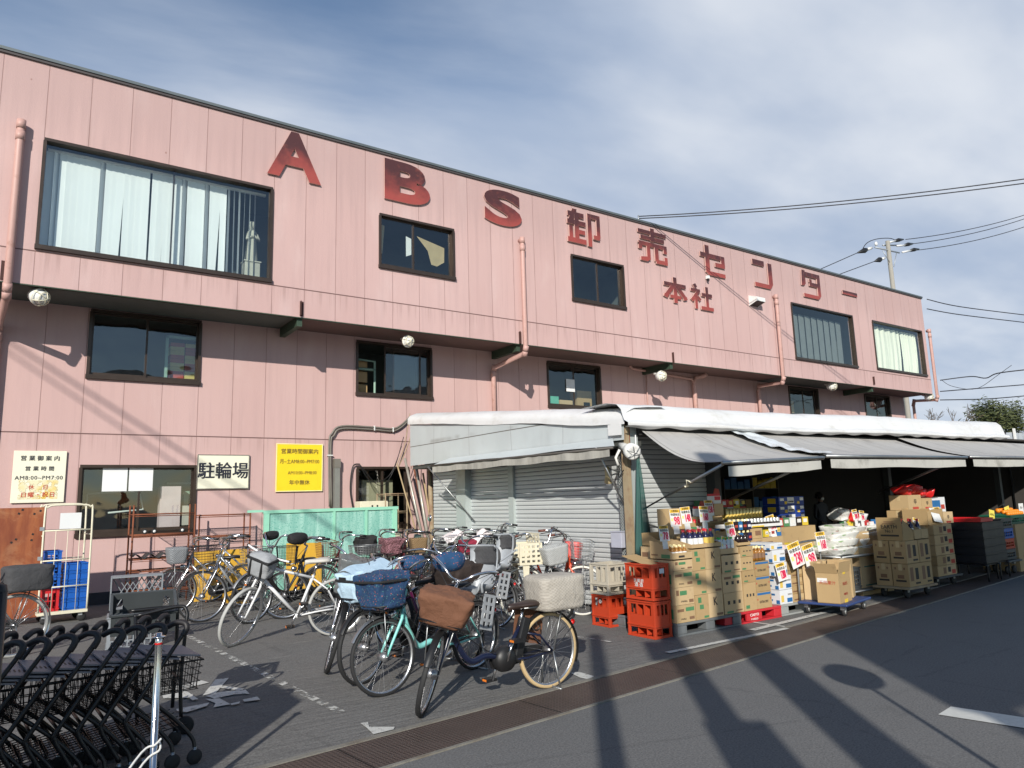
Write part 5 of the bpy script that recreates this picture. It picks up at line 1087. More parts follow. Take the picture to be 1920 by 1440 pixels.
# green mesh screen
M_grf = pm('mint_green_paint', (.28, .60, .44), .5, 0, .08, 3)
N = Nd('green_screen_mesh'); hl = N.n('ShaderNodeTexVoronoi', {'Scale': 70}).outputs[0]
c = N.mix(N.ramp(N.noise(1, 5, .6, N.scaled(9, 1, .8)), .4, .7), (.22, .48, .40, 1), (.38, .64, .55, 1))
M_gsm = N.end(N.n('ShaderNodeMixShader', {0: .93, 1: N.n('ShaderNodeBsdfTransparent').outputs[0], 2: N.bsdf(N.mix(N.ramp(hl, .2, .35), (.08, .34, .27, 1), c), .6)}).outputs[0])
o = E('mesh_screen', (4.88, 12.75, 0), 'long mint green mesh screen behind the bicycles', 'screen'); x0, x1 = -1.27, 1.27
m = MB(M_grf); m.bb(x0, x1, -.03, .03, 1.40, 1.455); m.bb(x0, x1, -.028, .028, .52, .56); m.bb(x0, x1, -.028, .028, .06, .10)
for x in (x0+.06, .02-.02, .62, x1-.07): m.bb(x-.045 if x in (x0+.06, x1-.07) else x-.022, x+.045 if x in (x0+.06, x1-.07) else x+.022, -.026, .026, .0, 1.40)
m.bb(x0-.26, x0, -.03, .03, 1.425, 1.465); m.build('frame', o)
m = MB(M_gsm); m.box(((x0+x1)/2, 0, .75), (x1-x0-.1, .006, 1.32)); m.build('mesh_panel', o)
# pipes on the wall
M_duct = pm('grey_brown_duct', (.17, .155, .13), .5, 0, .15, 5, dirt=.3)
pts = [AY(618, 950, WY-.05), AY(617, 835, WY-.05), AY(623, 812, WY-.05), AY(641, 799, WY-.05), AY(700, 801, WY-.05), AY(735, 804, WY-.05), AY(752, 797, WY-.05), AY(768, 782, WY-.05)]
for i, off in enumerate((0, .05)):
    m = MB(M_duct); m.tube(sm([Vector((p.x+off*(.7 if k_ < 3 else .0), WY-.05, p.z-off*(0 if k_ < 2 else 1))) for k_, p in enumerate(pts)], 5), .019, 8)
    if i == 0: m.use(M_white); [m.box((p.x+.02, WY-.05, p.z-.02), (.02, .05, .10)) for p in (pts[4], pts[5])]; m.box((pts[1].x+.02, WY-.05, pts[1].z-.2), (.11, .05, .02))
    m.build('conduit', None, ('upper' if i == 0 else 'lower')+' one of the two brown conduits arching across the pink wall', 'conduit', 'brown conduits on the wall')
p = AY(632, 866, WY-.1); m = MB(pm('duct_cover', (.20, .20, .18), .5)); m.bb(-.055, .055, -.05, .05, .6, p.z-.12); m.use(M_duct); m.bb(-.065, .065, -.06, .055, p.z-.12, p.z+.06); m.build('duct_cover', None, 'square grey pipe cover with brown cap on the pink wall', 'duct', loc=(p.x, WY-.075, 0))
a_ = AY(665, 872, WY-.04); m = MB(M_black); m.tube(sm([(a_.x+.1, WY-.05, a_.z+.02), (a_.x-.05, WY-.06, a_.z-.04), (a_.x-.10, WY-.06, a_.z-.5), (a_.x-.02, WY-.06, a_.z-.95)], 6), .014, 6)
m.tube(sm([(a_.x+.1, WY-.05, a_.z+.02), (a_.x+.35, WY-.1, a_.z-.35), (a_.x+.75, WY-.12, a_.z-.2), (6.75, WY-.2, 2.7)], 6), .008, 5); m.tube(sm([(a_.x+.1, WY-.05, a_.z+.02), (a_.x+.5, WY-.12, a_.z-.42), (a_.x+.8, WY-.12, a_.z-.18), (6.8, WY-.2, 2.9)], 6), .008, 5)
m.build('hanging_cable', None, 'black cables drooping over the small ground-floor window', 'cable')
o = E('outdoor_unit', (6.05, WY-.25, 1.05), 'cream box-shaped appliance standing behind the green screen', 'appliance'); m = MB(M_cream); m.bb(-.30, .30, -.15, .15, 0, .52); m.build('cabinet', o, bevel=.01); m = MB(M_black); [m.box((x, -.152, .42), (.03, .01, .04)) for x in (-.05, .06)]; m.build('knob', o)
o = wrack(6.15, 6.62, 13.3, 13.7, 1.72, (1.70, 1.35, 1.0, .65, .3), 'old brown slatted rack behind the right end of the green screen', M_wood)
# leaning bamboo and pipes beside the shed
M_bam = pm('dry_bamboo', (.36, .27, .15), .6, 0, .25, 4, dirt=.3); M_pv = pm('silver_wrap', (.40, .38, .33), .35, .3, .3, 6, dirt=.4)
for i, (xb, xt, zt, y, r_, mt, lb) in enumerate(((6.98, 6.40, 2.30, 13.3, .016, M_bam, 'thin reddish bamboo pole leaning leftmost at the shed'), (7.06, 6.60, 2.42, 13.35, .03, M_pv, 'silvery wrapped pipe leaning between the bamboo poles'), (7.0, 6.72, 2.28, 13.1, .035, M_pv, 'thick dirty wrapped pipe leaning at the shed corner'),
      (7.12, 6.66, 2.5, 13.2, .015, M_rust, 'rusty thin rod leaning behind the wrapped pipes'), (6.9, 6.95, 2.35, 12.95, .05, M_wood, 'pale weathered timber post at the back end of the shed'), (7.05, 6.83, 2.1, 13.0, .022, M_bam, 'short bamboo cane leaning nearest the shutter'))):
    m = MB(mt); m.tube([(xb, y-.25, 0), ((xb+xt)/2+.01, y-.1, zt/2), (xt, y, zt)], [r_*1.1, r_, r_*.9], 8); m.build('leaning_pole', None, lb, 'pole', 'poles leaning by the shed')
m = MB(M_bam); m.tube(sm([(6.4, 13.3, 2.28), (6.6, 13.35, 2.7), (6.75, 13.4, 3.35)], 5), .008, 5); m.tube(sm([(6.42, 13.3, 2.20), (6.7, 13.35, 2.75), (6.85, 13.4, 3.30)], 5), .008, 5); m.tube([(6.72, 13.3, 2.2), (6.78, 13.35, 2.7), (6.85, 13.4, 3.3)], .008, 5); m.build('rope', None, 'brown rope tying the leaning poles to the shed roof', 'rope')

# ------------------------------------------------ shopping carts nested in a row
M_tubeb = pm('black_tube', (.008, .008, .009), .38, .0, .1); M_flap = pm('grey_flap_plastic', (.21, .21, .235), .5, 0, .12, 6, dirt=.1); M_grip = pm('black_grip', (.015, .013, .014), .55)
def cart(loc, label, rz):
    o = E('shopping_cart', loc, label, 'shopping cart', 'black shopping carts nested in a row', rz=rz)
    w = .23
    m = MB(M_tubeb)
    for s in (-1, 1):
        m.tube(sm([(.07, s*w, .80), (.055, s*w, .77), (-.02, s*w, .66), (-.22, s*w, .36), (-.24, s*w, .30), (-.20, s*w, .22), (-.14, s*w, .11)], 4), .0125, 8)
        m.tube(sm([(-.16, s*(w-.025), .44), (.00, s*(w-.02), .30), (.12, s*(w-.01), .16), (.14, s*w, .09)], 4), .0115, 8)
    m.tube([(-.22, -w, .34), (-.22, w, .34)], .009, 6); m.tube([(.05, -w, .2), (.05, w, .2)], .008, 6); m.build('frame', o)
    for s in (-1, 1):
        m = MB(M_grip); m.tube(sm([(.045, s*w, .75), (.066, s*w, .79), (.060, s*(w-.015), .82), (.025, s*(w-.055), .825), (-.015, s*(w-.10), .80)], 5), .0175, 8); m.build('handle', o)
    m = MB(M_flap); m.prism([(-.14, -w+.02, .660), (.16, -w+.02, .612), (.16, w-.02, .612), (-.14, w-.02, .660)], (0, 0, .010)); 
    m.use(M_black)
    for i in range(5):
        for j in range(4): x = -.11+i*.022; m.box((x, -.10+j*.022, .6715-(x+.14)*.16), (.009, .009, .001))
    m.build('child_flap', o)
    m = MB(M_tubeb)
    zt = .59
    for i in range(9): m.tube([(-.16+.040*i, -w+.03, zt), (-.14+.036*i, -w+.05, .42)], .0025, 3, False); m.tube([(-.16+.040*i, w-.03, zt), (-.14+.036*i, w-.05, .42)], .0025, 3, False)
    for z_, k_ in ((zt, 0), (.55, .003), (.51, .008), (.465, .013), (.42, .02)): m.tube([(-.17+k_, -w+.03+k_, z_), (.18-k_, -w+.03+k_, z_), (.18-k_, w-.03-k_, z_), (-.17+k_, w-.03-k_, z_)], .006 if k_ == 0 else .0025, 5, False, True)
    for i in range(1, 9): m.tube([(-.15, -w+.05+(2*w-.1)*i/9, .42), (.16, -w+.05+(2*w-.1)*i/9, .42)], .0025, 3, False)
    for i in range(1, 7): m.tube([(.18, -w+.03+(2*w-.06)*i/7, zt), (.16, -w+.05+(2*w-.1)*i/7, .42)], .0025, 3, False)
    m.build('basket', o)
    m = MB(M_tubeb); [m.tube([(-.16+.03*i, -w+.03, .20+.004*i), (-.16+.03*i, w-.03, .20+.004*i)], .003, 3, False) for i in range(9)]; [m.tube([(-.17, y, .20), (.10, y, .235)], .0035, 3, False) for y in (-w+.03, -.1, 0, .1, w-.03)]; m.build('lower_rack', o)
    for (x, s) in ((-.14, -1), (-.14, 1), (.14, -1), (.14, 1)):
        m = MB(M_rubber); m.lathe([(.012, -.014), (.040, -.013), (.045, 0), (.040, .013), (.012, .014)], (x, s*w, .046), (0, 1, 0), 16, True); m.use(M_steel); m.tube([(x, s*w, .046), (x, s*w, .10)], .012, 6); m.build('caster', o)
    return o
c0_ = cart((.86, 5.10, 0), 'rightmost shopping cart of the nested row', R(4))
names = ['second', 'third', 'fourth', 'fifth', 'sixth', 'seventh', 'eighth', 'ninth', 'tenth']
for i in range(9): copy_tree(c0_, (.86-.118*(i+1), 5.10-.012*(i+1), 0), R(4+((i*7) % 5-2)*.8), names[i]+' shopping cart from the right in the nested row')
m = MB(M_tubeb); o = E('basket_stand', (1.0, 5.72, 0), 'black tubular basket stand with a tall side post right of the carts', 'stand')
m.tube(sm([(-.24, -.10, .80), (.02, -.12, .84), (.075, -.14, .80), (.07, -.15, .70), (.05, -.16, .35), (.06, -.17, .12)], 5), .013, 8); m.tube(sm([(-.24, .22, .80), (.02, .2, .80), (.075, .2, .76), (.07, .2, .10)], 5), .013, 8); m.tube([(.05, -.16, .35), (.05, .2, .35)], .009, 6); m.tube([(-.24, -.1, .80), (-.24, .22, .80)], .012, 6); m.tube([(-.24, -.1, .80), (-.2, -.12, .1)], .012, 6); m.build('frame', o)
m = MB(M_rubber); m.lathe([(.015, -.018), (.055, -.016), (.06, 0), (.055, .016), (.015, .018)], (.085, -.17, .061), (.3, 1, 0), 16, True); m.build('caster', o)
m = MB(M_dgcr); crate_bm(m, .40, .30, .16, [(-.17, -.13, .04, .12), (.13, .17, .04, .12)], gridholes(.30, .03, .12, 6, 1, .012), .008, (.155,)); m.build('plastic_crate', None, 'dark grey basket resting on top of the cart row', 'basket', loc=(.84, 5.86, .72), rot=(R(22), 0, R(-6)))
# second low row of bikes/carts further left: a pair of handles behind
# chrome chain post with rope
p = G(281, 1553); o = E('chrome_post', (p.x, p.y, 0), 'polished chrome barrier post in front of the shopping carts', 'post')
m = MB(M_chrome); m.lathe([(.0, .90), (.014, .90), (.014, .885), (.03, .884), (.032, .878), (.014, .874), (.0165, .87), (.0175, .85), (.0175, .02), (.09, .015), (.12, .0)], n=20); m.build('pole', o)
m = MB(M_redr); m.lathe([(.0178, .853), (.0182, .852), (.0182, .845), (.0178, .844)], n=20); m.build('red_ring', o)
m = MB(pm('white_rope', (.62, .62, .60), .8)); z_ = .38
m.tube(sm([(.03, -.01, z_+.02), (.0, -.026, z_), (-.06, -.04, z_-.02), (-.25, -.25, z_-.16), (-.5, -.45, z_-.3)], 5), .0055, 6); m.tube(sm([(.026, .01, z_-.0), (.022, -.02, z_-.03), (-.05, -.04, z_-.07), (-.25, -.27, z_-.24), (-.5, -.47, z_-.38)], 5), .0055, 6); m.build('rope', None, 'white rope tied round the chrome post', 'rope', loc=(p.x, p.y, 0))
m = MB(M_black); m.tube([(0, 0, 0), (0, 0, 1.20)], .035, 12); m.lathe([(.035, 1.2), (.03, 1.225), (0, 1.235)]); m.lathe([(.035, .0), (.14, .0), (.14, .02), (.035, .03)]); m.build('black_post', None, 'black post cut by the left edge beside the carts', 'post', loc=(-.012, 3.62, 0))
# ================================================================== GOODS
ORD = ['lowest', 'second', 'third', 'fourth', 'fifth', 'sixth', 'seventh', 'eighth', 'ninth', 'tenth', 'eleventh', 'twelfth']
M_ink = pm('print_black', (.035, .03, .025), .7); M_inkg = pm('print_green', (.07, .21, .09), .6); M_inkb = pm('print_blue', (.02, .13, .33), .6); M_inkr = pm('print_red', (.42, .05, .03), .6); M_inkbr = pm('print_brown', (.20, .11, .06), .7); M_inky = pm('print_yellow', (.72, .50, .04), .6)
M_tape = pm('packing_tape', (.52, .40, .22), .3)
def carton(x0, x1, y0, y1, z0, z1, mt, label, group=None, prints=(), side=(), rz=0, name='carton', jit=1, tape=True):
    """prints: (u0,u1,v0,v1,mat[,text]) on the -Y face; side: the same on the -X face"""
    rnd = random.Random(int((x0*31+y0*17+z0*101)*100)); w, d, h = x1-x0, y1-y0, z1-z0
    m = MB(mt); e = .0035
    b = .006*rnd.random()*jit
    m.box((0, 0, h/2), (w, d, h-.003))
    m.use(M_inkbr); m.bb(-w/2, w/2, -d/2-.0006, -d/2, h/2-.0012, h/2+.0012) if False else None
    if tape: m.use(M_tape); m.box((0, 0, h-.001), (w-.002, .05, .002)); m.box((-w/2-.0006, 0, h-.045), (.001, .05, .085))
    for p in prints:
        u0, u1, v0, v1, pm_ = p[:5]
        if len(p) > 5: m.use(pm_); m.text(p[5], (v1-v0)*h*1.1, FACE(-w/2+(u0+u1)/2*w, -d/2-.0016, (v0+v1)/2*h), .0004, .03, sx=min(1.2, (u1-u0)*w/((v1-v0)*h*max(1, len(p[5]))*.75)))
        else: m.use(pm_); m.box((-w/2+(u0+u1)/2*w, -d/2-.0008, (v0+v1)/2*h), ((u1-u0)*w, .0014, (v1-v0)*h))
    for p in side:
        u0, u1, v0, v1, pm_ = p[:5]
        if len(p) > 5: m.use(pm_); m.text(p[5], (v1-v0)*h*1.1, FACEX(-w/2-.0018, d/2-(u0+u1)/2*d, (v0+v1)/2*h), .0004, .03, sx=min(1.2, (u1-u0)*d/((v1-v0)*h*max(1, len(p[5]))*.75)))
        else: m.use(pm_); m.box((-w/2-.0014, d/2-(u0+u1)/2*d, (v0+v1)/2*h), (.0014, (u1-u0)*d, (v1-v0)*h))
    jx, jy = rnd.uniform(-.006, .006)*jit, rnd.uniform(-.008, .004)*jit
    return m.build(name, None, label, name.replace('_', ' ') if name == 'carton' else 'carton', group, loc=((x0+x1)/2+jx, (y0+y1)/2+jy, z0), rz=rz+rnd.uniform(-.012, .012)*jit, bevel=.003)
def stack(x0, x1, y0, y1, zs, mt, where, group, prints=(), side=(), alt=None, **k):
    n = len(zs)-1
    for i in range(n):
        pr, sd = (prints, side) if not alt or i % 2 == 0 else alt
        o_ = 'topmost' if i == n-1 and n > 1 else ('only' if n == 1 else ORD[i])
        carton(x0, x1, y0, y1, zs[i], zs[i+1], mt, o_+' '+where, group, pr, sd, **k)
def tray(x0, x1, y0, y1, z0, hf, hb, mt, label, prints=(), side=(), flap=0, name='open_carton'):
    """cut-open display carton: low front, high back, sloping sides"""
    w, d = x1-x0, y1-y0; m = MB(mt); t = .004
    m.box((0, 0, t), (w, d, 2*t)); m.bb(-w/2, w/2, -d/2, -d/2+t, .0, hf); m.bb(-w/2, w/2, d/2-t, d/2, 0, hb)
    for s in (-1, 1): m.prism([(s*w/2-(t if s > 0 else 0), -d/2+t, .001), (s*w/2-(t if s > 0 else 0), d/2-t, .001), (s*w/2-(t if s > 0 else 0), d/2-t, hb), (s*w/2-(t if s > 0 else 0), d*.12, hb*.92), (s*w/2-(t if s > 0 else 0), -d/2+t, hf)], (t, 0, 0))
    if flap: m.box((0, d/2+.012, hb+flap/2), (w, t, flap), rx=R(-8))
    for p in prints: m.use(p[4]); m.box((-w/2+(p[0]+p[1])/2*w, -d/2-.0008, (p[2]+p[3])/2*hf), ((p[1]-p[0])*w, .0014, (p[3]-p[2])*hf))
    for p in side: m.use(p[4]); m.box((-w/2-.0012, d/2-(p[0]+p[1])/2*d, (p[2]+p[3])/2*hf), (.0014, (p[1]-p[0])*d, (p[3]-p[2])*hf))
    return m.build(name, None, label, 'carton', 'open display cartons', loc=((x0+x1)/2, (y0+y1)/2, z0))
def pallet(x0, x1, y0, y1, mt, label, text=None, h=.14):
    w, d = x1-x0, y1-y0; o = E('pallet', ((x0+x1)/2, (y0+y1)/2, 0), label, 'pallet', 'pallets under the goods')
    m = MB(mt); m.bb(-w/2, w/2, -d/2, d/2, h-.028, h); m.build('deck', o, bevel=.004)
    m = MB(mt); [m.bb(-w/2+.002, w/2-.002, s-.07, s+.07, .004, .024) for s in (-d/2+.072, 0, d/2-.072)]; m.build('bottom_board', o, bevel=.003)
    [(lambda m: (m.bb(a-.07, a+.07, s-.068, s+.068, .025, h-.029), m.build('block', o, bevel=.006)))(MB(mt)) for s in (-d/2+.07, 0, d/2-.07) for a in (-w/2+.072, 0, w/2-.072)]
    if text:
        m = MB(mt); m.bb(-.14, .14, -d/2-.001, -d/2+.02, .03, h-.03); m.build('front_plate', o)
        m = MB(M_white); m.text(text[0], .042, FACE(0, -d/2-.003, h*.64), .001, .03, sx=1.3); m.text(text[1], .030, FACE(0, -d/2-.003, h*.30), .001, .03, sx=1.2); m.build('lettering', o)
    return o
M_pg = pm('grey_pallet', (.13, .14, .145), .55, 0, .2, 8, dirt=.2); M_pr = pm('red_pallet', (.52, .025, .035), .45, 0, .1); M_pl = pm('light_grey_pallet', (.30, .31, .30), .6, 0, .15)
pallet(5.99, 7.05, 5.60, 6.66, M_pg, 'dark grey plastic pallet behind the orange crate stack')
pallet(6.78, 7.84, 5.62, 6.68, M_pr, 'red plastic pallet with white lettering', ('CAIYO', 'P HOLD'))
pallet(7.87, 8.95, 5.64, 6.70, M_pl, 'light grey pallet under the white beer cartons')
pallet(5.98, 6.62, 6.02, 6.55, M_pg, 'dark pallet between the two orange crate stacks')
# bottle crates
M_ocr = pm('orange_crate', (.48, .050, .016), .42, 0, .1, 4, dirt=.12, dcol=(.3, .05, .02)); M_bcr = pm('beige_crate', (.46, .42, .34), .55, 0, .15, 5, dirt=.35, dcol=(.2, .17, .12))
def bottle_crate(mt, w, d, h, loc, label, text=False, arched=False, logo=False, note=False, rz=0):
    def face(ww):
        n = 3; q = []
        for i in range(n): a = -ww/2+.035+(ww-.07)*i/n; q.append((a+.010, a+(ww-.07)/n-.010, h*(.42 if arched else .62), h*(.90 if arched else .90)))
        q.append((-ww/2+.03, ww/2-.03, h*.08, h*.27)); return q
    m = MB(mt); crate_bm(m, w, d, h, face(w), face(d), .012, (h-.008, .012, h*.335))
    m.use(mt)
    for i in range(1, 3): m.bb(-w/2+.014, w/2-.014, -d/2+d*i/3-.004, -d/2+d*i/3+.004, .03, h*.86)
    m.bb(-.004, .004, -d/2+.014, d/2-.014, .031, h*.859)
    for sx in (-1, 1):
        for sy in (-1, 1): m.box((sx*(w/2-.008), sy*(d/2-.008), h/2), (.026, .026, h-.004))
    o = m.build('bottle_crate', None, label, 'crate', 'plastic bottle crates', loc=loc, rz=rz, bevel=.002)
    if text: m = MB(M_white); m.text('京都府', .040, FACEX(-w/2-.004, 0, h*.53), .001, .02, sx=1.2, spacing=1.2); m.text('酒 造', .052, FACEX(-w/2-.004, 0, h*.42), .001, .03, sx=1.1); m.build('lettering', o)
    if logo:
        m = MB(M_white); T_ = FACEX(-w/2-.004, 0, h*.80); 
        m.add([T_ @ Vector((r_*math.cos(a), r_*math.sin(a), 0)) for a in [2*math.pi*i/20 for i in range(20)] for r_ in (.014, .022)], [(2*i, 2*i+1, (2*i+3) % 40, (2*i+2) % 40) for i in range(20)])
        m.text('・8・', .03, FACEX(-w/2-.0045, 0, h*.80), .001, .03, sx=1.4); m.build('logo', o)
    if note: m = MB(pm('sticker', (.55, .60, .66), .5)); m.box((.02, -d/2-.006, h*.80), (.07, .002, .05)); m.build('sticker', o)
    return o
for i, z in enumerate((0, .392)): bottle_crate(M_ocr, .25, .40, .385, (5.84, 5.87, z), ('lower' if i == 0 else 'upper')+' orange bottle crate of the front stack beside the cartons', text=(i == 1), note=(i == 1))
m = MB(M_card); m.box((0, 0, .003), (.24, .36, .005)); m.build('cardboard_sheet', None, 'folded cardboard sheet lying on the front orange crate stack', 'cardboard', loc=(5.86, 5.97, .80), rot=(R(14), 0, R(4)))
bottle_crate(M_ocr, .33, .30, .36, (6.02, 6.68, 0), 'orange bottle crate with round emblem under the beige crate', logo=True)
bottle_crate(M_bcr, .36, .32, .36, (6.03, 6.68, .365), 'weathered beige bottle crate on the rear orange crate', arched=True)
carton(6.12, 6.42, 6.08, 6.42, .142, .44, M_card, 'lone carton between the two orange crate stacks', None, ((.3, .5, .6, .72, M_inkg), (.2, .32, .35, .42, M_inkbr)), ((.35, .5, .6, .72, M_inkg),))
# pallet 1
PA = ((.05, .40, .62, .78, M_inkbr), (.50, .95, .62, .84, M_inkg), (.18, .55, .14, .26, M_ink, 'PWRA'), (.68, .95, .14, .30, M_inkbr)); SA = ((.1, .35, .7, .85, M_inkg), (.12, .6, .15, .28, M_ink, 'PWRA'))
SA2 = ((.50, .88, .22, .78, M_inkg), (.06, .35, .55, .75, M_inkbr))
PA2 = ((.06, .20, .55, .85, M_inkbr), (.25, .62, .55, .80, M_inkg), (.30, .62, .12, .26, M_ink, 'PWRA'), (.72, .96, .10, .28, M_inkbr))
stack(5.99, 6.285, 5.61, 5.97, (.141, .325, .51, .69, .80), M_card2, 'carton of the front left column on the dark grey pallet', 'printed cartons on the first pallet', PA, SA2, (PA2, SA))
PB = ((.2, .45, .68, .90, M_inkg), (.30, .60, .42, .60, M_inkg), (.6, .95, .05, .14, M_inkg)); PC = ((.35, .62, .42, .86, M_ink, 'K'), (.55, .95, .06, .16, M_inkbr))
stack(6.29, 6.505, 5.61, 5.97, (.141, .405, .665, .90), M_card, 'tall narrow carton in the middle column of the first pallet', 'printed cartons on the first pallet', PB)
stack(6.51, 6.765, 5.61, 5.97, (.141, .405, .665, .90), M_card2, 'carton with a black emblem in the right column of the first pallet', 'printed cartons on the first pallet', PC)
stack(6.20, 6.48, 5.985, 6.30, (.141, .40, .66, .92), M_card2, 'carton of the second row behind the front left column', 'cartons behind the front row', (), SA2)
stack(6.49, 6.78, 5.985, 6.30, (.141, .40, .66, .94), M_card, 'carton of the second row behind the emblem cartons', 'cartons behind the front row')
# bottles and cans
def vessel(kind, body, cap, h, r, lab=None, glassy=False):
    m = MB(body)
    if kind == 'bottle': m.lathe([(0, 0), (r, .002), (r, h*.58), (r*.85, h*.68), (r*.42, h*.80), (r*.40, h*.88)], n=10)
    elif kind == 'can': m.lathe([(0, 0), (r*.9, .001), (r, .006), (r, h-.008), (r*.88, h-.002), (0, h-.003)], n=10)
    else: m.lathe([(0, 0), (r, .002), (r, h*.75), (r*.7, h*.86), (r*.6, h*.88)], n=10)
    if kind != 'can': m.use(cap); m.lathe([(r*.5, h*.86), (r*.5, h), (0, h)], n=10)
    if lab: m.use(lab); m.lathe([(r*1.02, h*.18), (r*1.02, h*.52)], n=10)
    return m
M_amber = pm('amber_bottle', (.30, .13, .02), .15); M_ycap = pm('pale_yellow_cap', (.78, .66, .34), .4); M_nvb = pm('navy_bottle', (.015, .015, .06), .2); M_rcap = pm('red_cap', (.60, .02, .03), .4)
M_gcap = pm('green_cap', (.03, .42, .06), .4); M_clr = pm('clear_bottle', (.52, .58, .60), .15); M_lab = pm('white_label', (.70, .70, .68), .6); M_gold = pm('gold_can', (.50, .40, .18), .3, .7); M_slv = pm('silver_can', (.58, .58, .56), .3, .6); M_dkb = pm('dark_bottle', (.02, .012, .012), .2); M_ylab = pm('yellow_label', (.68, .48, .10), .6)
def rows(mb, x0, y0, z, nx, ny, dx, dy, name, label, cat, rz=0):
    first = None
    for j in range(ny):
        for i in range(nx):
            p = (x0+i*dx, y0+j*dy, z)
            if first is None: first = mb.build(name, None, label, cat, label, loc=p)
            else: copy_tree(first, p)
o_ = tray(5.99, 6.30, 5.61, 5.95, .804, .075, .20, M_card2, 'cut-open carton of small yellow capped bottles, top left of the first pallet', ((.3, .6, .3, .6, M_ink),), SA2)
rows(vessel('bottle', M_amber, M_ycap, .145, .026, M_lab), 6.035, 5.65, .814, 4, 3, .062, .075, 'bottle', 'small amber bottles with pale yellow caps in the open carton', 'bottle')
tray(6.30, 6.56, 5.61, 5.95, .905, .05, .10, M_card, 'open carton of dark blue bottles with red caps'); tray(6.565, 6.80, 5.61, 5.95, .905, .05, .10, M_card2, 'right-hand open carton of dark blue bottles')
rows(vessel('bottle', M_nvb, M_rcap, .20, .036, M_lab), 6.34, 5.66, .915, 3, 2, .082, .10, 'bottle', 'dark blue bottles with white labels and red caps, left carton', 'bottle')
rows(vessel('bottle', M_nvb, M_rcap, .20, .036, M_ylab), 6.60, 5.66, .915, 2, 2, .090, .10, 'bottle', 'dark blue bottles with cream labels and red caps, right carton', 'bottle')
tray(6.20, 6.48, 6.0, 6.28, .925, .06, .15, M_card, 'tall opened carton standing behind the yellow capped bottles', flap=0); tray(6.50, 6.92, 6.05, 6.3, .945, .16, .40, M_card2, 'tall brown opened carton behind the blue bottles', ((.2, .7, .7, .75, M_inkr),))
rows(vessel('bottle', pm('orange_bottle', (.40, .18, .03), .3), M_rcap, .30, .045, M_ylab), 7.04, 6.2, .90, 2, 1, .10, .1, 'bottle', 'tall yellowish bottle with red cap standing behind the blue bottles', 'bottle')
# red pallet
PD = ((.18, .30, .45, .62, M_ink), (.46, .58, .45, .62, M_ink), (.74, .86, .45, .62, M_ink), (.12, .45, .04, .14, M_inkg), (.6, .92, .10, .16, M_inkbr)); SD = ((.2, .45, .12, .22, M_inkbr), (.35, .5, .45, .6, M_ink))
PD2 = ((.55, .92, .70, .84, M_inkg), (.1, .45, .68, .8, M_inkbr), (.18, .30, .40, .56, M_ink), (.46, .58, .40, .56, M_ink), (.74, .86, .40, .56, M_ink))
stack(6.80, 7.145, 5.63, 5.98, (.141, .375, .60, .80), M_card2, 'carton of the left column on the red pallet', 'cartons on the red pallet', PD, SD, (PD2, SD))
PE = ((.2, .32, .5, .6, M_ink), (.45, .57, .5, .6, M_ink), (.7, .82, .5, .6, M_ink), (.1, .4, .08, .2, M_inkg)); 
stack(7.155, 7.385, 5.63, 5.98, (.141, .46, .60, .76, .88), M_card, 'narrow carton of the middle column on the red pallet', 'cartons on the red pallet', PE)
PF = ((.05, .35, .80, .93, M_inkb), (.36, .95, .80, .93, M_inkb), (.12, .80, .30, .48, M_ink, 'EXTRA DRY'), (.03, .08, .5, .6, M_inkr), (.9, .95, .5, .6, M_inkr))
stack(7.395, 7.67, 5.63, 5.98, (.141, .335, .515, .69), M_card, 'carton with a blue stripe in the right column of the red pallet', 'cartons on the red pallet', PF)
tray(6.80, 7.12, 5.63, 5.95, .805, .07, .22, M_card2, 'open carton of green capped bottles on the red pallet', flap=.06)
rows(vessel('jar', M_clr, M_gcap, .185, .030, M_lab), 6.84, 5.67, .815, 4, 2, .072, .08, 'bottle', 'clear bottles with bright green caps in the open carton', 'bottle')
tray(7.155, 7.385, 5.65, 5.98, .885, .04, .16, M_card, 'open carton with dark contents right of the green caps')
rows(vessel('jar', M_dkb, M_dkb, .12, .035), 7.20, 5.69, .895, 3, 1, .07, .08, 'bottle', 'black topped jars in the open carton right of the green caps', 'bottle')
rows(vessel('bottle', M_amber, M_ycap, .17, .030, M_inkbr), 7.43, 5.67, .695, 4, 2, .066, .08, 'bottle', 'brown bottles standing on the blue striped cartons', 'bottle')
stack(6.84, 7.30, 6.0, 6.35, (.141, .45, .75, .98), M_card, 'carton of the rear row behind the green capped bottles', 'cartons behind the front row')
stack(7.32, 7.80, 6.0, 6.35, (.141, .45, .75, .90), M_card2, 'carton of the rear row behind the brown bottles', 'cartons behind the front row')
for j in range(2):
    for i in range(5):
        m = MB([M_nvb, M_dkb, M_inkb, M_dkb, M_nvb][i]); m.box((0, 0, .055), (.075, .07, .105)); m.use(M_lab if (i+j) % 2 else M_inkr); m.box((0, -.0356, .05), (.055, .001, .03)); m.use(M_ycap); m.lathe([(.018, .108), (.018, .135), (0, .136)], n=8)
        m.build('drink_pack', None, ['lower', 'upper'][j]+' row of dark drink packs on the tray behind the brown bottles', 'drink pack', ['lower', 'upper'][j]+' row of dark drink packs', loc=(7.45+i*.085, 5.99+.0*j, .905+j*.142))
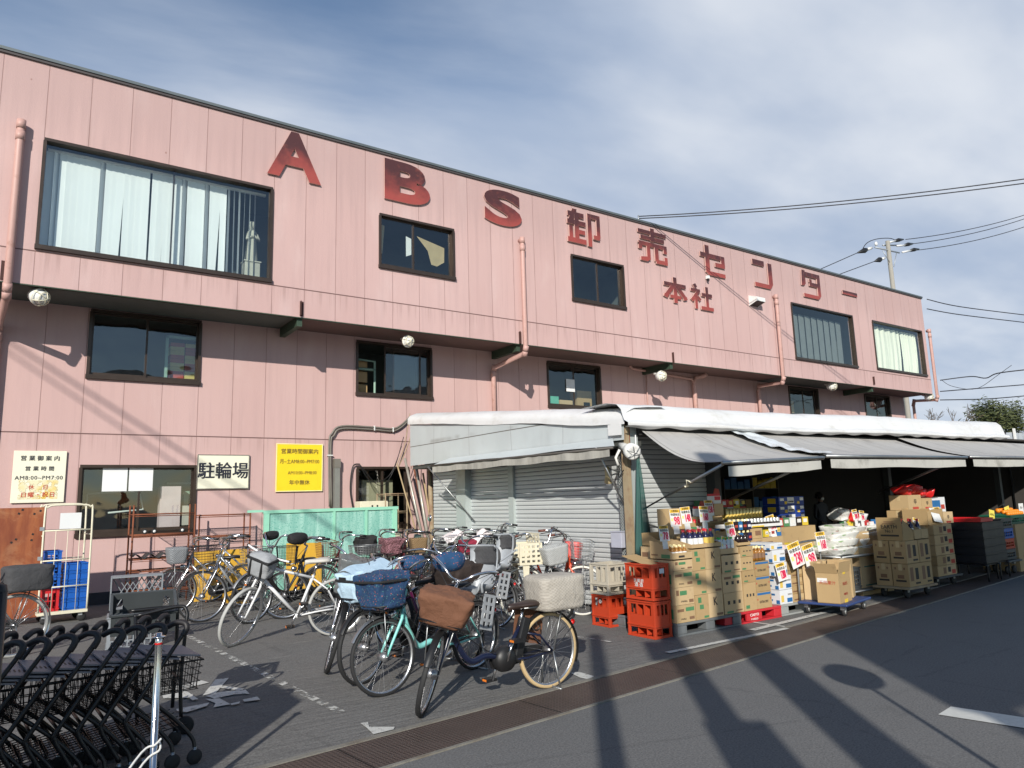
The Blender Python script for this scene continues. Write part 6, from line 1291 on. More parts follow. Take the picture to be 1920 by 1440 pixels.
# white beer cartons
M_wbox = pm('white_carton', (.66, .68, .70), .5, 0, .05)
PW = ((.55, .97, .10, .40, M_inkb), (.08, .30, .15, .62, M_ylab), (.62, .95, .60, .70, M_slv)); SW = ((.1, .8, .60, .74, M_inkb), (.15, .7, .20, .34, M_inkb), (.84, .98, .04, .30, M_inkb))
for i, (dx, z0, z1) in enumerate(((0, .141, .312), (-.01, .314, .482), (-.06, .484, .645), (-.09, .647, .80), (-.12, .802, .885))):
    carton(7.87+dx, 8.12+dx, 5.645, 6.0, z0, z1, M_wbox, ['lowest', 'second', 'third', 'fourth', 'topmost'][i]+' white and blue beer carton of the leaning stack', 'white beer cartons', PW, SW, name='carton', tape=False)
zs = [.141+i*.098 for i in range(10)]
stack(8.135, 8.41, 5.66, 6.02, zs[:7], M_card, 'flat brown carton left of the red and yellow boxes', 'flat brown cartons', ((.1, .5, .2, .4, M_inkbr), (.55, .85, .4, .95, M_tape)))
stack(7.80, 8.125, 6.02, 6.38, [.141+.13*i for i in range(8)], M_card, 'brown carton behind the white beer stack', 'flat brown cartons', ((.55, .9, .3, .75, M_inkbr),))
stack(8.14, 8.60, 6.04, 6.38, [.141+.13*i for i in range(7)], M_card2, 'brown carton behind the flat brown cartons', 'flat brown cartons', ((.1, .5, .3, .6, M_inkbr),))
M_yc = pm('yellow_box', (.62, .46, .04), .55, 0, .1); M_rc = pm('red_box', (.45, .03, .03), .55, 0, .1)
stack(8.42, 8.62, 5.66, 6.02, (.141, .24, .34, .44), M_yc, 'yellow box right of the flat brown cartons', 'yellow and red boxes', ((.3, .6, .2, .9, M_lab), (.05, .25, .5, .7, M_ink)))
stack(8.42, 8.62, 5.66, 6.02, (.441, .54, .64, .70), M_rc, 'red box on top of the yellow boxes', 'yellow and red boxes', ((.4, .7, .2, .9, M_lab),))
# upper tiers behind
tray(7.62, 8.62, 6.05, 6.36, 1.055, .045, .05, M_lab, 'long white tray full of short cans', ((.05, .3, .3, .7, M_inkb), (.35, .6, .2, .6, M_inky)))
rows(vessel('can', M_slv, M_slv, .11, .030, M_dkb), 7.67, 6.09, 1.065, 14, 2, .069, .075, 'can', 'short silver cans with dark labels in the long tray', 'can')
carton(7.80, 8.75, 6.40, 6.75, .90, 1.14, M_card, 'long brown carton under the gold cans', None, ((.1, .2, .3, .6, M_ink),)); carton(7.75, 8.75, 6.40, 6.75, .141, .898, M_card2, 'large brown carton at the back of the light grey pallet', None)
rows(vessel('can', M_gold, M_slv, .165, .032, M_ylab), 7.98, 6.45, 1.143, 11, 2, .071, .075, 'can', 'tall gold cans with silver tops in two rows', 'can')
stack(7.35, 7.85, 6.42, 6.75, (.141, .50, .80, 1.0, 1.13, 1.22), M_card, 'carton of the back stack left of the gold cans', 'cartons of the back stack', ((.1, .35, .2, .5, M_ink), (.5, .8, .2, .5, M_inkbr)))
for i, (x, z) in enumerate(((7.50, 1.222), (7.66, 1.222), (7.80, 1.38))):
    m = MB(M_lab); m.box((0, 0, .05), (.14, .12, .10)); m.use(M_rcap); m.box((0, -.0605, .07), (.12, .001, .05)); m.box((0, .0, .115), (.12, .11, .03)); m.use(M_inkr); m.prism([(-.06, -.055, .13), (.06, -.055, .13), (.045, -.055, .19), (-.03, -.055, .20)], (0, .01, 0))
    m.build('cup_pack', None, ['left', 'right', 'raised'][i]+' white and red cup pack on the back stack', 'pack', 'white and red cup packs', loc=(x, 6.5, z), bevel=.006)
carton(7.72, 7.90, 6.44, 6.62, 1.222, 1.378, M_card2, 'small carton carrying the raised cup pack', None)
for j in range(2):
    for i in range(7):
        mt = [M_rc, M_yc, M_dkb, M_inkg, M_wbox, M_yc, M_rc][(i+3*j) % 7]
        m = MB(mt); m.box((0, 0, .055), (.135, .12, .108)); m.use(M_lab if i % 2 else M_ylab); m.box((.01, -.0606, .06), (.07, .001, .05)); m.use([M_inkg, M_inkr, M_ink][i % 3]); m.box((-.04, -.0612, .03), (.05, .001, .03))
        m.build('snack_box', None, ['lower', 'upper'][j]+' row of bright snack boxes behind the gold cans', 'box', ['lower', 'upper']+[] and ['lower', 'upper'][j]+' row of bright snack boxes', loc=(8.05+i*.142, 6.95, 1.20+j*.112))
carton(7.95, 9.1, 6.85, 7.15, .0, 1.198, M_card, 'tall brown box block behind the gold cans', None)
M_bluc = pm('blue_carton', (.012, .045, .26), .45, 0, .08)
carton(9.3, 9.95, 6.55, 6.9, .0, .938, M_card, 'large plain carton under the blue cartons', None)
for i in range(4): carton(9.32, 9.93, 6.57, 6.85, .94+i*.125, 1.063+i*.125, M_bluc, ORD[i]+' blue carton with white panels from the bottom of the blue stack', 'blue cartons', ((.34, .60, .2, .9, M_lab), (.36, .58, .3, .5, M_ink), (.22, .32, .1, .45, M_inky), (.72, .82, .1, .4, M_inky), (.84, .98, .5, .85, M_lab), (.05, .2, .5, .8, M_slv)), ((.3, .8, .2, .8, M_inky),), tape=False)
for i in range(6):
    m = MB([M_yc, M_rc, M_inkg, M_wbox, M_dkb, M_yc][i]); m.box((0, 0, .06), (.14, .12, .118)); m.use(M_lab); m.box((.0, -.0606, .07), (.09, .001, .05)); m.build('snack_box', None, 'bright snack boxes in one row right of the gold cans', 'box', 'snack boxes right of the gold cans', loc=(8.86+i*.15, 6.42, 1.02))
carton(8.78, 9.75, 6.3, 6.62, .0, 1.018, M_card, 'tall brown carton under the snack boxes right of the gold cans', None)

# price cards
M_pcard = pm('card_white', (.78, .78, .75), .5, 0, .03); M_phead = pm('card_yellow', (.82, .50, .04), .5, 0, .05); M_pred = pm('card_red', (.62, .015, .08), .5); M_ppink = pm('card_pink', (.80, .66, .64), .5); M_pyel = pm('card_pale_yellow', (.75, .70, .25), .5)
def price(px, py, Y, txt, label, s=.15, tilt=0, stick=True, yaw=0):
    p = AY(px, py, Y); w, h = s*.86, s
    o = E('price_card', p, label, 'price card', None, rot=(R(-6), R(tilt), R(yaw)))
    m = MB(M_pcard); m.box((0, 0, 0), (w, .004, h)); m.build('card', o)
    m = MB(M_phead); m.box((0, -.0026, h*.39), (w*.96, .001, h*.19)); m.use(M_ppink); m.box((w*.1, -.0026, -h*.22), (w*.78, .001, h*.44)); m.use(M_pyel); m.box((-w*.34, -.0032, -h*.10), (w*.2, .001, h*.18)); m.build('print', o)
    m = MB(M_pred); m.text(txt, h*.66, FACE(w*.10, -.0045, -h*.19), .0005, .05, sx=min(1, 1.75/len(txt))*.85); m.use(M_ink); m.text('お買得品', h*.15, FACE(0, -.004, h*.39), .0004, .02, sx=.95); m.text('特選食品', h*.17, FACE(0, -.004, h*.18), .0004, .02, sx=1.1); m.build('lettering', o)
    if stick: m = MB(M_lab); m.box((0, .004, -h*.5-.04), (w*.55, .003, .09)); m.build('holder', o)
price(1266, 971, 5.85, '98', 'price card reading 98 above the yellow capped bottles', 0.195, 0); price(1286, 966, 5.80, '148', 'price card reading 148 overlapping the 98 card', 0.190, -3)
price(1320, 964, 5.95, '168', 'price card reading 168 in front of the tall brown flap', 0.190, 2); price(1329, 951, 6.25, '158', 'price card partly hidden behind the tall brown flap', 0.180)
price(1245, 1000, 5.72, '78', 'price card reading 78 left of the yellow capped bottles', 0.170, 0); price(1369, 993, 5.80, '498', 'price card reading 498 above the red pallet goods', 0.190, -6)
price(1446, 981, 6.1, '398', 'price card reading 398 beside the cup packs', 0.210, -10); price(1360, 1021, 5.66, '88', 'tilted price card on the left of the green capped bottles', 0.170, 14)
price(1492, 1040, 5.58, '230', 'large tilted price card reading 230', 0.30, -12, False); price(1518, 1041, 5.56, '98', 'large tilted price card reading 98 right of the 230 card', 0.28, -10, False)
price(1540, 1015, 5.70, '168', 'price card reading 168 beside the white sacks', 0.25, -2, False); price(1465, 1072, 5.60, '1280', 'price card reading 1280 on the white beer cartons', 0.21, -7, False)
price(1603, 965, 5.9, '388', 'price card reading 388 left of the far carton dolly', 0.150, -4); price(1616, 967, 5.95, '398', 'price card reading 398 behind the far carton dolly', 0.15, 6)
price(1718, 984, 5.6, '164', 'price card reading 164 between the two far carton stacks', 0.200, 12, False); price(1758, 965, 5.66, '138', 'price card reading 138 on the farthest carton stack', 0.240, 0, False)
# white sacks on a steel cart
M_sack = None
N = Nd('white_sack'); c = N.mix(N.noise(3, 4), (.62, .62, .57, 1), (.74, .74, .71, 1)); c = N.mix(N.math('MULTIPLY', N.ramp(N.noise(4.5, 3, .5, None, 1.0), .60, .66), .8), c, (.12, .30, .05, 1)); c = N.mix(N.math('MULTIPLY', N.ramp(N.noise(7, 3, .5, N.scaled(1, 1, 3)), .62, .68), .7), c, (.30, .03, .04, 1))
M_sack = N.end(N.bsdf(c, .4, 0, N.noise(14, 5, .6, None, .6), .015))
k_ = 0
for lay, (z, xs_) in enumerate(((.60, (9.85, 10.35, 10.85, 11.3)), (.70, (9.95, 10.45, 10.95)), (.79, (10.0, 10.5, 11.0)), (.88, (10.2, 10.7, 11.2)))):
    for i, x in enumerate(xs_):
        m = MB(M_sack); puffy(m, (0, 0, 0), .62, .52, .10, .8, .03, .03, seed=k_*7.3, n=36, rows=14)
        m.build('rice_sack', None, ['bottom', 'second', 'third', 'top'][lay]+' layer white food sack, '+['leftmost', 'second from left', 'third from left', 'rightmost'][i]+' on the steel cart', 'sack', 'white food sacks', loc=(x, 6.15, z), rot=(R(random.uniform(-4, 4)), R(random.uniform(-4, 4)), R(90+random.uniform(-18, 18)))); k_ += 1
o = E('steel_cart', (10.5, 6.15, 0), 'steel tube cart carrying the white food sacks', 'trolley'); m = MB(M_steel)
for z in (.10, .585): m.tube([(-.95, -.34, z), (.95, -.34, z), (.95, .34, z), (-.95, .34, z)], .015, 6, False, True)
for x in (-.95, .95):
    for y in (-.34, .34): m.tube([(x, y, .08), (x, y, .60)], .014, 6)
m.build('frame', o); m = MB(pm('steel_deck', (.14, .15, .15), .5, .5)); m.bb(-.94, .94, -.33, .33, .560, .582); m.bb(-.94, .94, -.33, .33, .1, .112); m.build('deck', o)
for i, (x, mt, lb) in enumerate(((9.9, M_dgcr, 'dark'), (10.5, pm('teal_crate', (.02, .16, .12), .5), 'teal'), (11.05, M_dgcr, 'rightmost dark'))): crate('plastic_crate', mt, .48, .42, .30, (x, 6.12, .114), lb+' crate on the lower shelf of the steel cart', 'crates on the steel cart', 0, 8, 4)
# blue platform truck with an open box
o = E('platform_truck', (8.66, 5.42, 0), 'low blue platform truck carrying an open cardboard box', 'trolley', rz=R(11))
m = MB(pm('blue_deck', (.025, .05, .16), .5)); m.bb(-.42, .42, -.30, .30, .125, .155); m.build('deck', o, bevel=.01)
for x in (-.33, .33):
    for y in (-.22, .22): m = MB(M_steel); m.box((x, y, .10), (.06, .05, .045)); m.use(M_rubber); m.lathe([(.02, -.018), (.050, -.016), (.055, 0), (.05, .016), (.02, .018)], (x+.02, y, .056), (0, 1, 0), 16, True); m.use(M_slv); m.lathe([(.0, -.02), (.03, -.019), (.03, .019), (0, .02)], (x+.02, y, .056), (0, 1, 0), 12); m.build('caster', o)
m = MB(M_steel); m.tube(sm([(-.38, .28, .16), (-.38, .27, .8), (-.33, .26, .86), (.30, .26, .86), (.36, .27, .8), (.36, .28, .16)], 4), .014, 8); m.build('handle', o)
m = MB(M_card); w, d, h, t = .40, .27, .36, .005
m.box((0, 0, t), (w, d, t)); m.bb(-w/2, w/2, -d/2, -d/2+t, 0, h); m.bb(-w/2, w/2, d/2-t, d/2, 0, h); m.bb(-w/2, -w/2+t, -d/2+t, d/2-t, 0, h); m.bb(w/2-t, w/2, -d/2+t, d/2-t, 0, h)
m.box((0, -d/2-.012, h+.062), (w-.004, t, .13), rx=R(10)); m.box((-w/2-.03, 0, h+.055), (t, d-.004, .13), ry=R(-26)); m.box((w/2+.015, 0, h+.06), (t, d-.004, .13), ry=R(14)); m.box((0, d/2+.03, h+.055), (w-.004, t, .13), rx=R(-25))
m.use(M_inky); m.box((-.0, -d/2-.001, h-.01), (.08, .002, .03)); m.box((-.0, -d/2-.001, .02), (.10, .002, .04)); m.use(M_inkr); m.text('天然果汁', .05, FACEX(-w/2-.002, 0, .24), .0004, .01); m.text('FRUITS', .05, FACE(0, -d/2-.002, .22), .0004, .01); m.text('取扱注意', .03, FACE(0, -d/2-.002, .10), .0004, .01); m.use(M_lab); m.box((-w/2-.002, .06, .27), (.002, .12, .05))
ob = m.build('open_box', None, 'open cardboard box with raised flaps on the blue platform truck', 'carton', loc=(8.46, 5.29, .157), rz=R(12))
for i, (x, y, z) in enumerate(((8.50, 5.58, .157), (8.76, 5.60, .40), (8.95, 5.45, .157))): carton(x-.11, x+.11, y-.11, y+.11, z, z+.22+.25*(i != 1)*1.0, M_card2, ['tall small carton at the back of the blue truck', 'upper small carton behind the open box', 'right small carton on the blue truck'][i], 'small cartons on the blue truck', rz=R(25))
carton(8.65, 8.87, 5.49, 5.71, .157, .398, M_card, 'small carton hidden below the upper one behind the open box', 'small cartons on the blue truck')
for i in range(6):
    m = MB(M_dkb); m.box((0, 0, .05), (.10, .35, .095)); m.build('flat_box', None, ORD[i]+' dark flat box of the stack left of the open box', 'box', 'dark flat boxes', loc=(8.50+.01*math.sin(i*3), 5.88, .157+i*.098), rz=R(18))
# far dolly with cartons
def dolly(x0, x1, y0, y1, label, mt=M_wood, h=.16, rz=0, wheel=.07):
    w, d = x1-x0, y1-y0; o = E('dolly', ((x0+x1)/2, (y0+y1)/2, 0), label, 'trolley', 'dollies under the far goods', rz=rz)
    m = MB(mt); m.bb(-w/2, w/2, -d/2, d/2, h-.03, h); m.build('deck', o, bevel=.004)
    for sx in (-1, 1):
        for sy in (-1, 1): m = MB(M_rubber); m.lathe([(.02, -.02), (wheel-.005, -.018), (wheel, 0), (wheel-.005, .018), (.02, .02)], (sx*(w/2-.12), sy*(d/2-.1), wheel+.001), (0, 1, 0), 16, True); m.use(M_steel); m.box((sx*(w/2-.12), sy*(d/2-.1), h-.05), (.05, .05, .05)); m.build('caster', o)
    return o
dolly(10.2, 11.0, 5.26, 5.78, 'wooden dolly under the identical brown cartons')
PZ = ((.15, .25, .75, .85, M_inkbr), (.70, .80, .75, .85, M_inkbr), (.3, .7, .36, .52, M_inkbr), (.18, .82, .22, .30, M_ink)); PZ2 = ((.12, .38, .25, .85, M_inkbr), (.55, .8, .3, .8, M_ink), (.5, .9, .1, .18, M_ink))
for j in range(2):
    for i, (xa, xb) in enumerate(((10.25, 10.58), (10.59, 10.92))):
        for k_, (ya, yb) in enumerate(((5.28, 5.505), (5.515, 5.74))):
            carton(xa, xb, ya, yb, .162+j*.312, .470+j*.312, M_card, ['lower', 'upper'][j]+' '+['left', 'right'][i]+' brown carton in the '+['front', 'back'][k_]+' row of the wooden dolly', 'cartons on the wooden dolly', PZ2, PZ)
m = MB(M_card); w, d, h = .30, .36, .32; m.bb(-w/2, -w/2+.005, -d/2, d/2, 0, h); m.bb(-w/2+.005, w/2, d/2-.005, d/2, 0, h*.9); m.prism([(-w/2+.005, -d/2, 0), (w/2, -d/2, 0), (w/2, -d/2, h*.35), (-w/2+.03, -d/2, h*.95)], (0, .005, 0)); m.bb(-w/2+.006, w/2, -d/2+.006, d/2-.006, 0, .006)
m.use(M_ink); m.text('EARTH', .075, FACEX(-w/2-.002, 0, .19), .0004, .03); m.text('No.1', .06, FACEX(-w/2-.002, 0, .13), .0004, .03); m.box((-w/2-.001, 0, .07), (.001, .26, .025)); m.use(M_inkbr); m.box((-w/2-.001, 0, .26), (.001, .14, .012)); m.box((-w/2-.001, 0, .235), (.001, .18, .010))
m.build('open_carton', None, 'opened carton with black printed words on top of the wooden dolly cartons', 'carton', 'open display cartons', loc=(10.42, 5.49, .785))
for i, x in enumerate((10.58, 10.78)): tray(x, x+.19, 5.30, 5.68, .785, .14, .27, M_card2, ['left', 'right'][i]+' opened carton with dark bottles on the wooden dolly')
rows(vessel('bottle', M_nvb, M_rcap, .27, .035, M_lab), 10.66, 5.38, .80, 2, 2, .19, .12, 'bottle', 'dark bottles with red caps in the opened cartons on the dolly', 'bottle')
carton(10.15, 11.0, 5.9, 6.2, .0, .90, M_card2, 'tall carton block right behind the wooden dolly', None)
# farthest big stack
dolly(11.68, 12.45, 5.56, 6.3, 'dark dolly under the farthest carton stack', M_dgcr)
PM = ((.35, .7, .35, .7, M_ink, '辛'), (.3, .75, .05, .2, M_inkr))
for j in range(5):
    carton(11.72, 12.02, 5.58, 5.86, .162+j*.155, .315+j*.155, M_card, ORD[j]+' flat brown carton of the farthest left column', 'flat cartons of the farthest stack', ((.6, .9, .2, .8, M_inkbr),), ((.1, .4, .4, .8, M_inkbr),))
    carton(12.03, 12.33, 5.59, 5.86, .162+j*.155, .315+j*.155, M_card2, ORD[j]+' flat carton with red print of the farthest right column', 'flat cartons of the farthest stack', ((.5, .9, .1, .5, M_inkr), (.1, .4, .3, .8, M_ink)))
m = MB(M_card); m.grid(lambda u, v: (-.25+.5*u, -.19, .22*v if v < 1 else .20+.04*math.sin(u*math.pi)), 8, 3); m.bb(-.25, .25, .18, .19, 0, .26); m.bb(-.25, -.245, -.19, .18, 0, .24); m.bb(.245, .25, -.19, .18, 0, .24); m.build('open_carton', None, 'opened carton topped with a white printed flap in the farthest stack', 'carton', loc=(11.90, 5.80, .938))
m = MB(M_lab); m.box((0, 0, 0), (.26, .004, .22), rx=R(-20), ry=R(8)); m.build('printed_flap', None, 'white printed sheet sticking out of the farthest opened carton', 'sheet', loc=(11.9, 5.60, 1.08))
carton(12.16, 12.5, 5.62, 5.9, .94, 1.12, M_card2, 'carton with black character right in the farthest stack', None, PM); carton(11.75, 12.5, 5.95, 6.3, .162, 1.16, M_card, 'tall plain carton behind the farthest stack', None)
carton(11.80, 12.22, 5.95, 6.25, 1.162, 1.40, M_card2, 'upper carton with a black character under the red bags', None, PM); carton(12.24, 12.58, 5.95, 6.25, 1.162, 1.34, M_card2, 'upper right carton with a red band in the farthest stack', None, PM)
M_rbag = pm('red_bag', (.55, .02, .02), .3, 0, .15)
for i, (x, z) in enumerate(((11.95, 1.40), (12.12, 1.43), (12.32, 1.42), (12.52, 1.36), (12.75, 1.34))):
    m = MB(M_rbag); puffy(m, (0, 0, 0), .26, .22, .10, .8, .04, .05, seed=i*5.0, n=24, rows=10); m.build('red_bag', None, ORD[i]+' red bag from the left on the farthest stack', 'bag', 'red bags on the farthest stack', loc=(x, 6.1, z), rot=(0, R(12), R(i*30)))
carton(12.75, 13.7, 6.2, 6.5, .0, 1.08, M_card, 'tall carton right of the farthest stack', None); carton(13.02, 13.6, 6.22, 6.48, 1.082, 1.34, M_wbox, 'pale blue printed carton right of the red bags', None, ((.1, .7, .3, .8, M_inkb), (.72, .95, .2, .5, M_inkr)))
for i, (x, z, mt) in enumerate(((10.9, 1.03, M_sack), (11.15, 1.0, M_rbag), (11.35, .95, M_wbox))): m = MB(mt); puffy(m, (0, 0, 0), .3, .26, .16, .8, .04, .05, seed=i*3+1.0, n=24, rows=10); m.build('food_bag', None, ['white', 'dull red', 'pale'][i]+' bag lying between the dolly and the farthest stack', 'bag', loc=(x, 6.6, z))
carton(10.85, 11.5, 6.45, 6.8, .0, .948, M_card, 'tall carton between the wooden dolly and the farthest stack', None)
# black crates on dollies at the right edge
M_bcr2 = pm('black_crate', (.016, .018, .022), .45)
for q, (x, yy, n_) in enumerate(((12.90, 5.60, 5), (13.38, 5.66, 5))):
    for i in range(n_): crate('plastic_crate', M_bcr2, .44, .62, .125, (x, yy, .30+i*.128), ORD[i]+' black crate of the '+['left', 'right'][q]+' stack at the right edge', 'black crates at the right edge', 0, 0, 1)
    o = E('crate_dolly', (x, yy, 0), ['left', 'right'][q]+' black tube dolly under the black crates', 'trolley', 'black tube dollies'); m = MB(M_tubeb)
    [m.tube(sm([(sx*.22, -.31, .03), (sx*.22, -.31, .24), (sx*.22, -.27, .28), (sx*.22, .27, .28), (sx*.22, .31, .24), (sx*.22, .31, .03)], 3), .013, 6) for sx in (-1, 1)]; m.bb(-.2, .2, -.29, .29, .27, .285); m.build('frame', o)
crate('plastic_crate', M_red, .44, .62, .06, (12.92, 5.62, .945), 'shallow red crate on top of the black crates', None, 0, 6, 1)
for i, (x, mt) in enumerate(((14.3, M_dgcr), (14.3, M_blue), (14.3, M_ocr), (14.3, M_dgcr))): crate('plastic_crate', mt, .42, .36, .17, (x, 5.75, .25+(3-i)*.175), ['topmost grey', 'upper blue', 'orange', 'lowest grey'][i]+' crate of the mixed colour stack at the right edge', 'mixed colour crates', 0, 5, 2)
dolly(14.05, 14.55, 5.5, 6.0, 'small dolly under the mixed colour crates', M_dgcr, .24)
# fruit display
M_org = pm('orange_fruit', (.75, .22, .01), .45, 0, .15); M_apl = pm('red_fruit', (.50, .03, .015), .35, 0, .2)
carton(14.7, 15.8, 5.6, 6.2, .0, .82, M_card, 'brown fruit display box at the right edge', None); crate('plastic_crate', pm('green_crate', (.01, .10, .06), .5), 1.1, .5, .16, (15.25, 5.9, .822), 'green crate holding the fruit at the right edge', None, 0, 10, 2)
m = MB(M_org); m.lathe([(0, 0), (.035, .008), (.045, .04), (.035, .072), (0, .08)], n=12); f0 = m.build('orange', None, 'oranges piled in the green crate at the right edge', 'fruit', 'oranges in the green crate', loc=(14.8, 5.72, .96))
for j in range(3):
    for i in range(7):
        if i+j: copy_tree(f0, (14.8+i*.09+(j % 2)*.04, 5.72+j*.08, .96+.03*j))
for i, (px, py) in enumerate(((1860, 968), (1889, 961), (1915, 955))):
    p = AY(px, py, 5.8); m = MB(pm('yellow_card', (.78, .66, .10), .5) if i < 2 else M_lab); m.box((0, 0, 0), (.20, .004, .22)); m.use(M_ink); m.text(['みかん', '特価', '安い'][i], .05, FACE(0, -.004, .03), .0004, .01); m.build('hand_written_card', None, ['left yellow', 'right yellow', 'white'][i]+' hand-written card above the fruit', 'price card', 'hand-written cards', loc=p, rot=(0, R([8, -8, 0][i]), 0))
# shelves and lights deep in the hall
for i in range(6):
    o = E('store_shelf', (9.6+i*1.35, 11.9+.2*(i % 2), 0), ['leftmost', 'second', 'third', 'fourth', 'fifth', 'rightmost'][i]+' dim store shelf deep inside the hall', 'shelf', 'dim shelves inside the hall')
    m = MB(pm('shelf_steel', (.10, .09, .08), .6)); [m.bb(-.55, .55, -.2, .2, z, z+.02) for z in (.1, .6, 1.1, 1.6)]; [m.bb(s*.55-.015, s*.55+.015, -.21, .21, 0, 1.9) for s in (-1, 1)]; m.build('rack', o)
    for j in range(4):
        m = MB([M_card, M_inkb, M_inky, M_inkr, M_card2, M_inkg][(i+j) % 6]); 
        for k_ in range(4): m.bb(-.5+k_*.26, -.28+k_*.26, -.17, .1, .122+j*.5, .122+j*.5+.18+.05*((i+k_) % 3))
        m.build('goods_row', o)

rr = random.Random(9)
for (x0_, x1_, y_, z_, n_, lb) in ((6.86, 7.28, 6.08, .985, 4, 'behind the green capped bottles'), (8.18, 8.58, 6.12, .925, 4, 'beside the long white tray'), (10.2, 10.95, 6.0, .905, 7, 'behind the wooden dolly'), (8.15, 8.40, 5.74, .735, 3, 'on the flat brown cartons'), (7.36, 7.80, 6.1, 1.19, 0, ''), (10.9, 11.45, 6.55, .955, 5, 'left of the farthest stack'), (12.8, 13.6, 6.3, 1.085, 2, 'right of the farthest stack')):
    for i in range(n_):
        mt = rr.choice([M_rc, M_yc, M_wbox, M_inkg, M_lab, M_inkb, M_ppink]); h_ = rr.uniform(.09, .16)
        m = MB(mt); m.box((0, 0, h_/2), (.085, .07, h_)); m.use(rr.choice([M_lab, M_ylab, M_inkr])); m.box((0, -.0356, h_*.55), (.06, .001, h_*.4)); m.use(M_ink); m.box((0, -.0364, h_*.5), (.04, .001, .008))
        m.build('food_pack', None, 'small coloured food packs in a row '+lb, 'pack', 'food packs '+lb, loc=(x0_+(x1_-x0_)*i/max(1, n_-1), y_, z_), rz=rr.uniform(-.2, .2), bevel=.004)
# ================================================================== PERSON IN THE HALL (masked, standing in the dark)
def person(loc, rz, label):
    M_sk = pm('skin', (.45, .28, .20), .6); M_cl = pm('dark_jacket', (.05, .05, .06), .8); M_tr = pm('dark_trousers', (.03, .03, .035), .8); M_hr = pm('dark_hair', (.015, .012, .01), .6)
    J = {'pel': ((0, 0, .92), .13), 'wst': ((0, 0, 1.05), .125), 'chs': ((0, -.01, 1.28), .15), 'nk': ((0, -.01, 1.43), .06), 'hd0': ((0, -.02, 1.50), .062), 'hd1': ((0, -.03, 1.58), .088), 'hd2': ((0, -.02, 1.655), .075)}
    ed = [('pel', 'wst'), ('wst', 'chs'), ('chs', 'nk'), ('nk', 'hd0'), ('hd0', 'hd1'), ('hd1', 'hd2')]
    for s, n in ((-1, 'r'), (1, 'l')):
        J['sh'+n] = ((s*.17, -.01, 1.36), .062); J['el'+n] = ((s*.22, .0, 1.08), .043); J['wr'+n] = ((s*.20, -.16, .94), .028); J['pm'+n] = ((s*.19, -.23, .92), .03)
        J['hp'+n] = ((s*.09, 0, .86), .095); J['kn'+n] = ((s*.10, -.01, .48), .062); J['an'+n] = ((s*.10, .02, .09), .042); J['to'+n] = ((s*.11, -.14, .04), .035)
        ed += [('chs', 'sh'+n), ('sh'+n, 'el'+n), ('el'+n, 'wr'+n), ('wr'+n, 'pm'+n), ('pel', 'hp'+n), ('hp'+n, 'kn'+n), ('kn'+n, 'an'+n), ('an'+n, 'to'+n)]
        for k, dx in enumerate((-.027, -.009, .009, .027)):
            J['f%d%s' % (k, n)] = ((s*.19+dx, -.27, .915), .010); J['g%d%s' % (k, n)] = ((s*.19+dx, -.31+abs(k-1.5)*.008, .895), .008); ed += [('pm'+n, 'f%d%s' % (k, n)), ('f%d%s' % (k, n), 'g%d%s' % (k, n))]
        J['th'+n] = ((s*.15, -.24, .93), .010); ed.append(('pm'+n, 'th'+n))
    ks = list(J); me = bpy.data.meshes.new('body'); me.from_pydata([J[k][0] for k in ks], [(ks.index(a), ks.index(b)) for a, b in ed], []); o = E('person', loc, label, 'person', rz=rz)
    b = bpy.data.objects.new('body', me); COL.objects.link(b); b.parent = o; md = b.modifiers.new('skin', 'SKIN'); me.skin_vertices or None
    for i, k in enumerate(ks): me.skin_vertices[0].data[i].radius = (J[k][1], J[k][1]*(.72 if k in ('pel', 'wst', 'chs') else 1)); me.skin_vertices[0].data[i].use_root = (i == 0)
    b.modifiers.new('sub', 'SUBSURF').levels = 2; b.modifiers['sub'].render_levels = 2
    N = Nd('person_surface'); z = N.n('ShaderNodeSeparateXYZ', {0: N.O}); zz = z.outputs[2]; yy = z.outputs[1]
    c = N.mix(N.math('GREATER_THAN', zz, 1.46), (.05, .05, .06, 1), (.45, .28, .20, 1)); c = N.mix(N.math('LESS_THAN', zz, .88), c, (.03, .03, .035, 1)); c = N.mix(N.math('MULTIPLY', N.math('LESS_THAN', yy, -.20), N.math('GREATER_THAN', zz, .8)), c, (.45, .28, .20, 1))
    me.materials.append(N.end(N.bsdf(c, .7)))
    m = MB(M_hr); m.grid(lambda u, v: ((.098*math.sin(math.pi*v*.62))*math.cos(2*math.pi*u), -.012+(.108*math.sin(math.pi*v*.62))*math.sin(2*math.pi*u)+(.03 if math.sin(2*math.pi*u) > 0 else 0), 1.605+.115*math.cos(math.pi*v*.62)-(0.02*v if math.sin(2*math.pi*u) < -.2 else 0)), 20, 8); m.build('hair', o)
    m = MB(M_lab); m.grid(lambda u, v: ((.062-.02*v)*math.sin((u-.5)*2.4)*1.1, -.035-.085*math.cos((u-.5)*2.2)-.012*math.sin(v*math.pi), 1.575-.075*v), 10, 6); m.build('face_mask', o)
    m = MB(M_ink); [m.lathe([(0, .004), (.008, .002), (.009, 0)], (s*.032, -.113, 1.60), (0, -1, 0), 8) for s in (-1, 1)]; m.build('eyes', o)
    m = MB(M_sk); [m.lathe([(0, .01), (.014, .006), (.018, 0)], (s*.088, -.02, 1.585), (s, 0, 0), 8) for s in (-1, 1)]; m.prism([(-.012, -.115, 1.575), (.012, -.115, 1.575), (0, -.13, 1.578), ], (0, .005, .03)); m.build('ear', o)
    o.scale = (.86, .86, .86)
p = AY(1543, 1000, 9.6); person((p.x, 9.6, .012), R(-10), 'masked person in a dark jacket standing in the dark hall behind the goods')

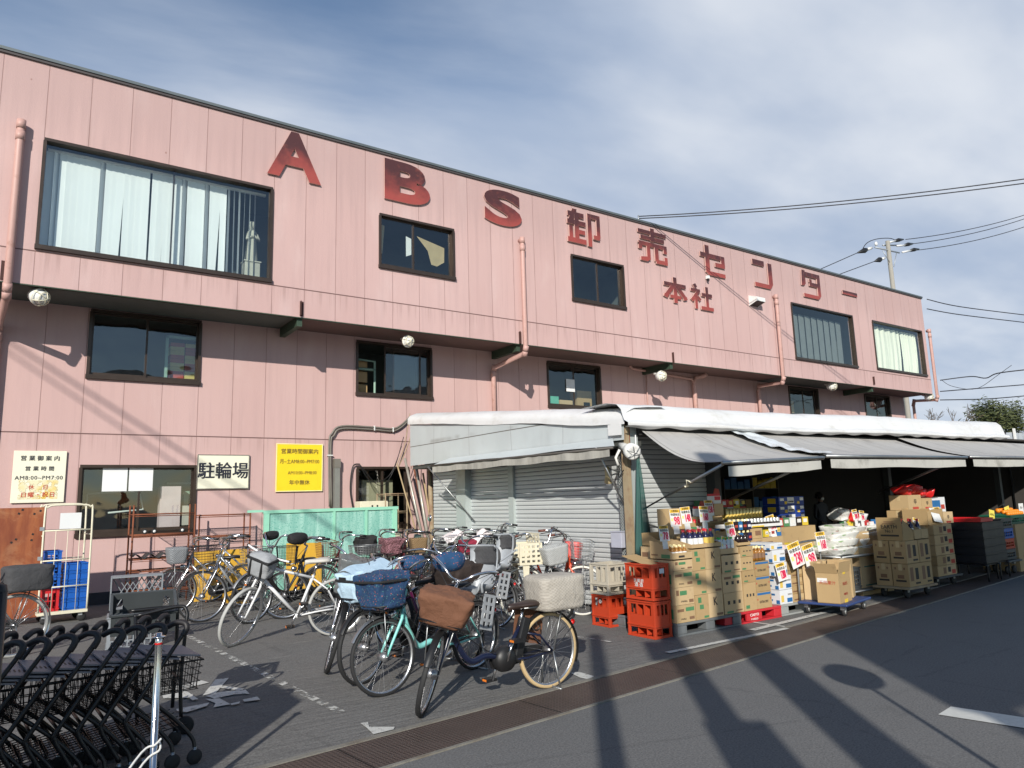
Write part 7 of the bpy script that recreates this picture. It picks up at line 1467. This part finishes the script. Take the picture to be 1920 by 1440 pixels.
# ================================================================== STREET FURNITURE, WIRES, BACKGROUND
M_cpole = pm('concrete_pole', (.30, .28, .24), .85, 0, .12, 4); M_wire = pm('black_wire', (.02, .02, .024), .6); M_insw = pm('white_insulator', (.70, .70, .68), .3)
def wire(pts, r, label, sag=0, group='overhead wires'):
    m = MB(M_wire); P_ = []
    for a, b in zip(pts[:-1], pts[1:]):
        for i in range(14): t = i/14; q = Vector(a).lerp(Vector(b), t); q.z -= sag*4*t*(1-t); P_.append(q)
    P_.append(Vector(pts[-1])); m.tube(P_, r, 5); m.build('overhead_wire', None, label, 'wire', group)
UYp = 17.6
def UP(px, py, Y=UYp): return AY(px, py, Y)
pt = AY(1664, 452, 26.0); rpx = .15
o = E('utility_pole', (pt.x, 26.0, 0), 'concrete utility pole with insulators rising behind the roof', 'utility pole')
sc = (pt-CP).length/ (Vector((60, 29, 20))).length*1.0
m = MB(M_cpole); m.lathe([(.21, 0), (.17, pt.z*.5), (.15, pt.z), (.0, pt.z+.02)], n=16); m.build('shaft', o)
dpp = (pt-CP).length/FPX      # metres per photo pixel at the pole
def U(px, py, dy=0): q = AY(px, py, 26.0+dy); return (q.x-pt.x, q.y-26.0, q.z)
m = MB(M_galv); m.tube([U(1641, 464), U(1686, 474)], .06, 6); m.tube([U(1655, 460, .3), U(1700, 460, .3)], .06, 6); m.tube([U(1676, 500), U(1681, 474)], .03, 5); m.tube([U(1668, 492, -.1), U(1655, 470)], .03, 5); m.build('cross_arm', o)
for i, (a, b) in enumerate((((1664, 455), (1678, 452)), ((1682, 461), (1696, 460)), ((1692, 473), (1707, 470)))):
    m = MB(M_insw); m.tube([U(*a), U(*b)], [.07, .08], 8); m.use(M_black); c_ = (b[0]+16, b[1]-3); m.tube([U(*b), U(b[0]+7, b[1]-2), U(*c_)], [.10, .15, .05], 8); m.build('insulator', o)
for i, (a, b) in enumerate((((1634, 465), (1608, 474)), ((1658, 484), (1640, 490)))):
    m = MB(M_insw); m.tube([U(*a), U((a[0]*2+b[0])/3, (a[1]*2+b[1])/3)], [.10, .10], 8); m.use(M_black); m.tube([U((a[0]*2+b[0])/3, (a[1]*2+b[1])/3), U((a[0]+b[0])/2, (a[1]+b[1])/2), U(*b)], [.12, .20, .05], 8); m.build('insulator', o)
m = MB(M_insw); m.lathe([(.0, .0), (.09, .02), (.11, .15), (.07, .3), (0, .32)], U(1643, 461), n=10); m.build('insulator', o)
m = MB(M_wire); m.tube(sm([U(1615, 472), U(1625, 456), U(1645, 448), U(1670, 447), U(1682, 453)], 5), .03, 5); m.build('jumper_wire', o)
q = lambda px, py, Y: AY(px, py, Y)
for i, (a, b, lb) in enumerate((((1698, 449), (1925, 402), 'upper of the three wires running right from the utility pole'), ((1712, 457), (1925, 409), 'middle of the three wires running right from the utility pole'), ((1720, 469), (1925, 424), 'lower of the three wires running right from the utility pole'))):
    A_ = q(*a, 26); B_ = q(*b, 22); wire([A_, B_, B_+(B_-A_)*1.5], .030, lb, .25)
for i, (a, b, lb) in enumerate((((1608, 474), (1540, 504), 'upper wire running left from the pole behind the roof'), ((1640, 490), (1575, 514), 'lower wire running left from the pole behind the roof'))):
    A_ = q(*a, 26); B_ = q(*b, 27); wire([A_, B_, B_+(B_-A_)*4], .030, lb, 0)
A_ = AY(1197, 407, UY+.1); m = MB(M_galv); m.tube([(A_.x, UY+.1, ZT), (A_.x, UY+.1, A_.z+.05)], .02, 6); m.build('wire_bracket', None, 'small steel bracket on the roof edge holding the wires', 'bracket')
for i, (y2, lb) in enumerate(((335, 'upper of the two twisted wires from the roof bracket'), (343, 'lower of the two twisted wires from the roof bracket'))):
    B_ = q(1925, y2, 6.0); wire([A_+Vector((0, 0, .02-.06*i)), B_, B_+(B_-A_)*.8], .014, lb, .12)
for i, (pts, Y0_, lb) in enumerate(((((1738, 561), (1800, 575), (1925, 591)), 24, 'upper thick cable at the far end of the roof'), (((1738, 579), (1800, 590), (1925, 605)), 24, 'lower thick cable at the far end of the roof'),
      (((1763, 713), (1820, 706), (1848, 709), (1870, 700), (1925, 693)), 12.8, 'wavy cable beside the far downpipe'), (((1763, 734), (1850, 727), (1925, 721)), 12.8, 'middle cable beside the far downpipe'), (((1763, 750), (1850, 748), (1925, 742)), 12.8, 'lowest twisted cable beside the far downpipe'), (((1765, 712), (1785, 724), (1830, 729), (1870, 704)), 12.8, 'thin drooping wire beside the far downpipe'))):
    P_ = [AY(x, y, Y0_-.8*k_) for k_, (x, y) in enumerate(pts)]; P_ = sm(P_, 6); m = MB(M_wire); m.tube(P_+[P_[-1]+(P_[-1]-P_[-2])*6], [.02 if i != 5 else .009][0] if Y0_ < 20 else .035, 5); m.build('overhead_wire', None, lb, 'wire', 'overhead wires')
# trees beyond
def tree(loc, h, r, seed, label, leafs=1500, col=((.035, .05, .015), (.09, .10, .03)), bare=False, size=.16, spread=.5):
    rnd = random.Random(seed); o = E('tree', loc, label, 'tree'); m = MB(pm('bark', (.10, .075, .05), .9)); tips = []
    def br(p, d, L_, rad, n):
        q = p+d*L_; m.tube([p, p.lerp(q, .5)+Vector((rnd.gauss(0, .03), rnd.gauss(0, .03), 0))*L_, q], [rad, rad*.8, rad*.6], 5, False)
        if n == 0: tips.append(q); return
        for _ in range(3 if n > 1 else 4):
            dd = (d+Vector((rnd.gauss(0, spread), rnd.gauss(0, spread), rnd.uniform(-.1, .5)))).normalized(); br(q, dd, L_*rnd.uniform(.5, .75), rad*.55, n-1)
        tips.append(q)
    br(Vector((0, 0, 0)), Vector((0, 0, 1)), h*.42, h*.022, 4 if bare else 3); m.build('trunk', o)
    if bare: return
    N = Nd('foliage_'+str(seed)); f = N.n('ShaderNodeNewGeometry').outputs['Random Per Island']; M_f = N.end(N.bsdf(N.mix(f, c4(col[0]), c4(col[1])), .7))
    m = MB(M_f)
    for i in range(leafs):
        t = rnd.choice(tips); p = t+Vector((rnd.gauss(0, r*.10), rnd.gauss(0, r*.10), rnd.gauss(0, r*.10))); a = Vector((rnd.gauss(0, 1), rnd.gauss(0, 1), rnd.gauss(0, .5)-.4)).normalized(); b = a.orthogonal().normalized(); s = size*rnd.uniform(.6, 1.4)
        m.add([p, p+a*s+b*s*.22, p+a*s*2, p+a*s-b*s*.22], [(0, 1, 2, 3)])
    m.build('crown', o)
tree((76.3, 30, 0), 8.9, 4.6, 11, 'bushy olive green tree beyond the canopy, left of the pair', 2200, size=.24, spread=.16); tree((79.6, 30, 0), 8.4, 4.6, 23, 'bushy olive green tree beyond the canopy, right of the pair', 2200, size=.24, spread=.16)
p = G(1735, 960); tree((64.4, 30, 0), 8.6, 4, 5, 'bare leafless tree beyond the corner of the building', bare=True)
# fence and far houses at the right edge
M_hs = pm('far_wall', (.50, .50, .48), .8); M_hr2 = pm('far_roof', (.12, .13, .15), .7)
for i, (x, y, w, d, h, lb) in enumerate(((92, 30, 16, 12, 5.5, 'second pale house far off behind the canopy'), (78, 44, 14, 10, 4.2, 'low house behind the warehouse'))):
    o = E('far_house', (x, y, 0), lb, 'house', 'far houses'); m = MB(M_hs); m.bb(-w/2, w/2, -d/2, d/2, 0, h-1.2); m.build('wall', o); m = MB(M_hr2); m.prism([(-w/2-.4, -d/2-.4, h-1.2), (-w/2-.4, d/2+.4, h-1.2), (-w/2-.4, 0, h)], (w+.8, 0, 0)); m.build('roof', o)
    for k_ in range(3): m = MB(M_brownal); m.box((-w/2-.02, -d/4+k_*d/4, 2.2), (.05, 1.2, 1.2)); m.build('window', o)
p1_, p2_ = AY(1888, 806, 9.0), AY(1925, 812, 8.6)
o = E('railing', (25.1, 9.0, 0), 'grey corrugated fence with pale posts beyond the canopy end', 'fence'); m = MB(pm('grey_corrugated', (.30, .33, .36), .6)); m.grid(lambda u, v: (-1.2+9*u, .08*math.sin(u*160), 3.05*v), 240, 1); m.build('panel', o)
for i in range(8): m = MB(M_white); m.bb(-1.0+i*1.1, -.9+i*1.1, -.14, -.10, 0, 3.16); m.build('post', o)

# ---- unseen things placed behind the camera so their shadows fall across the picture
LH = Vector((math.sin(SAZ), math.cos(SAZ), 0)); TE = math.tan(SEL)
def back(p, dist): return Vector((p[0], p[1], 0))-LH*dist
M_pg2 = M_cpole
def spole(ground, dist, h, r, label, boxes=(), arms=()):
    q = back(ground, dist); o = E('utility_pole', (q.x, q.y, 0), label, 'utility pole', 'street poles behind the camera'); m = MB(M_cpole); m.lathe([(r, 0), (r*.85, h), (0, h+.01)], n=14); m.build('shaft', o)
    for (z, w, hh, sx) in boxes: m = MB(M_galv); m.box((sx*math.cos(SAZ), -sx*math.sin(SAZ), z), (w, .3, hh), rz=-SAZ); m.build('control_box', o)
    for (z, L_) in arms: m = MB(M_galv); m.tube([(-L_*math.cos(SAZ), L_*math.sin(SAZ), z), (L_*math.cos(SAZ), -L_*math.sin(SAZ), z)], .05, 6); m.build('cross_arm', o)
spole((5.0, 3.4), 8.0, 7.4, .20, 'thick street pole right behind the camera')
spole((4.15, 3.55), 7.6, 6.9, .13, 'street pole carrying a switch box behind the camera', ((3.25, .42, .42, .06), (4.6, .3, .3, -.15)), ((5.6, .8), (6.2, .5)))
spole((3.3, 3.75), 7.0, 4.9, .09, 'slim street pole left behind the camera')
q = back((4.72, 2.25), 2.4); o = E('traffic_mirror', (q.x, q.y, 0), 'round convex traffic mirror on a slim post beside the road', 'mirror'); m = MB(M_orange); m.tube([(0, 0, 0), (0, 0, 1.75)], .018, 10); m.build('post', o)
m = MB(M_orange); m.T = Matrix.Translation((0, 0, 1.93)) @ Matrix.Rotation(-SAZ, 4, 'Z') @ Matrix.Rotation(R(90), 4, 'X'); m.lathe([(.19, .03), (.20, 0), (.19, -.03), (0, -.05)], n=24); m.use(M_chrome); m.lathe([(.18, .031), (.12, .05), (0, .06)], n=24); m.build('mirror_head', o)
# buildings across the street
def opp(x0, x1, y0, y1, h, label, col):
    o = E('street_building', ((x0+x1)/2, (y0+y1)/2, 0), label, 'building', 'buildings across the street'); w, d = x1-x0, y1-y0; m = MB(pm('street_wall_%d' % int(h*10), col, .85)); m.bb(-w/2, w/2, -d/2, d/2, 0, h); m.build('wall', o)
    m = MB(M_hr2); m.bb(-w/2-.2, w/2+.2, -d/2-.2, d/2+.2, h, h+.18); m.build('roof', o)
    for i in range(int(w/2.2)):
        for z in ([1.6, 4.2] if h > 5 else [1.5]): m = MB(M_brownal); m.box((-w/2+1.1+i*2.2, d/2+.02, z), (1.2, .06, 1.1)); m.build('window', o)
# unseen panel added to shade the street at right; edge passes the points below
q = back((6.35, 3.7), 10.5); o = E('shade_panel', (q.x, q.y, 0), 'long raised panel added unseen behind the camera to shade the right of the street', 'shade_panel')
m = MB(pm('shade_panel_sheet', (.35, .36, .36), .6)); m.bb(0, 1.9, -.3, 0, 4.30, 5.72); m.bb(1.9, 24, -.3, 0, 4.30, 7.15); m.build('panel', o)
for i in range(7): m = MB(M_steel); m.bb(.1+i*3.9, .25+i*3.9, -.28, -.05, 0, 4.3); m.build('post', o)
for i, (xa, lb) in enumerate(((-1.50, 'left'), (-.98, 'right'))):  # two unseen boxes added to put the cart row in shade
    o = E('shade_box', (xa+.25, 3.2, 0), lb+' unseen dark box added left of the view to shade the carts', 'vending machine'); m = MB(pm('shade_box_case', (.05, .06, .09), .4)); m.bb(-.255, .255, -.35, .35, .05, 1.85); m.build('case', o, bevel=.02); m = MB(M_black); m.bb(-.22, .22, -.36, -.345, .8, 1.7); m.build('front_inset', o)
q = back((1.0, 3.4), 20); opp(q.x-24, q.x-3, q.y-8, q.y-2, 6.0, 'beige building across the street to the left behind the camera', (.42, .38, .30))

for i, (pa, pb, r_) in enumerate((((60, 668), (520, 960), .024), ((75, 700), (420, 930), .018), ((860, 600), (1180, 1100), .0))):
    if not r_: continue
    A_, B_ = AY(*pa, WY), AY(*pb, WY); t_ = 11.0/LD.y; A_ = A_-LD*t_; B_ = B_-LD*t_; d_ = (B_-A_)
    m = MB(M_wire); m.tube([A_-d_*1.2, A_, B_, B_+d_*.6], r_, 6); m.build('overhead_wire', None, ['thick', 'thinner'][i]+' cable bundle passing above and behind the camera', 'wire', 'cables behind the camera')
